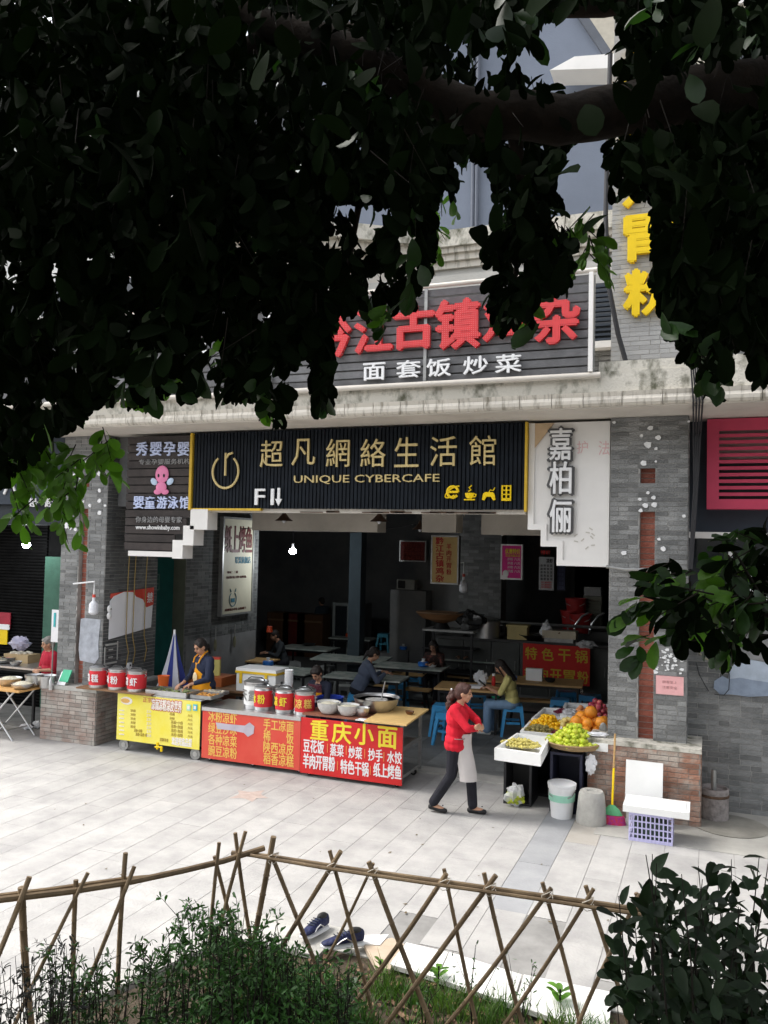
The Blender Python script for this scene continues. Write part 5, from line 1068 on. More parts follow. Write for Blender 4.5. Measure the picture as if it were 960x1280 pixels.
# rack at the left with basket and black bag
rk=thing('dark_rack','dark metal rack table with basket and bags left of the stock pot','rack',(-5.2,17.5,0))
xl_=PY(533,800,17.4).x; xr_=PY(596,800,17.4).x; zt2=PY(560,786,17.4).z
b=MB(); b.bx(xl_,xr_,17.1,17.8,zt2-.04,zt2); b.build('rack_top',M_steeld,rk,world=True)
for z in (.5,1.0): b=MB(); b.bx(xl_,xr_,17.12,17.78,z,z+.03); b.build('rack_shelf',M_bki,rk,world=True)
for x in (xl_+.02,xr_-.06):
    for y in (17.12,17.74): b=MB(); b.bx(x,x+.04,y,y+.04,0,zt2-.042); b.build('rack_leg',M_bki,rk,world=True)
bk=thing('bamboo_basket','shallow brown bamboo basket leaning on the dark rack','basket',(PY(552,772,17.4).x,17.4,zt2+.12),0); b=MB(); b.lathe([(.1,0),(.42,.1),(.55,.2),(.57,.2),(.42,.08),(0,.02)],(0,0,0),24,1,.55); b.build('basket_shell',mat('brown_wicker',(.25,.12,.05),.8,bump=.4),bk); b=MB(); b.lathe([(.55,.2),(.59,.21),(.57,.235),(.54,.22)],(0,0,0),24,1,.55); b.build('basket_rim',M_woodd,bk); b=MB(); b.lathe([(.2,-.12),(.12,0)],(0,0,0),14); b.build('basket_foot',M_bki,bk)
softbag((PY(588,770,17.35).x,17.35,zt2),(.42,.25,.24),'shiny black bin bag on the dark rack',mat('black_bin_bag',(.03,.03,.03),.2,spec=.8,bump=.5,bs=12),21)
wb_=thing('appliance_box','old white wall appliance with a dark dial under the red notice board','appliance',(PY(507,730,18.7).x,18.7,PY(507,737,18.7).z)); b=MB(); b.box((0,.1,.12),(.45,.2,.24)); b.build('appliance_case',mat('old_white',(.32,.32,.29),.6),wb_); b=MB(); b.box((-.1,-.006,.12),(.18,.01,.18)); b.build('dial_panel',M_bki,wb_)
b=MB(); b.box((.05,.3,-.9),(.9,.5,1.76)); b.build('dark_cabinet_below',M_dkwall,wb_)
fr=thing('display_fridge','pale framed glass display fridge in the dark at the back','fridge',(PY(435,797,20.5).x,20.5,0)); 
p0=PY(418,753,20.5); p1=PY(453,797,20.5); W=p1.x-p0.x; H_=p0.z
b=MB(); b.box((0,.3,H_/2),(W,.6,H_)); b.build('fridge_body',M_dkwall,fr)
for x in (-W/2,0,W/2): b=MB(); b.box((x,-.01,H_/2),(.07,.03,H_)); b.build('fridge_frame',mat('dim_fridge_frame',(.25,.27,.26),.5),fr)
b=MB(); b.box((0,-.01,H_-.035),(W-.08,.028,.07)); b.build('fridge_header',MATS['dim_fridge_frame'],fr)
for s in (-1,1): b=MB(); b.box((s*W/4,-.004,H_/2-.04),(W/2-.08,.006,H_-.1)); b.build('glass_door',MATS['dark_glass'],fr)
# red buckets, louvred unit beyond the kitchen
def bucket_at(x,y,z,r,h,m,lab,cat='bucket',handle=M_steeld):
    t=thing('plastic_bucket',lab,cat,(x,y,z)); b=MB(); b.lathe([(r*.8,0),(r,h),(r*1.06,h),(r*1.06,h-.03),(r*.96,h-.03),(r*.78,.01),(0,.01)],(0,0,0),20); b.build('bucket_body',m,t)
    b=MB(); b.tube([(-r,0,h-.05)]+[(r*math.cos(R(a)),-r*.8,h-.05-.5*r*math.sin(R(a))) for a in (150,120,90,60,30)]+[(r,0,h-.05)],.006,5); b.build('bucket_handle',handle,t); return t
Mrd=mat('red_plastic',(.38,.02,.02),.5,bump=0)
for px,py,lab in ((714,772,'lower red plastic bucket of the stack beyond the kitchen'),(720,757,'upper red plastic bucket of the stack beyond the kitchen'),(729,775,'small red plastic bucket right of the stack beyond the kitchen')):
    p=PY(px,py+14,19.3); bucket_at(p.x,19.3+(0 if px!=729 else -.4),p.z,.24,.42,Mrd,lab)
st_=thing('storage_shelf','dark storage shelf beyond the kitchen counter','shelf',(-2.2,19.4,0)); p=PY(714,786,19.3); b=MB(); b.bx(p.x-.6,p.x+1.6,19.0,19.8,0,p.z-.005); b.build('shelf_body',M_dkwall,st_,world=True)
au=thing('louvred_unit','pale louvred air unit with a white box on top beyond the kitchen','air unit',(PY(740,770,19.5).x,19.5,p.z)); 
pa_=PY(729,745,19.5); pb_=PY(751,780,19.5); w_=pb_.x-pa_.x; h_=pa_.z-p.z
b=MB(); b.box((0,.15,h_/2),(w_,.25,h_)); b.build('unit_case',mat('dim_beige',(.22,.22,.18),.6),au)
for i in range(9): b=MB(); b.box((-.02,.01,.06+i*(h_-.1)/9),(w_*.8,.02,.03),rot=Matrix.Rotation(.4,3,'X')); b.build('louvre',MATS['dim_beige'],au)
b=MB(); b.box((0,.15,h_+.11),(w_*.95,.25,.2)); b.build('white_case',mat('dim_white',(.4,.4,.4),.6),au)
for px,lab in ((722,'left curved steel hood edge before the louvred unit'),(742,'right curved steel hood edge before the louvred unit')):
    P=[PY(px-6,793,18.6),PY(px-2,780,18.6),PY(px+6,770,18.6),PY(px+14,766,18.6)]; b=MB(); b.tube(P,.025,6); tag(b.build('steel_hood_edge',M_steel),lab,'steel tube')
# dim clutter on the left back: cartons
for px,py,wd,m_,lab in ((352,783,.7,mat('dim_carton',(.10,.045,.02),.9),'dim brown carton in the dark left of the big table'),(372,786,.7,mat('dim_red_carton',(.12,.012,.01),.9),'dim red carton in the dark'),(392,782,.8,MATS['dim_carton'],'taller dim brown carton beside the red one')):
    p=PZ(px,800,0) ; x=PY(px,790,21.5).x; t=thing('carton_stack',lab,'carton',(x,21.5,0)); b=MB(); b.box((0,0,.6),(wd,.5,1.2)); b.build('carton_body',m_,t); b=MB(); b.box((0,-.252,1.0),(wd*.9,.004,.05)); b.build('carton_tape',M_woodd,t)
b=MB(); p=PY(337,786,14.2); t=thing('orange_shade_lamp','small orange cup hanging near the end of the side wall','cup',p); b.lathe([(.05,.05),(.06,-.06),(.0,-.06)],(0,0,0),12); b.build('cup_body',MATS['orange_red_plastic'],t); b=MB(); b.cyl((0,0,.05),(0,0,.3),.004,n=4); b.build('hanger',M_cable,t)
for y_,lab in ((13.9,'pair of hooked brushes hanging under the fish sign, left one'),(14.6,'pair of hooked brushes hanging under the fish sign, right one')):
    t=thing('hanging_brush',lab,'brush',(-8.93,y_,1.2)); b=MB(); b.cyl((0,0,.35),(0,0,.1),.012,n=6); b.build('brush_handle',M_steeld,t); b=MB(); b.ell((0,0,.0),(.03,.04,.12)); b.build('brush_head',mat('dull_olive',(.2,.19,.12),.9),t)
# ================= left stall: folding table with pots, steel table =================
ft=thing('folding_table','folding table with an orange top and crossed steel legs at the far left','table',(-10.5,10.5,0))
q=[PZ(-60,858,.78),PZ(38,863,.78),PZ(52,853,.78),PZ(-40,850,.78)]
q=[Vector((-12.2,10.15,0)),Vector((-10.05,10.15,0)),Vector((-10.05,10.75,0)),Vector((-12.2,10.75,0))]
b=MB(); b.bx(-12.2,-10.03,10.1,10.72,.775,.80); b.build('tabletop',mat('orange_wood',(.60,.34,.12),.5,var=.12,stretch=(1,6,1)),ft,world=True)
for yy in (10.18,10.64):
    for (xa_,xb_) in ((-10.95,-10.2),(-10.2,-10.95),(-12.1,-11.3),(-11.3,-12.1)): b=MB(); b.cyl((xa_,yy,.0),(xb_,yy+.0,.775),.016,n=8); b.build('leg',M_steel,ft,world=True)
for x in (-10.35,-10.8,-11.5,-11.95): b=MB(); b.cyl((x,10.18,.14),(x,10.64,.14),.012,n=8); b.build('crossbar',M_steel,ft,world=True)
zf=.80
for px,y,r,h,lab,m_,fl_ in ((12,10.45,.19,.12,'wide pot heaped with noodles on the orange folding table',M_steel,1),(28,10.3,.17,.09,'shallow pot with pale dumplings, nearest on the folding table',M_steel,1),(43,10.55,.15,.19,'steel pot in the middle of the folding table',M_steel,0),(58,10.55,.15,.2,'steel pot at the pillar end of the folding table',M_steel,0)):
    x=PY(px,850,y).x; bowl((x,y,zf),r,h,m_,lab,fill=M_broth if fl_ else mat('amber_contents',(.5,.35,.1),.5),heap=.05 if fl_ else 0,cat='pot',name='cooking_pot')
b=MB(); x=PY(64,850,10.45).x; t=thing('sauce_bottle','small steel topped bottle beside the left pillar','bottle',(x,10.45,zf)); b.lathe([(.035,0),(.035,.14),(.012,.19),(.012,.22),(0,.22)],(0,0,0),12); b.build('bottle_body',M_steel,t)
b=MB(); b.lathe([(.014,.222),(.014,.25),(0,.25)],(0,0,0),8); b.build('bottle_cap',M_bright,t)
gc=thing('green_card','green backed white card leaning on the left pillar ledge','card',(PY(78,850,10.6).x,10.62,.86)); b=MB(); b.box((0,0,.1),(.16,.012,.22),rot=Matrix.Rotation(-.5,3,'X')); b.build('card_front',M_white_e,gc); b=MB(); b.box((.03,.02,.14),(.17,.02,.2),rot=Matrix.Rotation(-.5,3,'X')); b.build('card_back',mat('mint_green',(.06,.45,.25),.5,bump=0),gc)
wp=thing('white_strip_board','narrow white board leaning at the left edge of the left pillar','board',(-9.98,11.0,1.6)); b=MB(); a=PY(65,762,10.9); c=PY(73,803,10.9); b.bx(a.x,c.x,10.9,10.92,c.z,a.z); b.build('board_face',M_white_e,wp,world=True); b=MB(); b.bx(a.x+.05,a.x+.09,10.89,10.898,a.z-.28,a.z-.05); b.build('teal_print',mat('teal_print',(.05,.4,.42),.5,bump=0),wp,world=True)
b=MB(); b.cyl((a.x+.04,10.91,0.8),(a.x+.04,10.91,c.z-.002),.012,n=6); b.build('board_stick',M_steeld,wp,world=True)
stb=table4('steel_table','long steel work table with bowls in front of the old woman',(-12.3,11.35,0),2.9,.8,1.0,M_steel,M_bki,0); 
p=PY(47,830,11.0); stb.location=(p.x-1.45,11.35,0)
for px,y,r,h,lab in ((3,11.2,.16,.06,'flat steel dish nearest the left edge on the steel table'),(20,11.1,.1,.07,'black handled pan on the steel table'),(12,11.35,.14,.09,'steel bowl with pink packets on the steel table')):
    bowl((PY(px,822,y).x,y,1.0),r,h,M_steeld,lab,fill=mat('pink_food',(.6,.25,.3),.6) if px==12 else M_broth)
cr=thing('tan_food_crate','tan cardboard tray of food on the steel table beside the old woman','crate',(PY(28,815,11.5).x,11.5,1.0)); b=MB(); b.box((0,0,.07),(.55,.3,.14)); b.build('crate_body',mat('tan_card',(.42,.31,.17),.9),cr)
b=MB(); 
for i in range(14): b.ell((random.uniform(-.2,.2),random.uniform(-.1,.1),.15),(.05,.04,.03),7,5)
b.build('packed_food',mat('mixed_food',(.6,.55,.45),.7,isl=.3),cr,kind='stuff')
softbag((PY(25,800,11.6).x,11.6,1.16),(.26,.15,.16),'violet tinted plastic bag on the tan food crate',glassy('violet_bag',(.5,.48,.62),.75),31)
b=MB(); 
softbag((PY(32,920,10.9).x,10.9,0),(.16,.1,.05),'crumpled white litter under the folding table',M_white_e,33); softbag((PY(46,908,11.0).x,11.0,0),(.09,.07,.08),'small clear bag on the ground by the left pillar base',M_bag,34)
# ================= fruit stand =================
def crate(x0,x1,y0,y1,z0,z1,m,lab,bars=4):
    t=thing('plastic_crate',lab,'crate',((x0+x1)/2,(y0+y1)/2,z0))
    for (xa,xb,ya,yb) in ((x0,x0+.03,y0,y1),(x1-.03,x1,y0,y1),(x0+.031,x1-.031,y1-.03,y1)):
        b=MB(); b.bx(xa,xb,ya,yb,z0,z1); b.build('crate_side',m,t,world=True)
    for z in (z0,z1-.03): b=MB(); b.bx(x0+.031,x1-.031,y0,y1-.031,z,z+.03); b.build('crate_end',m,t,world=True)
    return t
Mcr=mat('black_crate_plastic',(.02,.02,.022),.45,var=.2,bump=.02)
a=PY(629,1004,10.42); c=PY(664,1003,10.42)
crate(a.x,c.x,10.42,10.85,0,.70,Mcr,'black plastic crate stood on end under the white fruit tray')
b=MB(); 
for i in range(5):
    for j in range(9): pass
a2=PY(687,1010,10.36); c2_=PY(727,1015,10.36); crate(a2.x,c2_.x,10.36,10.85,0,.72,mat('navy_crate_plastic',(.02,.022,.045),.45),'navy crate stood on end behind the white bucket')
crate(-2.3,-1.45,10.92,11.9,0,.70,Mcr,'black crate supporting the back of the fruit display')
b=MB(); b.bx(-2.35,-1.42,10.95,12.1,.705,.73); tag(b.build('display_board',M_woodd),'dark board under the fruit trays','board')
def foam_tray(q,h,lab,z):
    # q: four corners (x,y) counter-clockwise
    t=thing('foam_tray',lab,'tray',(sum(p[0] for p in q)/4,sum(p[1] for p in q)/4,z)); cx=sum(p[0] for p in q)/4; cy=sum(p[1] for p in q)/4
    inn=[(cx+(x-cx)*.88,cy+(y-cy)*.90) for x,y in q]
    vs=[(x,y,z) for x,y in q]+[(x,y,z+h) for x,y in q]+[(x,y,z+h) for x,y in inn]+[(x,y,z+.03) for x,y in inn]
    fs=[(3,2,1,0),(12,13,14,15)]
    for i in range(4):
        j=(i+1)%4; fs+=[(i,j,j+4,i+4),(i+4,j+4,j+8,i+8),(i+8,j+8,j+12,i+12)]
    b=MB(); b.add(vs,fs); b.build('tray_shell',M_foam,t,world=True,smooth=False); return t
zt=.735
def G2(px,py,z): p=PZ(px,py,z); return (p.x,p.y)
foam_tray([G2(618,936,.83),G2(676,944,.83),G2(688,922,.83),G2(646,917,.83)],.14,'white foam tray of small yellow green fruit at the front left of the stand',.70)
foam_tray([G2(650,916,.80),G2(700,921,.80),G2(705,905,.80),G2(664,901,.80)],.09,'white foam tray of small brown and red fruit behind the front tray',.733)
foam_tray([G2(664,900,.80),G2(715,905,.80),G2(722,888,.80),G2(680,886,.80)],.09,'white foam tray of yellow fruit in the middle of the stand',.733)
foam_tray([G2(718,925,.86),G2(760,930,.86),G2(764,905,.86),G2(722,903,.86)],.10,'white foam tray holding the big orange pomelos beside the pillar',.76)
foam_tray([G2(700,893,.82),G2(758,897,.82),G2(760,880,.82),G2(706,878,.82)],.08,'white foam tray of pink apples at the back of the stand',.74)
b=MB(); b.bx(-1.72,-1.25,10.62,11.6,.66,.758); 
tag(b.build('display_box',M_foam),'white foam box under the pomelo tray','box')
lb=thing('lime_basket','round shallow bamboo basket heaped with limes','basket',(0,0,0))
pc=PZ(709,944,.76); LX,LY=pc.x,10.60; lb.location=(LX,LY,.735)
b=MB(); b.lathe([(.2,0),(.30,.04),(.335,.09),(.345,.09),(.31,.03),(.2,.012),(0,.012)],(0,0,0),28); b.build('basket_shell',mat('wicker',(.35,.24,.12),.8,bump=.4,bs=70),lb)
b=MB(); b.tube([(.34*math.cos(2*PI*k/28),.34*math.sin(2*PI*k/28),.09) for k in range(29)],.012,6); b.build('basket_rim',MATS['wicker'],lb)
FR={}
def fruit(nm,r,m,leaf=False,sq=1.0):
    b=MB(); b.ell((0,0,0),(r,r,r*sq),12,8); o=b.mesh(nm,m); FR[nm]=(o,r); return o
Mlime=mat('lime_skin',(.42,.55,.03),.38,col2=(.66,.62,.08),thr=(.4,.7),scale=14,bump=.05,bs=300,isl=.25)
fruit('lime',.034,Mlime); fruit('pomelo',.074,mat('orange_skin',(.80,.30,.03),.4,var=.15,scale=20,bump=.06,bs=200,isl=.12)); fruit('loquat',.027,mat('yellow_orange_skin',(.80,.46,.01),.4,isl=.15)); fruit('apple',.042,mat('pink_red_skin',(.45,.04,.09),.3,col2=(.65,.25,.15),thr=(.45,.7),scale=18,isl=.3)); fruit('jujube',.017,mat('yellow_green_skin',(.60,.52,.15),.45,isl=.2)); fruit('kiwi',.022,mat('olive_brown_skin',(.22,.18,.06),.7,isl=.2)); fruit('grape',.014,mat('dark_red_skin',(.14,.012,.03),.3,isl=.3)); fruit('pear',.038,mat('pale_yellow_skin',(.75,.62,.22),.4,isl=.1)); fruit('peach',.036,mat('peach_skin',(.75,.32,.14),.5,isl=.2))
def put(nm,x,y,z,lab,grp,sc=1):
    o=mkobj(nm,FR[nm][0]); o.location=(x,y,z); o.rotation_euler=(random.random()*6,random.random()*6,random.random()*6); s=random.uniform(.82,1.18)*sc; o.scale=(s,s,s); tag(o,lab,nm,grp)
def pile(nm,cx,cy,z,rx,ry,layers,lab,grp,rz=0,sc=1):
    r=FR[nm][1]*sc
    for l in range(layers):
        f=1-l/(layers+.4); nx=int(rx*f/r); ny=int(ry*f/r)
        for i in range(-nx,nx+1):
            for j in range(-ny,ny+1):
                x=(i+(.5 if (j+l)%2 else 0))*r*2.02; y=j*r*1.8
                if (x/(rx*f+r*.3))**2+(y/(ry*f+r*.3))**2<=1.0:
                    a=math.cos(rz)*x-math.sin(rz)*y; b_=math.sin(rz)*x+math.cos(rz)*y
                    put(nm,cx+a+random.uniform(-1,1)*r*.3,cy+b_+random.uniform(-1,1)*r*.3,z+r+l*r*1.38+random.uniform(-.2,.2)*r,lab,grp,sc)
pile('lime',LX,LY,.785,.31,.30,5,'yellow green lime heaped in the round bamboo basket','limes in the round basket')
p=PZ(651,927,.84); pile('jujube',p.x,p.y,.795,.24,.17,3,'small yellow green fruit in the front white foam tray','small fruit in the front foam tray')
p=PZ(675,911,.84); pile('kiwi',p.x,p.y+.02,.785,.22,.12,3,'small olive brown fruit in the second foam tray','olive brown fruit in the second foam tray')
p=PZ(692,913,.84); pile('grape',p.x+.03,p.y,.765,.08,.10,4,'dark red grape beside the olive brown fruit','dark red grapes in the second tray')
p=PZ(685,899,.88); pile('loquat',p.x,p.y,.775,.25,.19,4,'bright yellow orange fruit heaped in the middle tray','yellow orange fruit in the middle tray')
p=PZ(708,901,.88); pile('pear',p.x,p.y,.80,.12,.12,2,'pale yellow pear beside the yellow orange fruit','pale yellow pears')
pile('pear',LX-.05,LY+.35,.80,.13,.08,3,'pale yellow pear heaped behind the limes','pale pears behind the limes')
p=PZ(741,903,.95); pile('pomelo',p.x-.04,p.y,.80,.27,.26,3,'big orange pomelo in the foam tray beside the pillar','big orange fruit by the pillar')
p=PZ(735,886,.9); pile('peach',p.x-.1,p.y,.78,.12,.10,3,'peach coloured fruit left of the apples at the back','peach coloured fruit at the back')
pile('apple',p.x+.12,p.y+.1,.78,.17,.13,4,'pink red apple at the back of the fruit stand','pink red apples at the back')
p=PZ(703,890,.84); pile('grape',p.x,p.y+.12,.80,.15,.1,3,'dark red grape in the back left of the stand','dark red grapes at the back')
softbag((PZ(712,893,.84).x,PZ(712,893,.84).y,.82),(.13,.09,.06),'clear plastic wrap lying among the fruit',M_bag,41)
for px,py,rz_,lab in ((722,916,.3,'grey weighing scoop standing before the pomelos'),(754,912,-.2,'grey weighing scoop right of the pomelos by the pillar')):
    p=PY(px,py,11.0); t=thing('weighing_scoop',lab,'scoop',(p.x,11.0,p.z)); b=MB(); b.ell((0,0,0),(.05,.012,.09),12,8); b.build('scoop_blade',M_steeld,t); b=MB(); b.cyl((0,0,-.08),(.12,-.1,-.22),.012,n=6); b.build('scoop_handle',M_woodd,t)
softbag((-1.3,10.62,.90),(.16,.07,.035),'heap of white paper bags on the red base ledge',M_white_e,43)
softbag((-1.35,10.42,.48),(.09,.04,.14),'white plastic bag hanging at the corner of the fruit stand',M_white_e,44)
softbag((PZ(647,1003,.0).x,10.38,.0),(.15,.12,.15),'clear bag of limes on the ground in the black crate',M_bag,45)
bx_=PZ(648,1000,0).x
for i in range(26):
    a=random.random()*6.28; r_=random.uniform(0,.1); put('lime',bx_+r_*math.cos(a)+.02,10.38+r_*.7*math.sin(a),.04+random.uniform(0,.11),'yellow green lime inside the clear bag on the ground','limes in the bag on the ground',.9)
# bucket, stump, broom, dustpan
p=PZ(704,1017,0); bk_=bucket_at(p.x,10.22,0,.158,.37,M_bright,'white plastic bucket with a green label and lid before the navy crate')
b=MB(); b.lathe([(.168,.372),(.172,.375),(.172,.40),(.15,.41),(0,.41)],(0,0,0),22); b.build('bucket_lid',M_bright,bk_)
b=MB(); b.lathe([(.155,.2),(.159,.28)],(0,0,0),22); b.build('green_label',mat('pale_green_label',(.35,.68,.52),.5,bump=0),bk_)
p=PZ(741,1024,0); t=thing('concrete_stump','worn concrete stump between the bucket and the broom','stump',(p.x,10.15,0)); b=MB(); b.lathe([(.175,0),(.18,.02),(.15,.33),(.13,.37),(.06,.37),(.05,.35),(0,.35)],(0,0,0),24)
b.v=[(x*(1+.05*noise.noise(Vector((x*9,y*9,z*9)))),y*(1+.05*noise.noise(Vector((x*9+5,y*9,z*9)))),z) for x,y,z in b.v]; b.build('stump_body',M_conc,t,ang=60)
bm_=thing('broom','broom with a yellow handle and pink and green bristles against the red brick base','broom',(PZ(768,1022,0).x,10.2,0))
b=MB(); b.cyl((0,0,.22),(.0,.12,.62),.013,n=8); b.build('handle_lower',M_yel,bm_); b=MB(); b.cyl((0,.121,.624),(.0,.235,1.0),.012,n=8); b.build('handle_upper',M_wood,bm_)
b=MB(); b.lathe([(.025,.22),(.07,.17),(.10,.11)],(0,0,0),12,1.2,.45); b.build('bristle_cap',mat('green_bristle',(.12,.42,.2),.8,bump=.4),bm_)
b=MB(); b.lathe([(.115,.105),(.135,.0)],(0,0,0),16,1.2,.5); b.build('bristles',mat('magenta_bristle',(.45,.04,.28),.8,col2=(.6,.05,.1),thr=(.4,.6),scale=30,bump=.5,bs=90),bm_)
# lavender basket with foam lid and board
lbk=thing('lavender_basket','lavender plastic lattice basket standing before the red brick base','basket',(-.6,9.6,0))
a=PZ(785,1052,0); c=PZ(841,1056,0); xA,xB=a.x,c.x; yA=(a.y+c.y)/2; yB=yA+.38; Mlv=mat('lavender_plastic',(.55,.53,.78),.45,bump=0)
for z in (0,.07,.14,.21,.28):
    for (x0,x1,y0,y1) in ((xA,xB,yA,yA+.012),(xA,xB,yB-.012,yB),(xA,xA+.012,yA+.013,yB-.013),(xB-.012,xB,yA+.013,yB-.013)):
        b=MB(); b.bx(x0,x1,y0,y1,z,z+(.035 if z in(0,.28) else .014)); b.build('lattice_bar',Mlv,lbk,world=True,smooth=False)
for i in range(11):
    x=xA+(xB-xA-.014)*i/10
    for y in (yA-.003,yB-.010): b=MB(); b.bx(x,x+.014,y,y+.012,.002,.312); b.build('lattice_upright',Mlv,lbk,world=True,smooth=False)
b=MB(); b.bx(xA+.013,xB-.013,yA+.013,yB-.013,.005,.015); b.build('basket_floor',Mlv,lbk,world=True)
b=MB(); b.bx(xA+.05,xB-.05,yA+.05,yB-.05,.02,.2); b.build('basket_contents',mat('dark_green_contents',(.06,.09,.07),.7,var=.5,scale=20),lbk,world=True)
fl_=thing('white_foam_block','thick white foam block lying on the lavender basket','foam lid',((xA+xB)/2,yA+.2,.32)); b=MB(); b.bx(xA-.06,xB+.17,yA-.04,yB+.02,.317,.39); b.build('lid_slab',M_foam,fl_,world=True); b=MB(); b.bx(xA-.02,xB+.13,yA,yB-.02,.391,.40); b.build('lid_recess',M_foam,fl_,world=True)
a=PY(782,956,10.3); c=PY(828,1010,10.3)
fw_=thing('foam_board','upright white foam board leaning on the red brick base','foam board',((a.x+c.x)/2,10.3,.4)); 
b=MB(); b.box(((a.x+c.x)/2,10.33,(a.z+c.z)/2),(c.x-a.x,.05,a.z-c.z+.1),rot=Matrix.Rotation(-.22,3,'X')); b.build('board_slab',M_foam,fw_,world=True)
b=MB(); b.bx(a.x+.02,c.x-.02,10.2,10.36,0,c.z-.05); b.build('board_prop',M_conc,fw_,world=True)
p=PZ(892,1023,0); dm=thing('concrete_drum','rusty drum filled with concrete holding a short pipe by the grey wall','drum',(p.x,10.95,0))
b=MB(); b.lathe([(.165,0),(.17,.02),(.168,.3),(.172,.31),(.17,.37),(.155,.37),(.15,.33),(0,.33)],(0,0,0),24); b.build('drum_body',mat('stained_grey_plastic',(.30,.27,.26),.85,var=.35,scale=12,bump=.3),dm); b=MB(); b.cyl((0,0,.3),(.0,.0,.58),.03); b.build('pipe_stub',M_steeld,dm); b=MB(); b.lathe([(.174,.27),(.178,.285),(.174,.30)],(0,0,0),24); b.build('drum_band',M_rust,dm)
# pinkish stain on the paving, small debris
c=PZ(312,994,.003); b=MB(); b.prism([(0,0),(1,0),(0,1)],0,1); b=MB(); n=14; 
pts=[(c.x+.22*math.cos(2*PI*i/n)*(1.25 if i%3==0 else .7),c.y+.22*math.sin(2*PI*i/n)*(1.3 if i%3==0 else .7)) for i in range(n)]
b.add([(x,y,.0035) for x,y in pts],[tuple(range(n))]); st=b.build('reddish_stain',mat('reddish_stain',(.42,.34,.30),.85,var=.15,scale=12),ground,smooth=False)
for px,py in ((600,1118),(352,1119),(4,1037),(350,1120)):
    pass
b=MB()
for i in range(30):
    p=PZ(random.uniform(0,800),random.uniform(980,1160),.006); a=random.random()*6
    s_=random.uniform(.01,.03); b.add([(p.x+math.cos(a+k*1.57)*s_*(1 if k%2 else .5),p.y+math.sin(a+k*1.57)*s_*(1 if k%2 else .5),.007+.004*(k%2)) for k in range(4)],[(0,1,2,3)])
tag(b.build('fallen_leaf_bits',mat('dry_leaf',(.12,.09,.05),.9),smooth=False),'scattered dry leaf bits on the paving','litter',kind='stuff')
# ================= sneakers =================
def sneaker(pos,rz,lab,tilt=0):
    t=thing('sneaker',lab,'shoe',pos,rz,); t.rotation_euler=(tilt,0,rz); t.scale=(1.1,1.1,1.15)
    def ring(y,w,z0,z1): return [(-w,y,z0),(w,y,z0),(w*.95,y,(z0+z1)/2),(w*.55,y,z1),(-w*.55,y,z1),(-w*.95,y,(z0+z1)/2)]
    def loft(R_,nm,m,open_=None):
        b=MB(); vs=[v for r in R_ for v in r]; k=len(R_[0]); fs=[]
        for i in range(len(R_)-1):
            for j in range(k): fs.append((i*k+j,(i+1)*k+j,(i+1)*k+(j+1)%k,i*k+(j+1)%k))
        fs.append(tuple(range(k))); fs.append(tuple((len(R_)-1)*k+j for j in range(k))[::-1]); b.add(vs,fs)
        o=b.build(nm,m,t); md=o.modifiers.new('s','SUBSURF'); md.levels=1; md.render_levels=2; return o
    loft([ring(-.145,.025,0,.03),ring(-.13,.038,0,.032),ring(-.05,.036,0,.028),ring(.05,.047,0,.026),ring(.12,.04,.004,.026),ring(.15,.02,.012,.028)],'sole',M_bright)
    Mn=mat('navy_mesh',(.007,.012,.06),.6,var=.5,scale=60,bump=.3)
    loft([ring(-.14,.022,.03,.09),ring(-.12,.034,.028,.105),ring(-.05,.034,.026,.095),ring(.0,.038,.026,.085),ring(.06,.043,.025,.062),ring(.12,.036,.025,.045),ring(.145,.018,.026,.035)],'upper',Mn)
    b=MB(); b.ell((0,-.075,.09),(.025,.05,.02)); b.build('foot_opening',M_black,t)
    b=MB()
    for i in range(4): y=-.015+i*.022; b.cyl((-.025,y,.088-.006*i),(.025,y+.006,.088-.006*i),.0035,n=5)
    b.build('laces',M_navy,t)
    for s in (-1,1): b=MB(); b.tube([(s*.041,-.05,.04),(s*.040,.0,.065),(s*.035,.03,.05),(s*.043,.06,.035)],.004,5); b.build('side_stripe',M_steel,t)
p=PZ(393,1168,.47); sneaker((p.x,p.y,.47),R(172),'navy running shoe on the kerb, the left one of the pair farther from the bushes',.12); p=PZ(428,1184,.47); sneaker((p.x,p.y,.47),R(138),'navy running shoe on the kerb, the right one with the bright white sole',.1)
# ================= bamboo fence =================
bf=thing('bamboo_fence','low rustic fence of crossed bamboo canes tied to thin rails in front of the plaza','fence',(-2.5,4.5,.45))
FA=PZ(320,1062,1.35); FB=PZ(755,1130,1.35); FC=PZ(0,1125,1.35)
def fplane(px,py,A,B,off=0):
    d=(B-A); d.z=0; n=Vector((-d.y,d.x,0)).normalized(); rr=_ray(px,py); 
    t=((A-CAM).dot(n)+off)/rr.dot(n); return CAM+rr*t
def cane(x0,y0,x1,y1,wd,A,B,off,ext=.0):
    p=fplane(x0,y0,A,B,off); q=fplane(x1,y1,A,B,off); d=q-p
    if q.z>.44 : q=p+d*((p.z-.40)/max(.05,(p.z-q.z)))
    r=wd*.44*(p-CAM).dot(_fw)/F_PX*random.uniform(.9,1.1)
    pts=[];rs=[]; n=9; L_=(q-p).length
    wob=Vector((random.uniform(-1,1),random.uniform(-1,1),0))*.022
    for i in range(n+1):
        f=i/n; c=p.lerp(q,f)+wob*math.sin(f*PI); pts+= [c-(q-p).normalized()*.004,c,c+(q-p).normalized()*.004] if 0<i<n else [c]; rs+= [r*.98,r*1.14,r*.98] if 0<i<n else [r]
    b=MB(); b.tube(pts,rs,8); b.build('bamboo_cane',M_bam,bf,world=True)
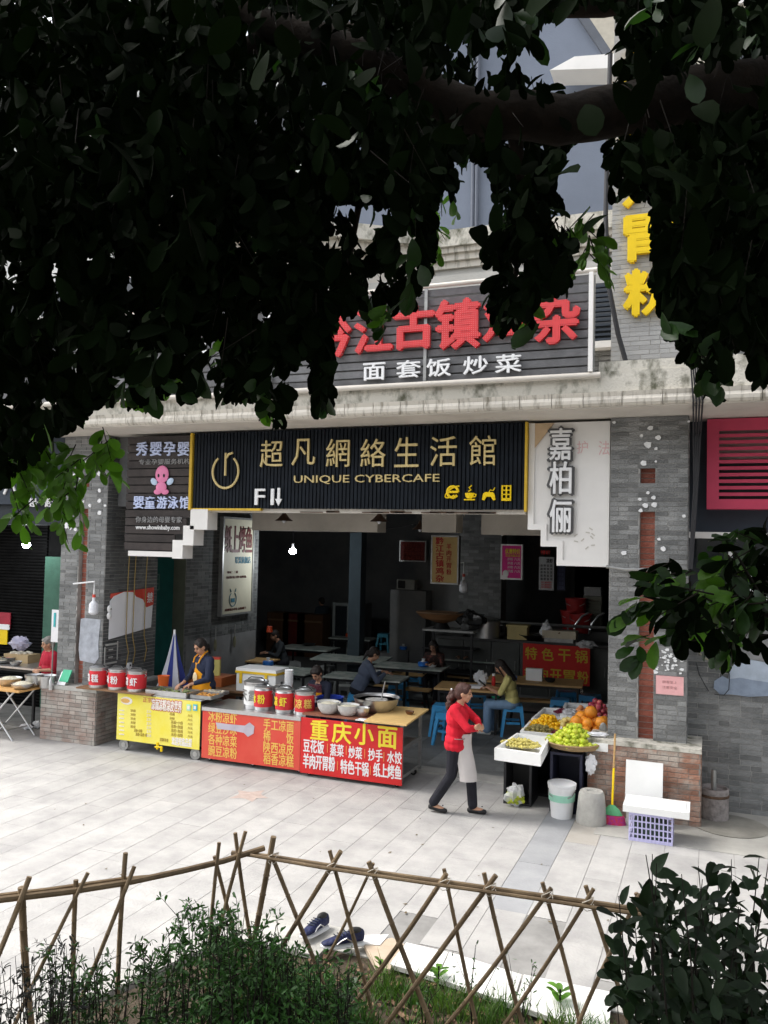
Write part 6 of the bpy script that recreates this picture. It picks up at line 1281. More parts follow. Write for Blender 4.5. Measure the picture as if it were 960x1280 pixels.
for i,(a_) in enumerate([(37,1096,0,1176,8),(27,1109,42,1290,10),(110,1091,17,1290,6),(95,1100,96,1290,7),(168,1083,83,1290,6.5),(157,1066,147,1290,7.5),(274,1053,262,1240,6),(268,1070,303,1215,5.5),(307,1039,263,1222,6),(294,1041,323,1215,5.5)]):
    cane(*a_,FC,FA,(.02 if i%2 else -.03))
for i,(a_) in enumerate([(342,1046,306,1235,8),(342,1075,402,1220,6),(426,1064,338,1205,6.5),(412,1063,458,1240,6),(461,1077,526,1245,7.5),(467,1079,396,1215,4.5),(558,1092,448,1243,7.5),(555,1086,589,1248,5.5),(620,1094,503,1253,7),(605,1091,646,1245,6.5),(689,1110,578,1253,7),(678,1103,713,1245,6),(742,1111,653,1243,6.5),(732,1107,768,1235,6.5),(800,1118,740,1250,6.5),(795,1116,830,1250,6)]):
    cane(*a_,FA,FB,(.02 if i%2 else -.03))
def frail(pts,wd,A,B,off):
    P=[fplane(x,y,A,B,off) for x,y in pts]; r=wd/2*(P[0]-CAM).dot(_fw)/F_PX
    b=MB(); b.tube(P,r,8); b.build('rail',M_bam,bf,world=True)
frail([(-30,1128),(40,1120),(90,1114),(160,1103),(230,1088),(280,1076),(330,1060)],9,FC,FA,.0); frail([(-30,1124),(60,1113),(150,1100),(185,1097)],8,FC,FA,.05)
frail([(290,1066),(340,1071),(430,1085),(560,1103),(680,1120),(760,1131),(830,1142)],6,FA,FB,.0); frail([(313,1069),(400,1084),(520,1102),(640,1119),(760,1137),(830,1147)],4.5,FA,FB,-.05)
b=MB()
for (px,py) in ((342,1071),(415,1083),(466,1090),(556,1103),(613,1110),(684,1119),(735,1128)):
    p=fplane(px,py,FA,FB,-.02)
    for k in range(3): b.tube([p+Vector((.03*math.cos(t),.035*math.sin(t),(k-1)*.012+.02*math.sin(t*1+k))) for t in [i*PI/4 for i in range(9)]],.0025,4)
b.build('wire_ties',mat('pale_wire',(.55,.5,.42),.5,bump=0),bf,world=True,kind='stuff')
# ================= people =================
def V(*a): return Vector(a)
def hand(mb,wr,dr,pn,side,curl=.6,s=1.):
    """palm and five fingers; dr = pointing direction, pn = palm normal, side=+1/-1 where the thumb is"""
    dr=Vector(dr).normalized(); pn=(Vector(pn)-dr*Vector(pn).dot(dr)).normalized(); sd_=dr.cross(pn)*side
    k=wr+dr*.085*s
    for o in (-.024,-.008,.008,.024): mb.cap(wr+sd_*o*.7,k+sd_*o,.013*s,.012*s,8)
    ln=(.068,.078,.072,.056)
    for i,o in enumerate((.027,.009,-.009,-.026)):
        a=k+sd_*o; c=curl*(1+.12*i); d1=(dr*math.cos(c*.5)+pn*math.sin(c*.5)+sd_*(o*1.6)).normalized(); m_=a+d1*ln[i]*.5*s; d2=(dr*math.cos(c*1.3)+pn*math.sin(c*1.3)).normalized(); e=m_+d2*ln[i]*.5*s
        mb.cap(a,m_,.0095*s,.0088*s,7); mb.cap(m_,e,.0088*s,.0072*s,7)
    a=wr+dr*.025*s+sd_*.022*s; m_=a+(dr*.6+sd_*.75+pn*.3).normalized()*.045*s; e=m_+(dr*.9+sd_*.25+pn*.4).normalized()*.032*s
    mb.cap(a,m_,.012*s,.010*s,7); mb.cap(m_,e,.010*s,.008*s,7)
def skinobj(mb,nm,m,par,vox,sm=4,label=None):
    o=mb.build(nm,m,par,label=label); r=o.modifiers.new('r','REMESH'); r.mode='VOXEL'; r.voxel_size=vox; r.use_smooth_shade=True
    s=o.modifiers.new('s','SMOOTH'); s.factor=.5; s.iterations=sm; return o
def person(label,loc,rz,P,vox=.011,skin=M_skin,hairm=M_hair,top=None,bottom=None,shoe=None,sleeve=1.0,hair='bun',scale=1.,group=None,top_hem=None,bulk=1.0):
    """P: joints in metres, figure faces +Y, x to its right"""
    t=thing('person',label,'person',loc,rz,group); t.scale=(scale,)*3
    g=lambda k: Vector(P[k])
    pel,ch,nk,hd=g('pelvis'),g('chest'),g('neck'),g('head')
    up=(hd-nk).normalized(); face=Vector(P.get('face',(0,1,0))).normalized(); face=(face-up*face.dot(up)*.0)
    upH=(Vector((0,0,1))-face*face.z).normalized(); rt=face.cross(upH).normalized()
    HR=Matrix((rt,face,upH)).transposed()
    hp=lambda x,y,z: hd+HR@Vector((x,y,z))
    tr=(ch-pel).normalized()
    sh={s:g('sh'+s) for s in 'LR'}; el={s:g('el'+s) for s in 'LR'}; wr={s:g('wr'+s) for s in 'LR'}
    hpj={s:g('hip'+s) for s in 'LR'}; kn={s:g('kn'+s) for s in 'LR'}; an={s:g('an'+s) for s in 'LR'}
    xdir=(sh['R']-sh['L']).normalized(); ydir=tr.cross(xdir)*-1; ydir=ydir.normalized()
    TR=Matrix((xdir,(Vector(tr).cross(xdir)).normalized(),tr)).transposed()
    B=MB(); k=bulk
    # torso
    B.ell(pel,(.155*k,.11*k,.12),14,10,TR); B.ell(pel.lerp(ch,.45),(.135*k,.10*k,.16),14,10,TR); B.ell(ch,(.16*k,.105*k,.17),14,10,TR)
    B.cap(sh['L'].lerp(sh['R'],.15),sh['L'].lerp(sh['R'],.85),.06,.06); B.cap(ch,nk,.07,.052); B.cap(nk,hd+up*-.03,.05,.048)
    for s in 'LR':
        B.cap(sh[s],el[s],.048,.036); B.cap(el[s],wr[s],.036,.024)
        B.cap(hpj[s],kn[s],.082,.055); B.cap(kn[s],an[s],.055,.036)
        fd=Vector(P.get('ft'+s,(0,1,0))).normalized(); B.cap(an[s]+Vector((0,0,-.03)),an[s]+Vector((0,0,-.045))+fd*.12,.034,.026)
        hd_=Vector(P.get('hd'+s,(wr[s]-el[s]))).normalized(); hand(B,wr[s],hd_,P.get('pn'+s,(0,0,-1)),(1 if s=='L' else -1)*P.get('ts',1),P.get('curl',.7))
    # head
    B.ell(hp(0,-.01,.02),(.073,.092,.098),16,12,HR); B.ell(hp(0,.022,-.045),(.054,.062,.066),14,10,HR); B.ell(hp(0,.045,-.09),(.026,.024,.022),10,8,HR)
    B.cap(hp(0,.082,.012),hp(0,.100,-.024),.009,.013); B.ell(hp(0,.078,.028),(.045,.014,.012),10,6,HR)
    for s_ in(-1,1): B.ell(hp(s_*.075,-.008,-.012),(.012,.022,.032),8,6,HR); B.ell(hp(s_*.034,.06,-.035),(.026,.022,.026),8,6,HR)
    B.ell(hp(0,.077,-.056),(.022,.012,.010),8,6,HR)
    skinobj(B,'body',skin,t,vox,4)
    for s_ in (-1,1):
        b=MB(); b.ell(hp(s_*.031,.079,.005),(.014,.007,.006),8,6,HR); b.build('eye',M_black,t)
        b=MB(); b.tube([hp(s_*.014,.090,.026),hp(s_*.032,.088,.031),hp(s_*.05,.076,.026)],.0035,5); b.build('eyebrow',hairm,t)
    b=MB(); b.tube([hp(-.02,.079,-.057),hp(0,.088,-.056),hp(.02,.079,-.057)],.0045,5); b.build('lips',mat('lips',(.35,.10,.09),.5,bump=0),t)
    # hair
    H=MB(); H.ell(hp(0,-.022,.036),(.084,.098,.094),16,10,HR); H.ell(hp(0,-.05,-.01),(.078,.07,.085),14,10,HR)
    for s_ in(-1,1): H.ell(hp(s_*.062,.018,.045),(.022,.05,.045),10,8,HR)
    if hair=='bangs' or hair=='boy': H.ell(hp(0,.055,.072),(.06,.035,.03),12,8,HR)
    if hair=='curlytail':
        H.ell(hp(0,.03,.088),(.06,.05,.03),12,8,HR)
        for i in range(26):
            f=i/25; H.ell(hp(random.uniform(-.045,.045),-.13-.03*math.sin(f*3)+random.uniform(-.04,.04),-.0-f*.25),(.038*(1-.35*f),)*3,8,6)
        H.cap(hp(0,-.08,.01),hp(0,-.13,-.03),.03,.03)
    if hair=='tail':
        H.ell(hp(0,-.115,-.04),(.035,.04,.05),10,8,HR); H.cap(hp(0,-.12,-.05),hp(.01,-.13,-.17),.028,.015)
    if hair=='long':
        for i in range(14):
            a=(i/13-.5)*2.6; x0=.082*math.sin(a); y0=-.02-.075*math.cos(a); H.cap(hp(x0,y0,0),hp(x0*1.15,y0-.015,-.26-random.uniform(0,.06)),.024,.014)
        H.ell(hp(0,-.07,-.12),(.08,.035,.13),12,8,HR)
        for s_ in(-1,1): H.cap(hp(s_*.066,.03,.05),hp(s_*.072,.04,-.16),.018,.012)
    skinobj(H,'hair',hairm,t,vox*.9,2)
    # clothes
    if top:
        T=MB(); e=.016
        T.ell(pel+tr*.03,((.155+e)*k,(.112+e)*k,.12),14,10,TR); T.ell(pel.lerp(ch,.45),(.15*k,.118*k,.17),14,10,TR); T.ell(ch,(.17*k,.118*k,.165),14,10,TR)
        T.cap(sh['L'].lerp(sh['R'],.12),sh['L'].lerp(sh['R'],.88),.07,.07); T.cap(ch,nk-up*.02,.085,.058)
        if top_hem: T.ell(pel-tr*.03,(.175*k,.135*k,.11),14,10,TR)
        for s in 'LR':
            a=sh[s]; m_=el[s]
            if sleeve>=.5: 
                T.cap(a,m_,.062,.05)
                if sleeve>.5: T.cap(m_,m_.lerp(wr[s],(sleeve-.5)*2*.93),.05,.036)
            else: T.cap(a,a.lerp(m_,sleeve*2),.062,.056)
        skinobj(T,'top',top,t,vox,5)
    if bottom:
        W=MB(); W.ell(pel-tr*.02,(.165*k,.122*k,.115),14,10,TR)
        for s in 'LR':
            wide=P.get('wide',0); W.cap(hpj[s],kn[s],.093*(k*.5+.5),.064+wide*.3); W.cap(kn[s],an[s]+Vector((0,0,.012)),.064+wide*.3,.048+wide)
        skinobj(W,'trousers',bottom,t,vox,4)
    if shoe:
        for s in 'LR':
            fd=Vector(P.get('ft'+s,(0,1,0))).normalized(); S=MB(); a=an[s]+Vector((0,0,-.055)); S.cap(a-fd*.035,a+fd*.15,.036,.030,10); S.ell(a+fd*.10+Vector((0,0,-.006)),(.04,.04,.024),10,6)
            skinobj(S,'shoe',shoe,t,vox,2)
    return t
M_redt=mat('red_knit',(.60,.010,.028),.85,var=.2,scale=5,bump=1,bs=11)
M_blackc=mat('black_trousers_cloth',(.012,.012,.018),.85,var=.3,bump=.8,bs=11); M_lea=mat('black_leather',(.012,.012,.013),.35,bump=.02)
# walking woman: faces +X. figure frame faces +Y, so rz=-90 deg. local y = world x ; local x = -world y
P=dict(pelvis=(0,-.02,.86),chest=(0,-.02,1.16),neck=(0,.01,1.335),head=(0,.06,1.46),face=(-.12,1,-.10),
 shL=(-.165,-.02,1.27),shR=(.165,-.02,1.27),elL=(-.215,.17,1.10),elR=(.215,.17,1.08),wrL=(.03,.27,1.08),wrR=(-.04,.26,1.04),hdL=(1,.1,.15),hdR=(-1,.15,.1),pnL=(0,-1,-.2),pnR=(0,-1,-.2),
 hipL=(-.085,-.02,.82),hipR=(.085,-.02,.82),knR=(.08,.02-.0,.47),anR=(.08,-.20+.0,.10),knL=(-.08,.14,.46),anL=(-.08,.17,.09),ftL=(0,1,0),ftR=(0,1,-.15),curl=.6)
P['wide']=.014; P['knR']=(.08,-.06,.47); P['anR']=(.08,-.28,.11)
W0=person('woman in a red knit top and black trousers walking with crossed arms past the stalls',(-2.83,9.80,0),R(-90),P,vox=.008,top=M_redt,bottom=M_blackc,shoe=M_lea,sleeve=.9,hair='curlytail',hairm=M_hairb,bulk=1.16,top_hem=.03,scale=.985)
ap=MB()
def sheet(mb,rows,th=.008):
    n=len(rows[0]); vs=[]; 
    for r in rows: vs+= [Vector(p) for p in r]
    k=len(vs); nv=[v+Vector((0,-th,0)) for v in vs]; fs=[]
    for i in range(len(rows)-1):
        for j in range(n-1):
            a=i*n+j; fs.append((a,a+1,a+n+1,a+n)); fs.append((k+a+n,k+a+n+1,k+a+1,k+a))
    for i in range(len(rows)-1):
        a=i*n; fs.append((a,a+n,k+a+n,k+a)); a=i*n+n-1; fs.append((a+n,a,k+a,k+a+n))
    for j in range(n-1): fs.append((j+1,j,k+j,k+j+1)); a=(len(rows)-1)*n+j; fs.append((a,a+1,k+a+1,k+a))
    mb.add(vs+nv,fs)
rows=[]
for (z,w_,y_) in ((.98,.10,.17),(.92,.12,.165),(.86,.125,.165),(.78,.125,.175),(.65,.12,.21),(.52,.12,.235),(.42,.12,.245)):
    rows.append([(w_*math.sin(a*PI/2*1.25)*1.12,y_-.13*(1-math.cos(a*PI/2*1.25))+.008*math.sin(a*9),z) for a in [(-1+2*i/12) for i in range(13)]])
sheet(ap,rows); ap.build('apron',mat('pale_grey_apron',(.56,.52,.50),.85,var=.06,bump=.05),W0)
b=MB(); b.tube([(.175*math.cos(a),.0+.135*math.sin(a),.93) for a in [i*PI/8 for i in range(17)]],.006,5); b.build('apron_string',mat('grey_string',(.3,.25,.25),.8),W0)
for s in (-1,1): b=MB(); b.ell((s*.08,.10+(-.28-.08 if s>0 else .17-.08)+.10,.095),(.014,.01,.006),8,6); b.build('shoe_bow',M_lea,W0)
b=MB(); b.ell((.045,-.085,1.50),(.018,.018,.018)); b.build('hair_clip',M_steel,W0)
# apron woman behind the yellow cart
x=PY(258,850,11.2).x
P=dict(pelvis=(0,0,.90),chest=(0,.03,1.20),neck=(0,.05,1.37),head=(0,.10,1.49),face=(0,.9,-.38),
 shL=(-.165,.03,1.30),shR=(.165,.03,1.30),elL=(-.22,.10,1.04),elR=(.22,.10,1.04),wrL=(-.10,.33,.97),wrR=(.08,.33,.97),hdL=(.1,1,-.35),hdR=(-.1,1,-.35),
 hipL=(-.09,0,.86),hipR=(.09,0,.86),knL=(-.09,.03,.48),knR=(.09,.03,.48),anL=(-.09,0,.09),anR=(.09,0,.09))
VW=person('woman in a navy jacket and orange apron preparing food at the yellow cart',(x,11.16,0),R(158),P,vox=.008,bulk=1.18,scale=1.05,top=mat('navy_jacket',(.02,.028,.06),.8,var=.15,bump=.9,bs=12),bottom=M_blackc,shoe=M_lea,sleeve=.88,hair='tail')
ap=MB(); rows=[]
for (z,w_,y_) in ((1.26,.08,.165),(1.15,.105,.168),(1.05,.12,.165),(.98,.17,.155),(.90,.19,.155),(.78,.20,.16),(.60,.20,.165)):
    rows.append([(w_*math.sin(a*PI/2*1.1)*1.05,y_-.11*(1-math.cos(a*PI/2*1.1)),z) for a in [(-1+2*i/10) for i in range(11)]])
M_oap=mat('orange_apron_cloth',(.85,.36,.01),.8,var=.06,bump=.05)
sheet(ap,rows); ap.build('apron',M_oap,VW)
for s in (-1,1): b=MB(); b.tube([(s*.065,.17,1.26),(s*.075,.14,1.33),(s*.06,.06,1.40),(s*.03,-.01,1.42)],.012,6); b.build('apron_strap',M_oap,VW)
b=MB(); b.ell((.0,.178,1.05),(.055,.006,.075),10,8); b.build('apron_print',mat('cream_print',(.8,.65,.4),.8,bump=0),VW)
b=MB(); b.tube([(-.04,.44,.955),(-.13,.47,.95)],.012,6); b.build('knife_handle',M_black,VW)
# seated pose
def seated(seat=.46,lean=.08,headlean=.10,facez=-.35,hx=.16,hy=.42,hz=.78,foot=.0,tw=0):
    return dict(pelvis=(0,0,seat+.10),chest=(0,lean,seat+.40),neck=(0,lean+.05,seat+.575),head=(0,lean+headlean+.04,seat+.69),face=(0,1,facez),
     shL=(-.16,lean+.02,seat+.50),shR=(.16,lean+.02,seat+.50),elL=(-.21,lean+.14,seat+.26),elR=(.21,lean+.14,seat+.26),wrL=(-hx*.5,hy,hz),wrR=(hx*.5,hy,hz),hdL=(.3,1,.0),hdR=(-.3,1,.0),
     hipL=(-.09,.02,seat+.07),hipR=(.09,.02,seat+.07),knL=(-.11,.42,seat+.05),knR=(.11,.42,seat+.05),anL=(-.11,.40+foot,.09),anR=(.11,.40+foot,.09))
# woman in yellow: faces left (-X) => figure +Y -> -X : rz=+90
P=seated(seat=.46,lean=.06,headlean=.12,facez=-.75,hx=.16,hy=.42,hz=.80,foot=-.10); P['wide']=.03; P['anL']=(-.11,.42,.09); P['anR']=(.11,.34,.09)
YG=person('young woman in a yellow shirt sitting on a blue stool looking at her phone',(SGx+.0,14.22,0),R(98),P,vox=.009,top=mat('pale_yellow_shirt',(.66,.58,.22),.8,var=.1,bump=.9,bs=12),bottom=mat('pale_denim',(.22,.34,.50),.85,var=.12,scale=12,bump=.1),shoe=mat('white_canvas',(.75,.77,.75),.7),sleeve=.45,hair='long')
b=MB(); b.box((0,.53,.86),(.075,.014,.15),rot=Matrix.Rotation(-.9,3,'X')); tag(b.build('mobile_phone',M_black,YG,world=False),'x','x') if False else b.build('phone_held',M_black,YG)
b=MB(); b.ell((0,.30,.66),(.10,.08,.06),12,8); b.build('green_pouch',mat('green_pouch_cloth',(.02,.35,.16),.6),YG)
# boy behind the noodle cart
x=PY(405,855,11.75).x
P=seated(seat=.60,lean=.10,headlean=.08,facez=-.7,hx=.10,hy=.30,hz=.90)
BY=person('child in an orange striped dark jacket bending over behind the noodle cart',(x,11.75,0),R(180-8),P,vox=.009,bulk=1.1,top=mat('navy_child_jacket',(.015,.018,.035),.8,bump=.1),bottom=M_blackc,shoe=M_black,sleeve=.95,hair='boy',scale=.95)
fr_=MB(); 
for nm,z0,z1,m_ in (('jacket_front',.82,1.13,mat('maroon_print_cloth',(.12,.025,.04),.8,col2=(.35,.3,.3),thr=(.55,.7),scale=30)),('orange_stripe',.94,1.0,M_oap),('red_patch',.83,.90,mat('red_cloth',(.35,.02,.03),.8))):
    q=MB(); rows=[]; off=.0 if nm=='jacket_front' else .006
    for z in (z1,(z0+z1)/2,z0): rows.append([(.125*math.sin(a*PI/2*.9),.262+(z-.9)*.18+off-.06*(1-math.cos(a*PI/2*.9))+.02,z) for a in [(-1+2*i/8) for i in range(9)]])
    sheet(q,rows,.012); q.build(nm,m_,BY)
q=MB(); q.tube([(.084*math.cos(a),.2+.02+.085*math.sin(a),1.235) for a in [i*PI/10 for i in range(11)]],.010,6); 
b=MB(); b.box((0,.05,.29),(.35,.3,.58)); tag(b.build('low_seat',M_woodd,loc=(x,11.8,0)),'low wooden seat of the child behind the noodle cart','seat')
# grey-blue person
x=PY(446,855,13.9).x
P=seated(seat=.46,lean=.14,headlean=.10,facez=-.55,hx=.2,hy=.46,hz=.84)
person('person in a grey blue jacket eating at a grey green table',(x,13.95,0),R(-52),P,scale=1.06,bulk=1.12,vox=.010,top=mat('grey_blue_jacket',(.09,.11,.16),.85,var=.15,bump=.1),bottom=M_blackc,shoe=M_black,sleeve=.95,hair='tail')
s2=dup(stool,(x,13.95,0),.3,'blue stool under the person in the grey blue jacket')
b=MB(); p=PZ(472,842,.755); bowl((p.x,p.y,.755),.09,.06,M_bright,'white bowl of the person in grey blue',fill=M_broth)
# diner in dark at the middle table, facing camera
x=PY(545,830,16.6).x
P=seated(seat=.46,lean=.14,headlean=.08,facez=-.55,hx=.14,hy=.44,hz=.83)
person('diner in a dark patterned coat behind the table with the blue tissue box',(x,16.65,0),R(180),P,vox=.013,skin=M_skind,top=mat('dark_patterned_coat',(.03,.018,.016),.9,col2=(.16,.05,.04),thr=(.5,.65),scale=14),bottom=M_blackc,shoe=mat('red_shoe',(.3,.01,.02),.7),sleeve=.95,hair='long')
b=MB(); b.tube([(x-.12,16.3,1.2),(x-.3,16.15,.85)],.006,4)
x=PY(584,812,18.0).x
P=seated(seat=.46,lean=.14,headlean=.08,facez=-.5,hx=.2,hy=.44,hz=.82)
person('man in a black short sleeved shirt leaning on the far table',(x,18.1,0),R(180),P,vox=.013,skin=M_skind,top=mat('black_shirt',(.012,.012,.014),.9),bottom=M_blackc,shoe=M_black,sleeve=.4,hair='boy')
x=PY(352,825,16.5).x
P=seated(seat=.46,lean=.1,headlean=.1,facez=-.3); person('dim person in dark clothes sitting at the left in the shade',(x,16.6,0),R(140),P,vox=.016,skin=M_skind,top=mat('charcoal_coat',(.03,.035,.04),.9),bottom=M_blackc,shoe=M_black,sleeve=.95,hair='boy')
x=PY(403,760,21.8).x
P=dict(pelvis=(0,0,.92),chest=(0,0,1.24),neck=(0,.02,1.42),head=(0,.05,1.54),face=(0,1,-.2),shL=(-.17,0,1.35),shR=(.17,0,1.35),elL=(-.22,.05,1.08),elR=(.22,.05,1.08),wrL=(-.12,.25,1.05),wrR=(.12,.25,1.05),hipL=(-.09,0,.88),hipR=(.09,0,.88),knL=(-.09,.03,.49),knR=(.09,.03,.49),anL=(-.09,0,.09),anR=(.09,0,.09))
person('dim standing person beside the display fridge at the back',(x,21.8,0),R(60),P,vox=.018,skin=M_skind,top=mat('dim_blue_coat',(.03,.045,.06),.9),bottom=M_blackc,shoe=M_black,sleeve=.95,hair='boy')
# old woman in red at the left stall
x=PY(63,850,11.2).x
P=dict(pelvis=(0,0,.86),chest=(0,.02,1.14),neck=(0,.04,1.30),head=(0,.07,1.41),face=(.25,1,-.15),shL=(-.16,.02,1.23),shR=(.16,.02,1.23),elL=(-.21,.06,.99),elR=(.21,.06,.99),wrL=(-.03,.25,.98),wrR=(.05,.25,.96),hdL=(1,.3,-.1),hdR=(-1,.3,-.1),pnL=(0,-1,0),pnR=(0,-1,0),hipL=(-.09,0,.82),hipR=(.09,0,.82),knL=(-.09,.02,.46),knR=(.09,.02,.46),anL=(-.09,0,.09),anR=(.09,0,.09))
OW=person('grey haired woman in a red top standing with clasped hands by the left pillar',(x,11.2,0),R(160),P,vox=.009,top=mat('cherry_red_top',(.45,.015,.04),.8,var=.1,bump=.9,bs=12),bottom=mat('dark_grey_trousers',(.04,.04,.045),.9),shoe=M_black,sleeve=.45,hair='boy',hairm=M_hairg,bulk=1.15)
# ================= foliage =================
random.seed(11)
def leafverts(ln,w_,droop,curl_):
    # blade along +y, folded at the midrib
    st=[(0,.0),(.2,.5),(.45,.92),(.72,1.0),(.91,.66),(1.0,0)]
    L_=[];Rr=[];Mi=[]
    for f,ww in st:
        y=f*ln; z=-droop*f*f*ln; x=ww*w_/2
        Mi.append((0,y,z)); L_.append((-x,y,z+curl_*x)); Rr.append((x,y,z+curl_*x))
    vs=[Mi[0]]+[p for i in range(1,5) for p in (L_[i],Mi[i],Rr[i])]+[Mi[5]]
    fs=[(0,2,1),(0,3,2)]
    for i in range(3):
        a=1+3*i; fs+=[(a,a+1,a+4,a+3),(a+1,a+2,a+5,a+4)]
    fs+=[(10,11,13),(11,12,13)]
    return vs,fs
LV=[leafverts(1,random.uniform(.44,.56),random.uniform(.05,.3),random.uniform(.1,.5)) for _ in range(8)]
LVt=[leafverts(1,random.uniform(.26,.34),random.uniform(.05,.5),random.uniform(.1,.5)) for _ in range(6)]
def addleaf(mb,p,d,nrm,ln,lib=LV,wsc=1):
    d=d.normalized(); s=d.cross(nrm); 
    if s.length<1e-4: s=d.cross(Vector((1,.3,.2)))
    s.normalize(); n=s.cross(d)
    vs,fs=random.choice(lib); mb.add([p+s*(v[0]*ln*wsc)+d*(v[1]*ln)+n*(v[2]*ln) for v in vs],fs)
def rv(): 
    while True:
        v=Vector((random.uniform(-1,1),random.uniform(-1,1),random.uniform(-1,1)))
        if .1<v.length<1: return v.normalized()
BND=[(-50,610),(0,600),(40,575),(70,540),(110,520),(140,500),(170,505),(200,505),(215,470),(235,498),(300,496),(322,500),(335,530),(352,528),(366,480),(374,440),(384,440),(395,515),(413,515),(416,415),(430,395),(445,385),(458,400),(475,425),(488,400),(500,380),(516,385),(530,345),(548,300),(552,255),(575,222),(585,210),(600,245),(604,330),(612,395),(625,412),(645,418),(660,418),(668,395),(680,370),(700,372),(715,345),(722,260),(735,262),(742,300),(760,290),(775,245),(790,232),(812,245),(818,372),(828,405),(850,425),(862,470),(880,498),(900,495),(912,440),(930,450),(945,475),(960,470),(1010,470)]
def bnd(x):
    if x<=BND[0][0]: return BND[0][1]
    for i in range(len(BND)-1):
        if BND[i][0]<=x<=BND[i+1][0]:
            f=(x-BND[i][0])/max(1e-3,BND[i+1][0]-BND[i][0]); return BND[i][1]*(1-f)+BND[i+1][1]*f
    return BND[-1][1]
HOLES=[(738,45,50,58),(700,45,36,32),(660,74,26,18),(612,72,26,24),(592,245,34,56),(655,190,24,12),(735,215,32,60),(715,225,24,50),(562,290,26,44),(640,330,7,12),(576,60,14,16),(865,470,18,30),(925,455,18,30),(430,262,24,12),(415,300,12,18),(510,300,18,20),(150,440,14,9),(340,470,10,16),(470,350,18,12),(470,262,36,14),(452,285,22,20),(560,275,22,28),(585,285,16,30),(640,210,10,8),(755,120,20,12),(692,170,14,10),(240,395,26,9),(275,392,14,9),(735,240,18,20),(700,60,16,20),(265,440,22,12),(330,395,16,12)]
def inhole(x,y,k=1.):
    for (hx,hy,a,b) in HOLES:
        if ((x-hx)/(a*k))**2+((y-hy)/(b*k))**2<1: return True
    return False
def opened(x,y,m=9):
    if not(-30<x<990 and -30<y<1300): return False
    if y>bnd(x)-m: return True
    for (hx,hy,a,b) in HOLES:
        if ((x-hx)/a)**2+((y-hy)/b)**2<1: return True
    # ragged thinning
    return noise.noise(Vector((x*.035,y*.035,3.1)))> .40
tree=thing('ficus_tree','large dark leaved tree whose crown and heavy limb hang across the top of the view','tree',(3.2,1.6,.45))
# limbs
def limb(pts,name='branch',n=10,seed=0):
    b=MB(); P=[p for p,r in pts]; RR=[r for p,r in pts]
    # subdivide
    Q=[];S=[]
    for i in range(len(P)-1):
        for k in range(6):
            f=k/6; f2=f*f*(3-2*f)*.3+f*.7; c=P[i].lerp(P[i+1],f); j=Vector((noise.noise(c*2.2+Vector((seed,0,0))),noise.noise(c*2.2+Vector((0,seed,7))),noise.noise(c*2.2+Vector((3,0,seed)))))*.06*(RR[i]/.08+.2)*.6
            Q.append(c+j); S.append((RR[i]*(1-f)+RR[i+1]*f)*(1+.1*noise.noise(c*9)))
    Q.append(P[-1]); S.append(RR[-1]); b.tube(Q,S,n)
    return b.build(name,M_bark,tree,world=True,ang=60)
D=3.4
limb([(Vector((3.3,1.7,.3)),.26),(Vector((3.25,1.8,1.8)),.22),(Vector((3.1,2.2,3.3)),.19),(PD(1130,60,3.3),.15),(PD(1010,95,D),.118),(PD(900,110,D),.108),(PD(800,140,D),.102),(PD(700,155,D),.098),(PD(600,150,D),.094),(PD(540,115,D),.088),(PD(480,85,D),.082),(PD(400,48,D),.078),(PD(330,25,D+.1),.06),(PD(250,-30,D+.3),.05),(PD(150,-120,D+.6),.035)],'trunk',14,1)
limb([(PD(345,30,D+.1),.05),(PD(290,85,D+.2),.036),(PD(235,150,D+.3),.034),(PD(190,195,D+.4),.028),(PD(130,250,D+.5),.02),(PD(70,290,D+.6),.012)],seed=2)
limb([(PD(800,130,D),.06),(PD(840,210,D+.3),.04),(PD(860,300,D+.5),.028),(PD(880,400,D+.6),.014)],seed=3)
limb([(PD(640,160,D),.035),(PD(650,240,D+.2),.02),(PD(645,330,D+.3),.011),(PD(640,395,D+.3),.006)],seed=4)
limb([(PD(480,95,D),.035),(PD(460,200,D+.4),.02),(PD(440,310,D+.6),.012),(PD(420,400,D+.6),.007)],seed=5)
limb([(PD(235,150,D+.3),.03),(PD(250,260,D+.5),.018),(PD(260,360,D+.8),.012),(PD(280,440,D+1),.007)],seed=6)
limb([(Vector((3.1,2.2,3.3)),.12),(Vector((2.2,3.0,3.15)),.05),(PD(1010,770,2.9),.02),(PD(940,768,2.75),.012),(PD(870,760,2.7),.008),(PD(805,745,2.7),.004)],seed=7)
limb([(Vector((3.1,2.2,3.3)),.12),(Vector((2.6,.5,4.8)),.09),(Vector((.8,-1.0,5.6)),.07),(Vector((-2.0,-1.2,6.0)),.05)],seed=8)
limb([(Vector((3.15,2.0,2.6)),.12),(Vector((2.6,3.2,4.6)),.09),(Vector((.4,4.2,5.9)),.07),(Vector((-2.4,4.4,6.3)),.04)],seed=9)
TRK=[(310,26,24),(400,50,27),(480,86,28),(540,116,30),(600,150,32),(700,157,34),(800,140,34),(900,110,36),(1010,95,40)]
TR2=[(130,250,7),(190,195,9),(235,150,12),(290,85,14),(345,30,16)]
def intrunk(x,y):
    for T in (TRK,TR2):
        for i in range(len(T)-1):
            if T[i][0]<=x<=T[i+1][0]:
                f=(x-T[i][0])/(T[i+1][0]-T[i][0]); c=T[i][1]*(1-f)+T[i+1][1]*f
                if abs(y-c)<T[i][2]*1.05 and random.random()<(.96 if T is TRK else .8): return True
    return False
cand=[]   # (p,d,n,len,kind)
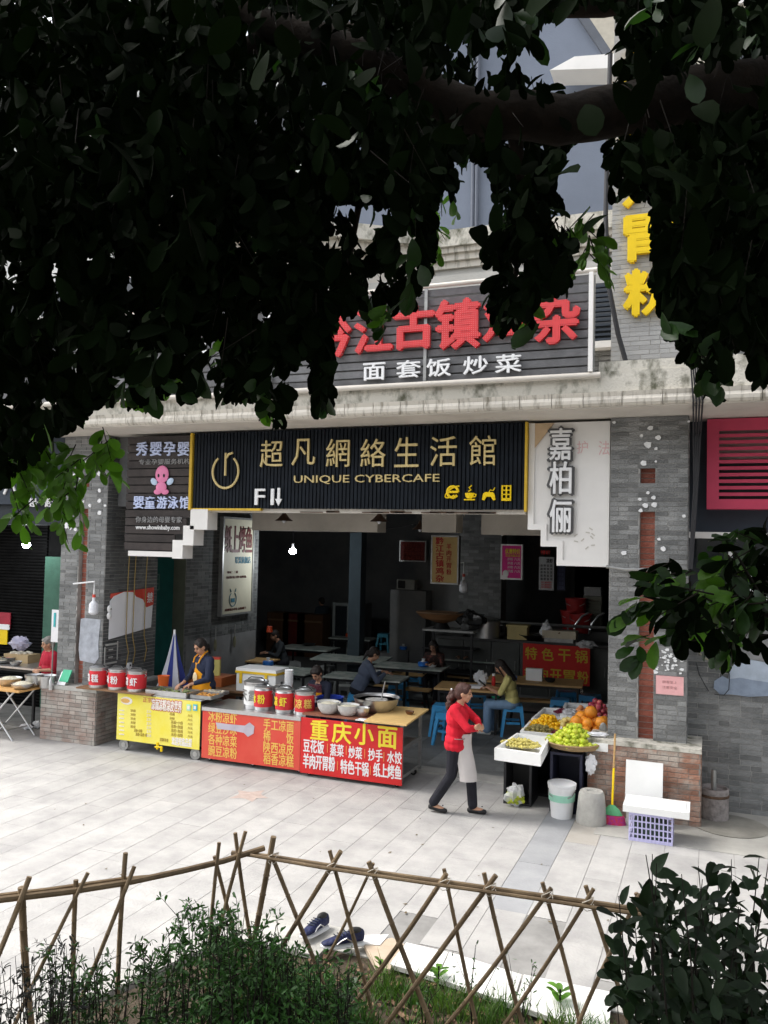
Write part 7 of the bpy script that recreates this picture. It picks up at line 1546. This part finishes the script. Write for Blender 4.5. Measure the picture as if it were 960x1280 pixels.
def cluster(p,down,nl,ln,spread,kind='d',flt=True):
    d=(down+rv()*.35).normalized(); tl=spread
    for i in range(nl):
        f=(i+.5)/nl; c=p+d*tl*f+rv()*.015; ld=(d*.55+rv()*.9+Vector((0,0,-.45))).normalized(); l_=ln*random.uniform(.72,1.2)
        nn=(rv()*.7+Vector((0,0,.6))).normalized()
        if flt:
            q=pix(c+ld*l_*.6); 
            if -20<q[0]<980 and (q[1]>bnd(q[0])+3 or inhole(*q,.8)): continue
            if 0<q[0]<960 and noise.noise(Vector((q[0]*.045,q[1]*.045,7.7)))>(.37 if q[1]>230 and q[0]<420 else .46): continue
            if (c-CAM).dot(_fw)<3.62 and intrunk(*q): continue
        cand.append((c,ld,nn,l_,kind))
    tw=MB(); return (p,d,tl)
twigs=MB()
nn_=0
while nn_<3900:
    px=random.uniform(-60,1020); py=random.uniform(-60,560); 
    if opened(px,py,4): 
        if random.random()<.93: continue
        continue
    d=random.choice((2.3,2.7,3.0,3.3,3.7,4.2,4.8))+random.uniform(-.2,.2)
    if d<3.0 and random.random()<.35: d+=1.0
    near=(bnd(px)-py)<52 or inhole(px,py,1.45)
    if near and random.random()<.5: continue
    if bnd(px)-py<14: continue
    p=PD(px,py,d); edge=(bnd(px)-py)<45
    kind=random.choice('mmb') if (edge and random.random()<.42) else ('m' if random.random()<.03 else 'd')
    c_=cluster(p,(Vector((0,0,-1))+rv()*.5),8,.092 if near else .08,.13 if near else .2,kind); 
    if nn_%6==0 and bnd(px)-py>75: twigs.tube([c_[0]-c_[1]*.04,c_[0]+c_[1]*c_[2]*.6],[.0018,.001],4,False)
    nn_+=1
# bright tips with sunlight put into their leaf colour
for (px,py,d,n_) in ((20,540,3.6,18),(45,560,3.5,18),(70,590,3.5,16),(110,585,3.6,14),(35,620,3.6,12),(60,630,3.6,10),(95,625,3.6,8),(8,600,3.5,14),(130,570,3.6,9),(548,262,4.0,9),(560,250,4.0,6),(540,275,4.0,6),(722,290,3.4,12),(742,270,3.4,10),(730,310,3.4,8),(100,560,3.6,16),(60,575,3.7,16),(30,590,3.6,14),(120,545,3.6,14),(80,600,3.6,12),(140,548,3.6,9),(15,560,3.7,12),(290,420,4.2,8),(205,445,4,8),(50,540,3.7,10)):
    for j in range(2): 
        p=PD(px+random.uniform(-16,16),py+random.uniform(-14,10),d+random.uniform(-.2,.2)); c_=cluster(p,(Vector((0,0,-1))+rv()*.6).normalized(),n_//2+1,.085,.15,'b',False); twigs.tube([c_[0],c_[0]+c_[1]*c_[2]],[.003,.0015],4,False)
# right middle spray
for i in range(64):
    px=random.uniform(835,990); py=random.gauss(745,42)
    if py<655 or py>815 : continue
    if px<900 and (py<700 and px<880): continue
    if px<870 and py>790: continue
    k_=random.choice('bmd') if px<930 else random.choice('md')
    p=PD(px,py-8,2.75+random.uniform(-.25,.3)); c_=cluster(p,(Vector((-.5,0,-.5))+rv()*.8).normalized(),6,.088,.13,k_,False); twigs.tube([c_[0],c_[0]+c_[1]*c_[2]],[.003,.0015],4,False)
for (px,py,dx,dy) in ((800,752,-20,12),(815,760,-10,10),(790,770,-12,14),(830,745,-16,4),(812,800,-16,10),(800,812,-10,12),(845,790,-18,8),(915,680,-14,-12),(905,700,-12,4),(850,750,0,10),(870,745,0,8),(860,770,-8,8)):
    p=PD(px,py,2.7); q=PD(px+dx,py+dy,2.66); 
    for k in range(4): cand.append((p+rv()*.02,((q-p).normalized()+rv()*.55).normalized(),(rv()*.5+Vector((0,-.4,.6))).normalized(),.10*random.uniform(.7,1.1),random.choice('bmm')))
# twigs linking the spray
for a in (((940,768),(880,742),(820,738)),((940,768),(870,800),(815,798)),((960,760),(925,700),(905,672))): twigs.tube([PD(x,y,2.75-.02*i) for i,(x,y) in enumerate(a)],[.006,.004,.002],5)
# unseen crown above and around, added to keep light off the leaves
nz=0
while nz<3800:
    p=Vector((random.uniform(-7.5,8.5),random.uniform(-7,6.2),random.uniform(3.9,7.6)))
    if ((p.x-.5)/8)**2+((p.y-.3)/7)**2+((p.z-5.2)/2.6)**2>1: continue
    q=pix(p)
    if -40<q[0]<1000 and -40<q[1]<1300 and opened(q[0],q[1],40): continue
    for k in range(7):
        c=p+rv()*.2; l_=.17*random.uniform(.7,1.2); qq=pix(c)
        if -60<qq[0]<1020 and -60<qq[1]<1300 and opened(qq[0],qq[1],25): continue
        cand.append((c,(rv()+Vector((0,0,-.6))).normalized(),(rv()*.5+Vector((0,0,1))).normalized(),l_ if (c-CAM).length>4.2 else .1,'d'))
    nz+=1
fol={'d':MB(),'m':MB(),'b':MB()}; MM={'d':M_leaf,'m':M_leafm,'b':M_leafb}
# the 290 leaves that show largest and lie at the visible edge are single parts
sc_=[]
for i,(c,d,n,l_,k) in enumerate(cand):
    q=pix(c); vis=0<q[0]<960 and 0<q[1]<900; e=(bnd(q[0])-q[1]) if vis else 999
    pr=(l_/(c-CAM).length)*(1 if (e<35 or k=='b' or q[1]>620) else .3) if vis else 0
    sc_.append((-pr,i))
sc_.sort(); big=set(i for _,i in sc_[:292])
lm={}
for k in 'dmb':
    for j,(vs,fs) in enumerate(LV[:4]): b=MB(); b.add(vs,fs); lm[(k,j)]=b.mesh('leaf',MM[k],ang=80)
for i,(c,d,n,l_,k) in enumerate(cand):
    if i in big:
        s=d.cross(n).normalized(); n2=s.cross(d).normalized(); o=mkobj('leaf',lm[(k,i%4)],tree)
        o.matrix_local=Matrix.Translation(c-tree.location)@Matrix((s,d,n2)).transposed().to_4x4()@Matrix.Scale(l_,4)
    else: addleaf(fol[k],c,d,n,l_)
for k,nm in (('d','dark_foliage'),('m','green_foliage'),('b','lit_foliage')): fol[k].build(nm,MM[k],tree,world=True,ang=80,kind='stuff')
twigs.build('twigs',M_twig,tree,world=True,kind='stuff')
# ---- dark bush on the right
bush=thing('dark_leafy_bush','dense dark broad leaved bush at the lower right corner','shrub',(.35,2.9,.42))
tw=MB(); lf=MB(); bl_=[]
BTOP=[(735,1240),(750,1150),(765,1120),(790,1105),(800,1065),(815,1062),(830,1095),(860,1085),(885,1070),(905,1060),(925,1080),(950,1065),(1000,1080)]
def btop(x):
    if x<BTOP[0][0]: return 1300
    for i in range(len(BTOP)-1):
        if BTOP[i][0]<=x<=BTOP[i+1][0]:
            f=(x-BTOP[i][0])/(BTOP[i+1][0]-BTOP[i][0]); return BTOP[i][1]*(1-f)+BTOP[i+1][1]*f
    return 1080
nst=0
for i in range(46):
    px=random.uniform(770,1010); d=random.uniform(2.7,3.6); tp=btop(px)+random.choice((0,0,20,50,90,130)); top=PD(px,tp+5,d)
    bx0=880+(px-880)*.45; base=PD(bx0,1420,d); base.z=.42
    mid=base.lerp(top,.6)+rv()*.05; pts=[base,base.lerp(mid,.5),mid,mid.lerp(top,.6)+rv()*.02,top]; tw.tube(pts,[.007,.006,.004,.003,.0015],5,False)
    for k in range(58):
        f=random.uniform(.3,1); c=base.lerp(mid,f/.6) if f<.6 else mid.lerp(top,(f-.6)/.4); c=c+rv()*random.uniform(0,.13); ld=(rv()+Vector((0,0,.1))).normalized(); l_=random.uniform(.055,.10)
        q=pix(c+ld*l_)
        if q[1]<btop(q[0])-6 or q[0]<745: continue
        if noise.noise(Vector((q[0]*.035,q[1]*.035,9)))>.16: continue
        bl_.append((c+rv()*.03,ld,(rv()*.6+Vector((0,0,.8))).normalized(),l_))
tw.build('stems',M_twig,bush,world=True,kind='stuff')
M_bush=mat('bush_leaf',(.012,.026,.010),.55,var=.3,bump=0,isl=.4,trans=.08,spec=.2)
bl_.sort(key=lambda e:-e[3]/(e[0]-CAM).length*(1 if 0<pix(e[0])[0]<960 and pix(e[0])[1]<1280 else 0)); bm4=[]
for j in range(4): b=MB(); b.add(*LV[j]); bm4.append(b.mesh('leaf',M_bush,ang=80))
for i,(c,d,n,l_) in enumerate(bl_):
    if i<290:
        s=d.cross(n).normalized(); n2=s.cross(d).normalized(); o=mkobj('leaf',bm4[i%4],bush); o.matrix_local=Matrix.Translation(c-bush.location)@Matrix((s,d,n2)).transposed().to_4x4()@Matrix.Scale(l_,4)
    else: addleaf(lf,c,d,n,l_)
lf.build('leaf_mass',M_bush,bush,world=True,ang=80,kind='stuff')
# ---- fine leaved shrubs on the left
def fine_shrub(x0,x1,topf,d0,d1,nst,lab,m,dens=1.,ll=.042):
    b0=PD((x0+x1)/2,1300,(d0+d1)/2); t=thing('fine_leaved_shrub',lab,'shrub',(b0.x,b0.y,.42)); tw=MB(); lf=MB()
    for i in range(nst):
        px=random.uniform(x0,x1); d=random.uniform(d0,d1); tp=topf(px)+abs(random.gauss(0,38)); top=PD(px,tp,d); base=PD((x0+x1)/2+(px-(x0+x1)/2)*.75,1330,d); base.z=.42
        mid=base.lerp(top,.6)+rv()*.04; tw.tube([base,base.lerp(mid,.6),mid,top],[.006,.005,.004,.0015],4,False)
        for k in range(int(9*dens)):
            f=random.uniform(.2,1); c=base.lerp(mid,f/.6) if f<.6 else mid.lerp(top,(f-.6)/.4)
            sd=(rv()+Vector((0,0,.35))).normalized(); e=c+sd*random.uniform(.05,.13); tw.tube([c,e],[.002,.001],3,False)
            for q_ in range(7):
                cc=c.lerp(e,random.uniform(.4,1.1)); ld=(sd*.4+rv()).normalized(); 
                addleaf(lf,cc,ld,(rv()+Vector((0,0,.7))).normalized(),random.uniform(.6,1.25)*ll,LVt)
    tw.build('stems',M_twig,t,world=True,kind='stuff'); lf.build('leaf_mass',m,t,world=True,ang=80,kind='stuff')
fine_shrub(205,350,lambda x:1128+ .006*(x-255)**2*.6,3.6,4.2,62,'dense fine leaved green shrub left of the fence corner',M_shr,1.9,.034)
fine_shrub(60,230,lambda x:1178+noise.noise(Vector((x*.05,0,0)))*30,3.7,4.2,44,'lighter fine leaved shrub left of the dense green shrub',mat('shrub_leaf_green',(.03,.07,.02),.55,var=.4,bump=0,isl=.45,trans=.2),1.4,.034)
fine_shrub(330,440,lambda x:1150+(x-330)*.55,3.6,4.1,42,'low fine leaved shrub behind the corner post of the bamboo fence',M_shr,1.8,.032)
fine_shrub(-30,100,lambda x:1185+ (30-x)*.3,3.4,3.9,34,'sparse bare looking shrub in the lower left corner',mat('greyish_shrub_leaf',(.03,.035,.03),.6,var=.4,bump=0,isl=.4),.55,.03)
# ---- broad leaved weeds and grass
def weed(px,py,lab,n=12,ln=.13,m=M_leafm):
    p=PZ(px,py,.43); t=thing('broad_leaved_weed',lab,'plant',p); b=MB()
    for i in range(n):
        a=i*2.4; dd=Vector((math.cos(a),math.sin(a),random.uniform(.3,1.2))); addleaf(b,Vector((0,0,.02+.01*i)),dd,Vector((0,0,1)),ln*random.uniform(.6,1.1))
    b.build('leaf_mass',m,t,ang=80,kind='stuff'); b=MB(); b.cyl((0,0,0),(0,0,.12),.006,n=5); b.build('stem',M_twig,t)
weed(395,1262,'dim broad leaved weed at the foot of the fence left of the grass',14,.15,M_shr); weed(430,1275,'broad leaved weed at the bottom edge beside the grass',12,.14,M_leafm); weed(548,1232,'light green weed with pointed leaves by the kerb',9,.09,M_leafb); weed(475,1225,'bright green little weed under the tan stone',10,.08,M_leafb); weed(700,1262,'light green weed left of the dark bush',10,.10,M_leafb)
gb=MB()
for i in range(11000):
    px=random.uniform(300,800); py=random.uniform(1205,1330); p=PZ(px,py,.42)
    if noise.noise(p*3.2)<-.02 and random.random()<.85: continue
    if p.y>5.08: continue
    if px<430 and random.random()<.5: continue
    h=random.uniform(.05,.26)*(.7+.6*noise.noise(p*5)); d=Vector((random.uniform(-.5,.5),random.uniform(-.5,.5),1)).normalized(); s=Vector((random.uniform(-1,1),random.uniform(-1,1),0)).normalized()*.004
    q=p+d*h*.6; e=p+d*h+Vector((d.x,d.y,-.15))*h*.35; gb.add([p-s,p+s,q+s*.7,q-s*.7,e],[(0,1,2,3),(3,2,4)])
tag(gb.build('grass',M_grass,smooth=False),'bright green grass growing in the bed under the fence','grass',kind='stuff')
# ground clutter: dry leaves
dl=MB()
for i in range(500):
    px=random.uniform(340,780); py=random.uniform(1195,1330); p=PZ(px,py,.43)
    if p.y>5.15: continue
    addleaf(dl,p+Vector((0,0,.005)),Vector((random.uniform(-1,1),random.uniform(-1,1),.2)),Vector((0,0,1)),random.uniform(.04,.08))
tag(dl.build('leaf_litter',mat('dry_leaf_litter',(.16,.10,.06),.9,isl=.4,bump=0),smooth=False),'dry brown leaves lying on the soil under the grass','leaf litter',kind='stuff')
# wiry weeds against the kerb
for px0,h_,lab in ((530,.34,'thin wiry weed before the kerb, left of three'),(590,.42,'thin wiry weed before the kerb, tallest in the middle'),(650,.36,'thin wiry weed before the kerb, right near the bush')):
    p=PZ(px0,1290,.43); t=thing('wiry_weed',lab,'plant',p); b=MB(); l=MB()
    for k in range(5):
        a=Vector((random.uniform(-.3,.3),random.uniform(-.1,.2),1)).normalized(); pts=[Vector((0,0,0)),a*h_*.5+rv()*.03,a*h_+rv()*.06]; b.tube(pts,[.003,.002,.001],4,False)
        for j in range(7): f=random.uniform(.3,1); c=pts[0].lerp(pts[2],f)+rv()*.02; addleaf(l,c,rv(),rv(),.028,LVt)
    b.build('stems',M_twig,t); l.build('leaf_mass',M_shr,t,kind='stuff')
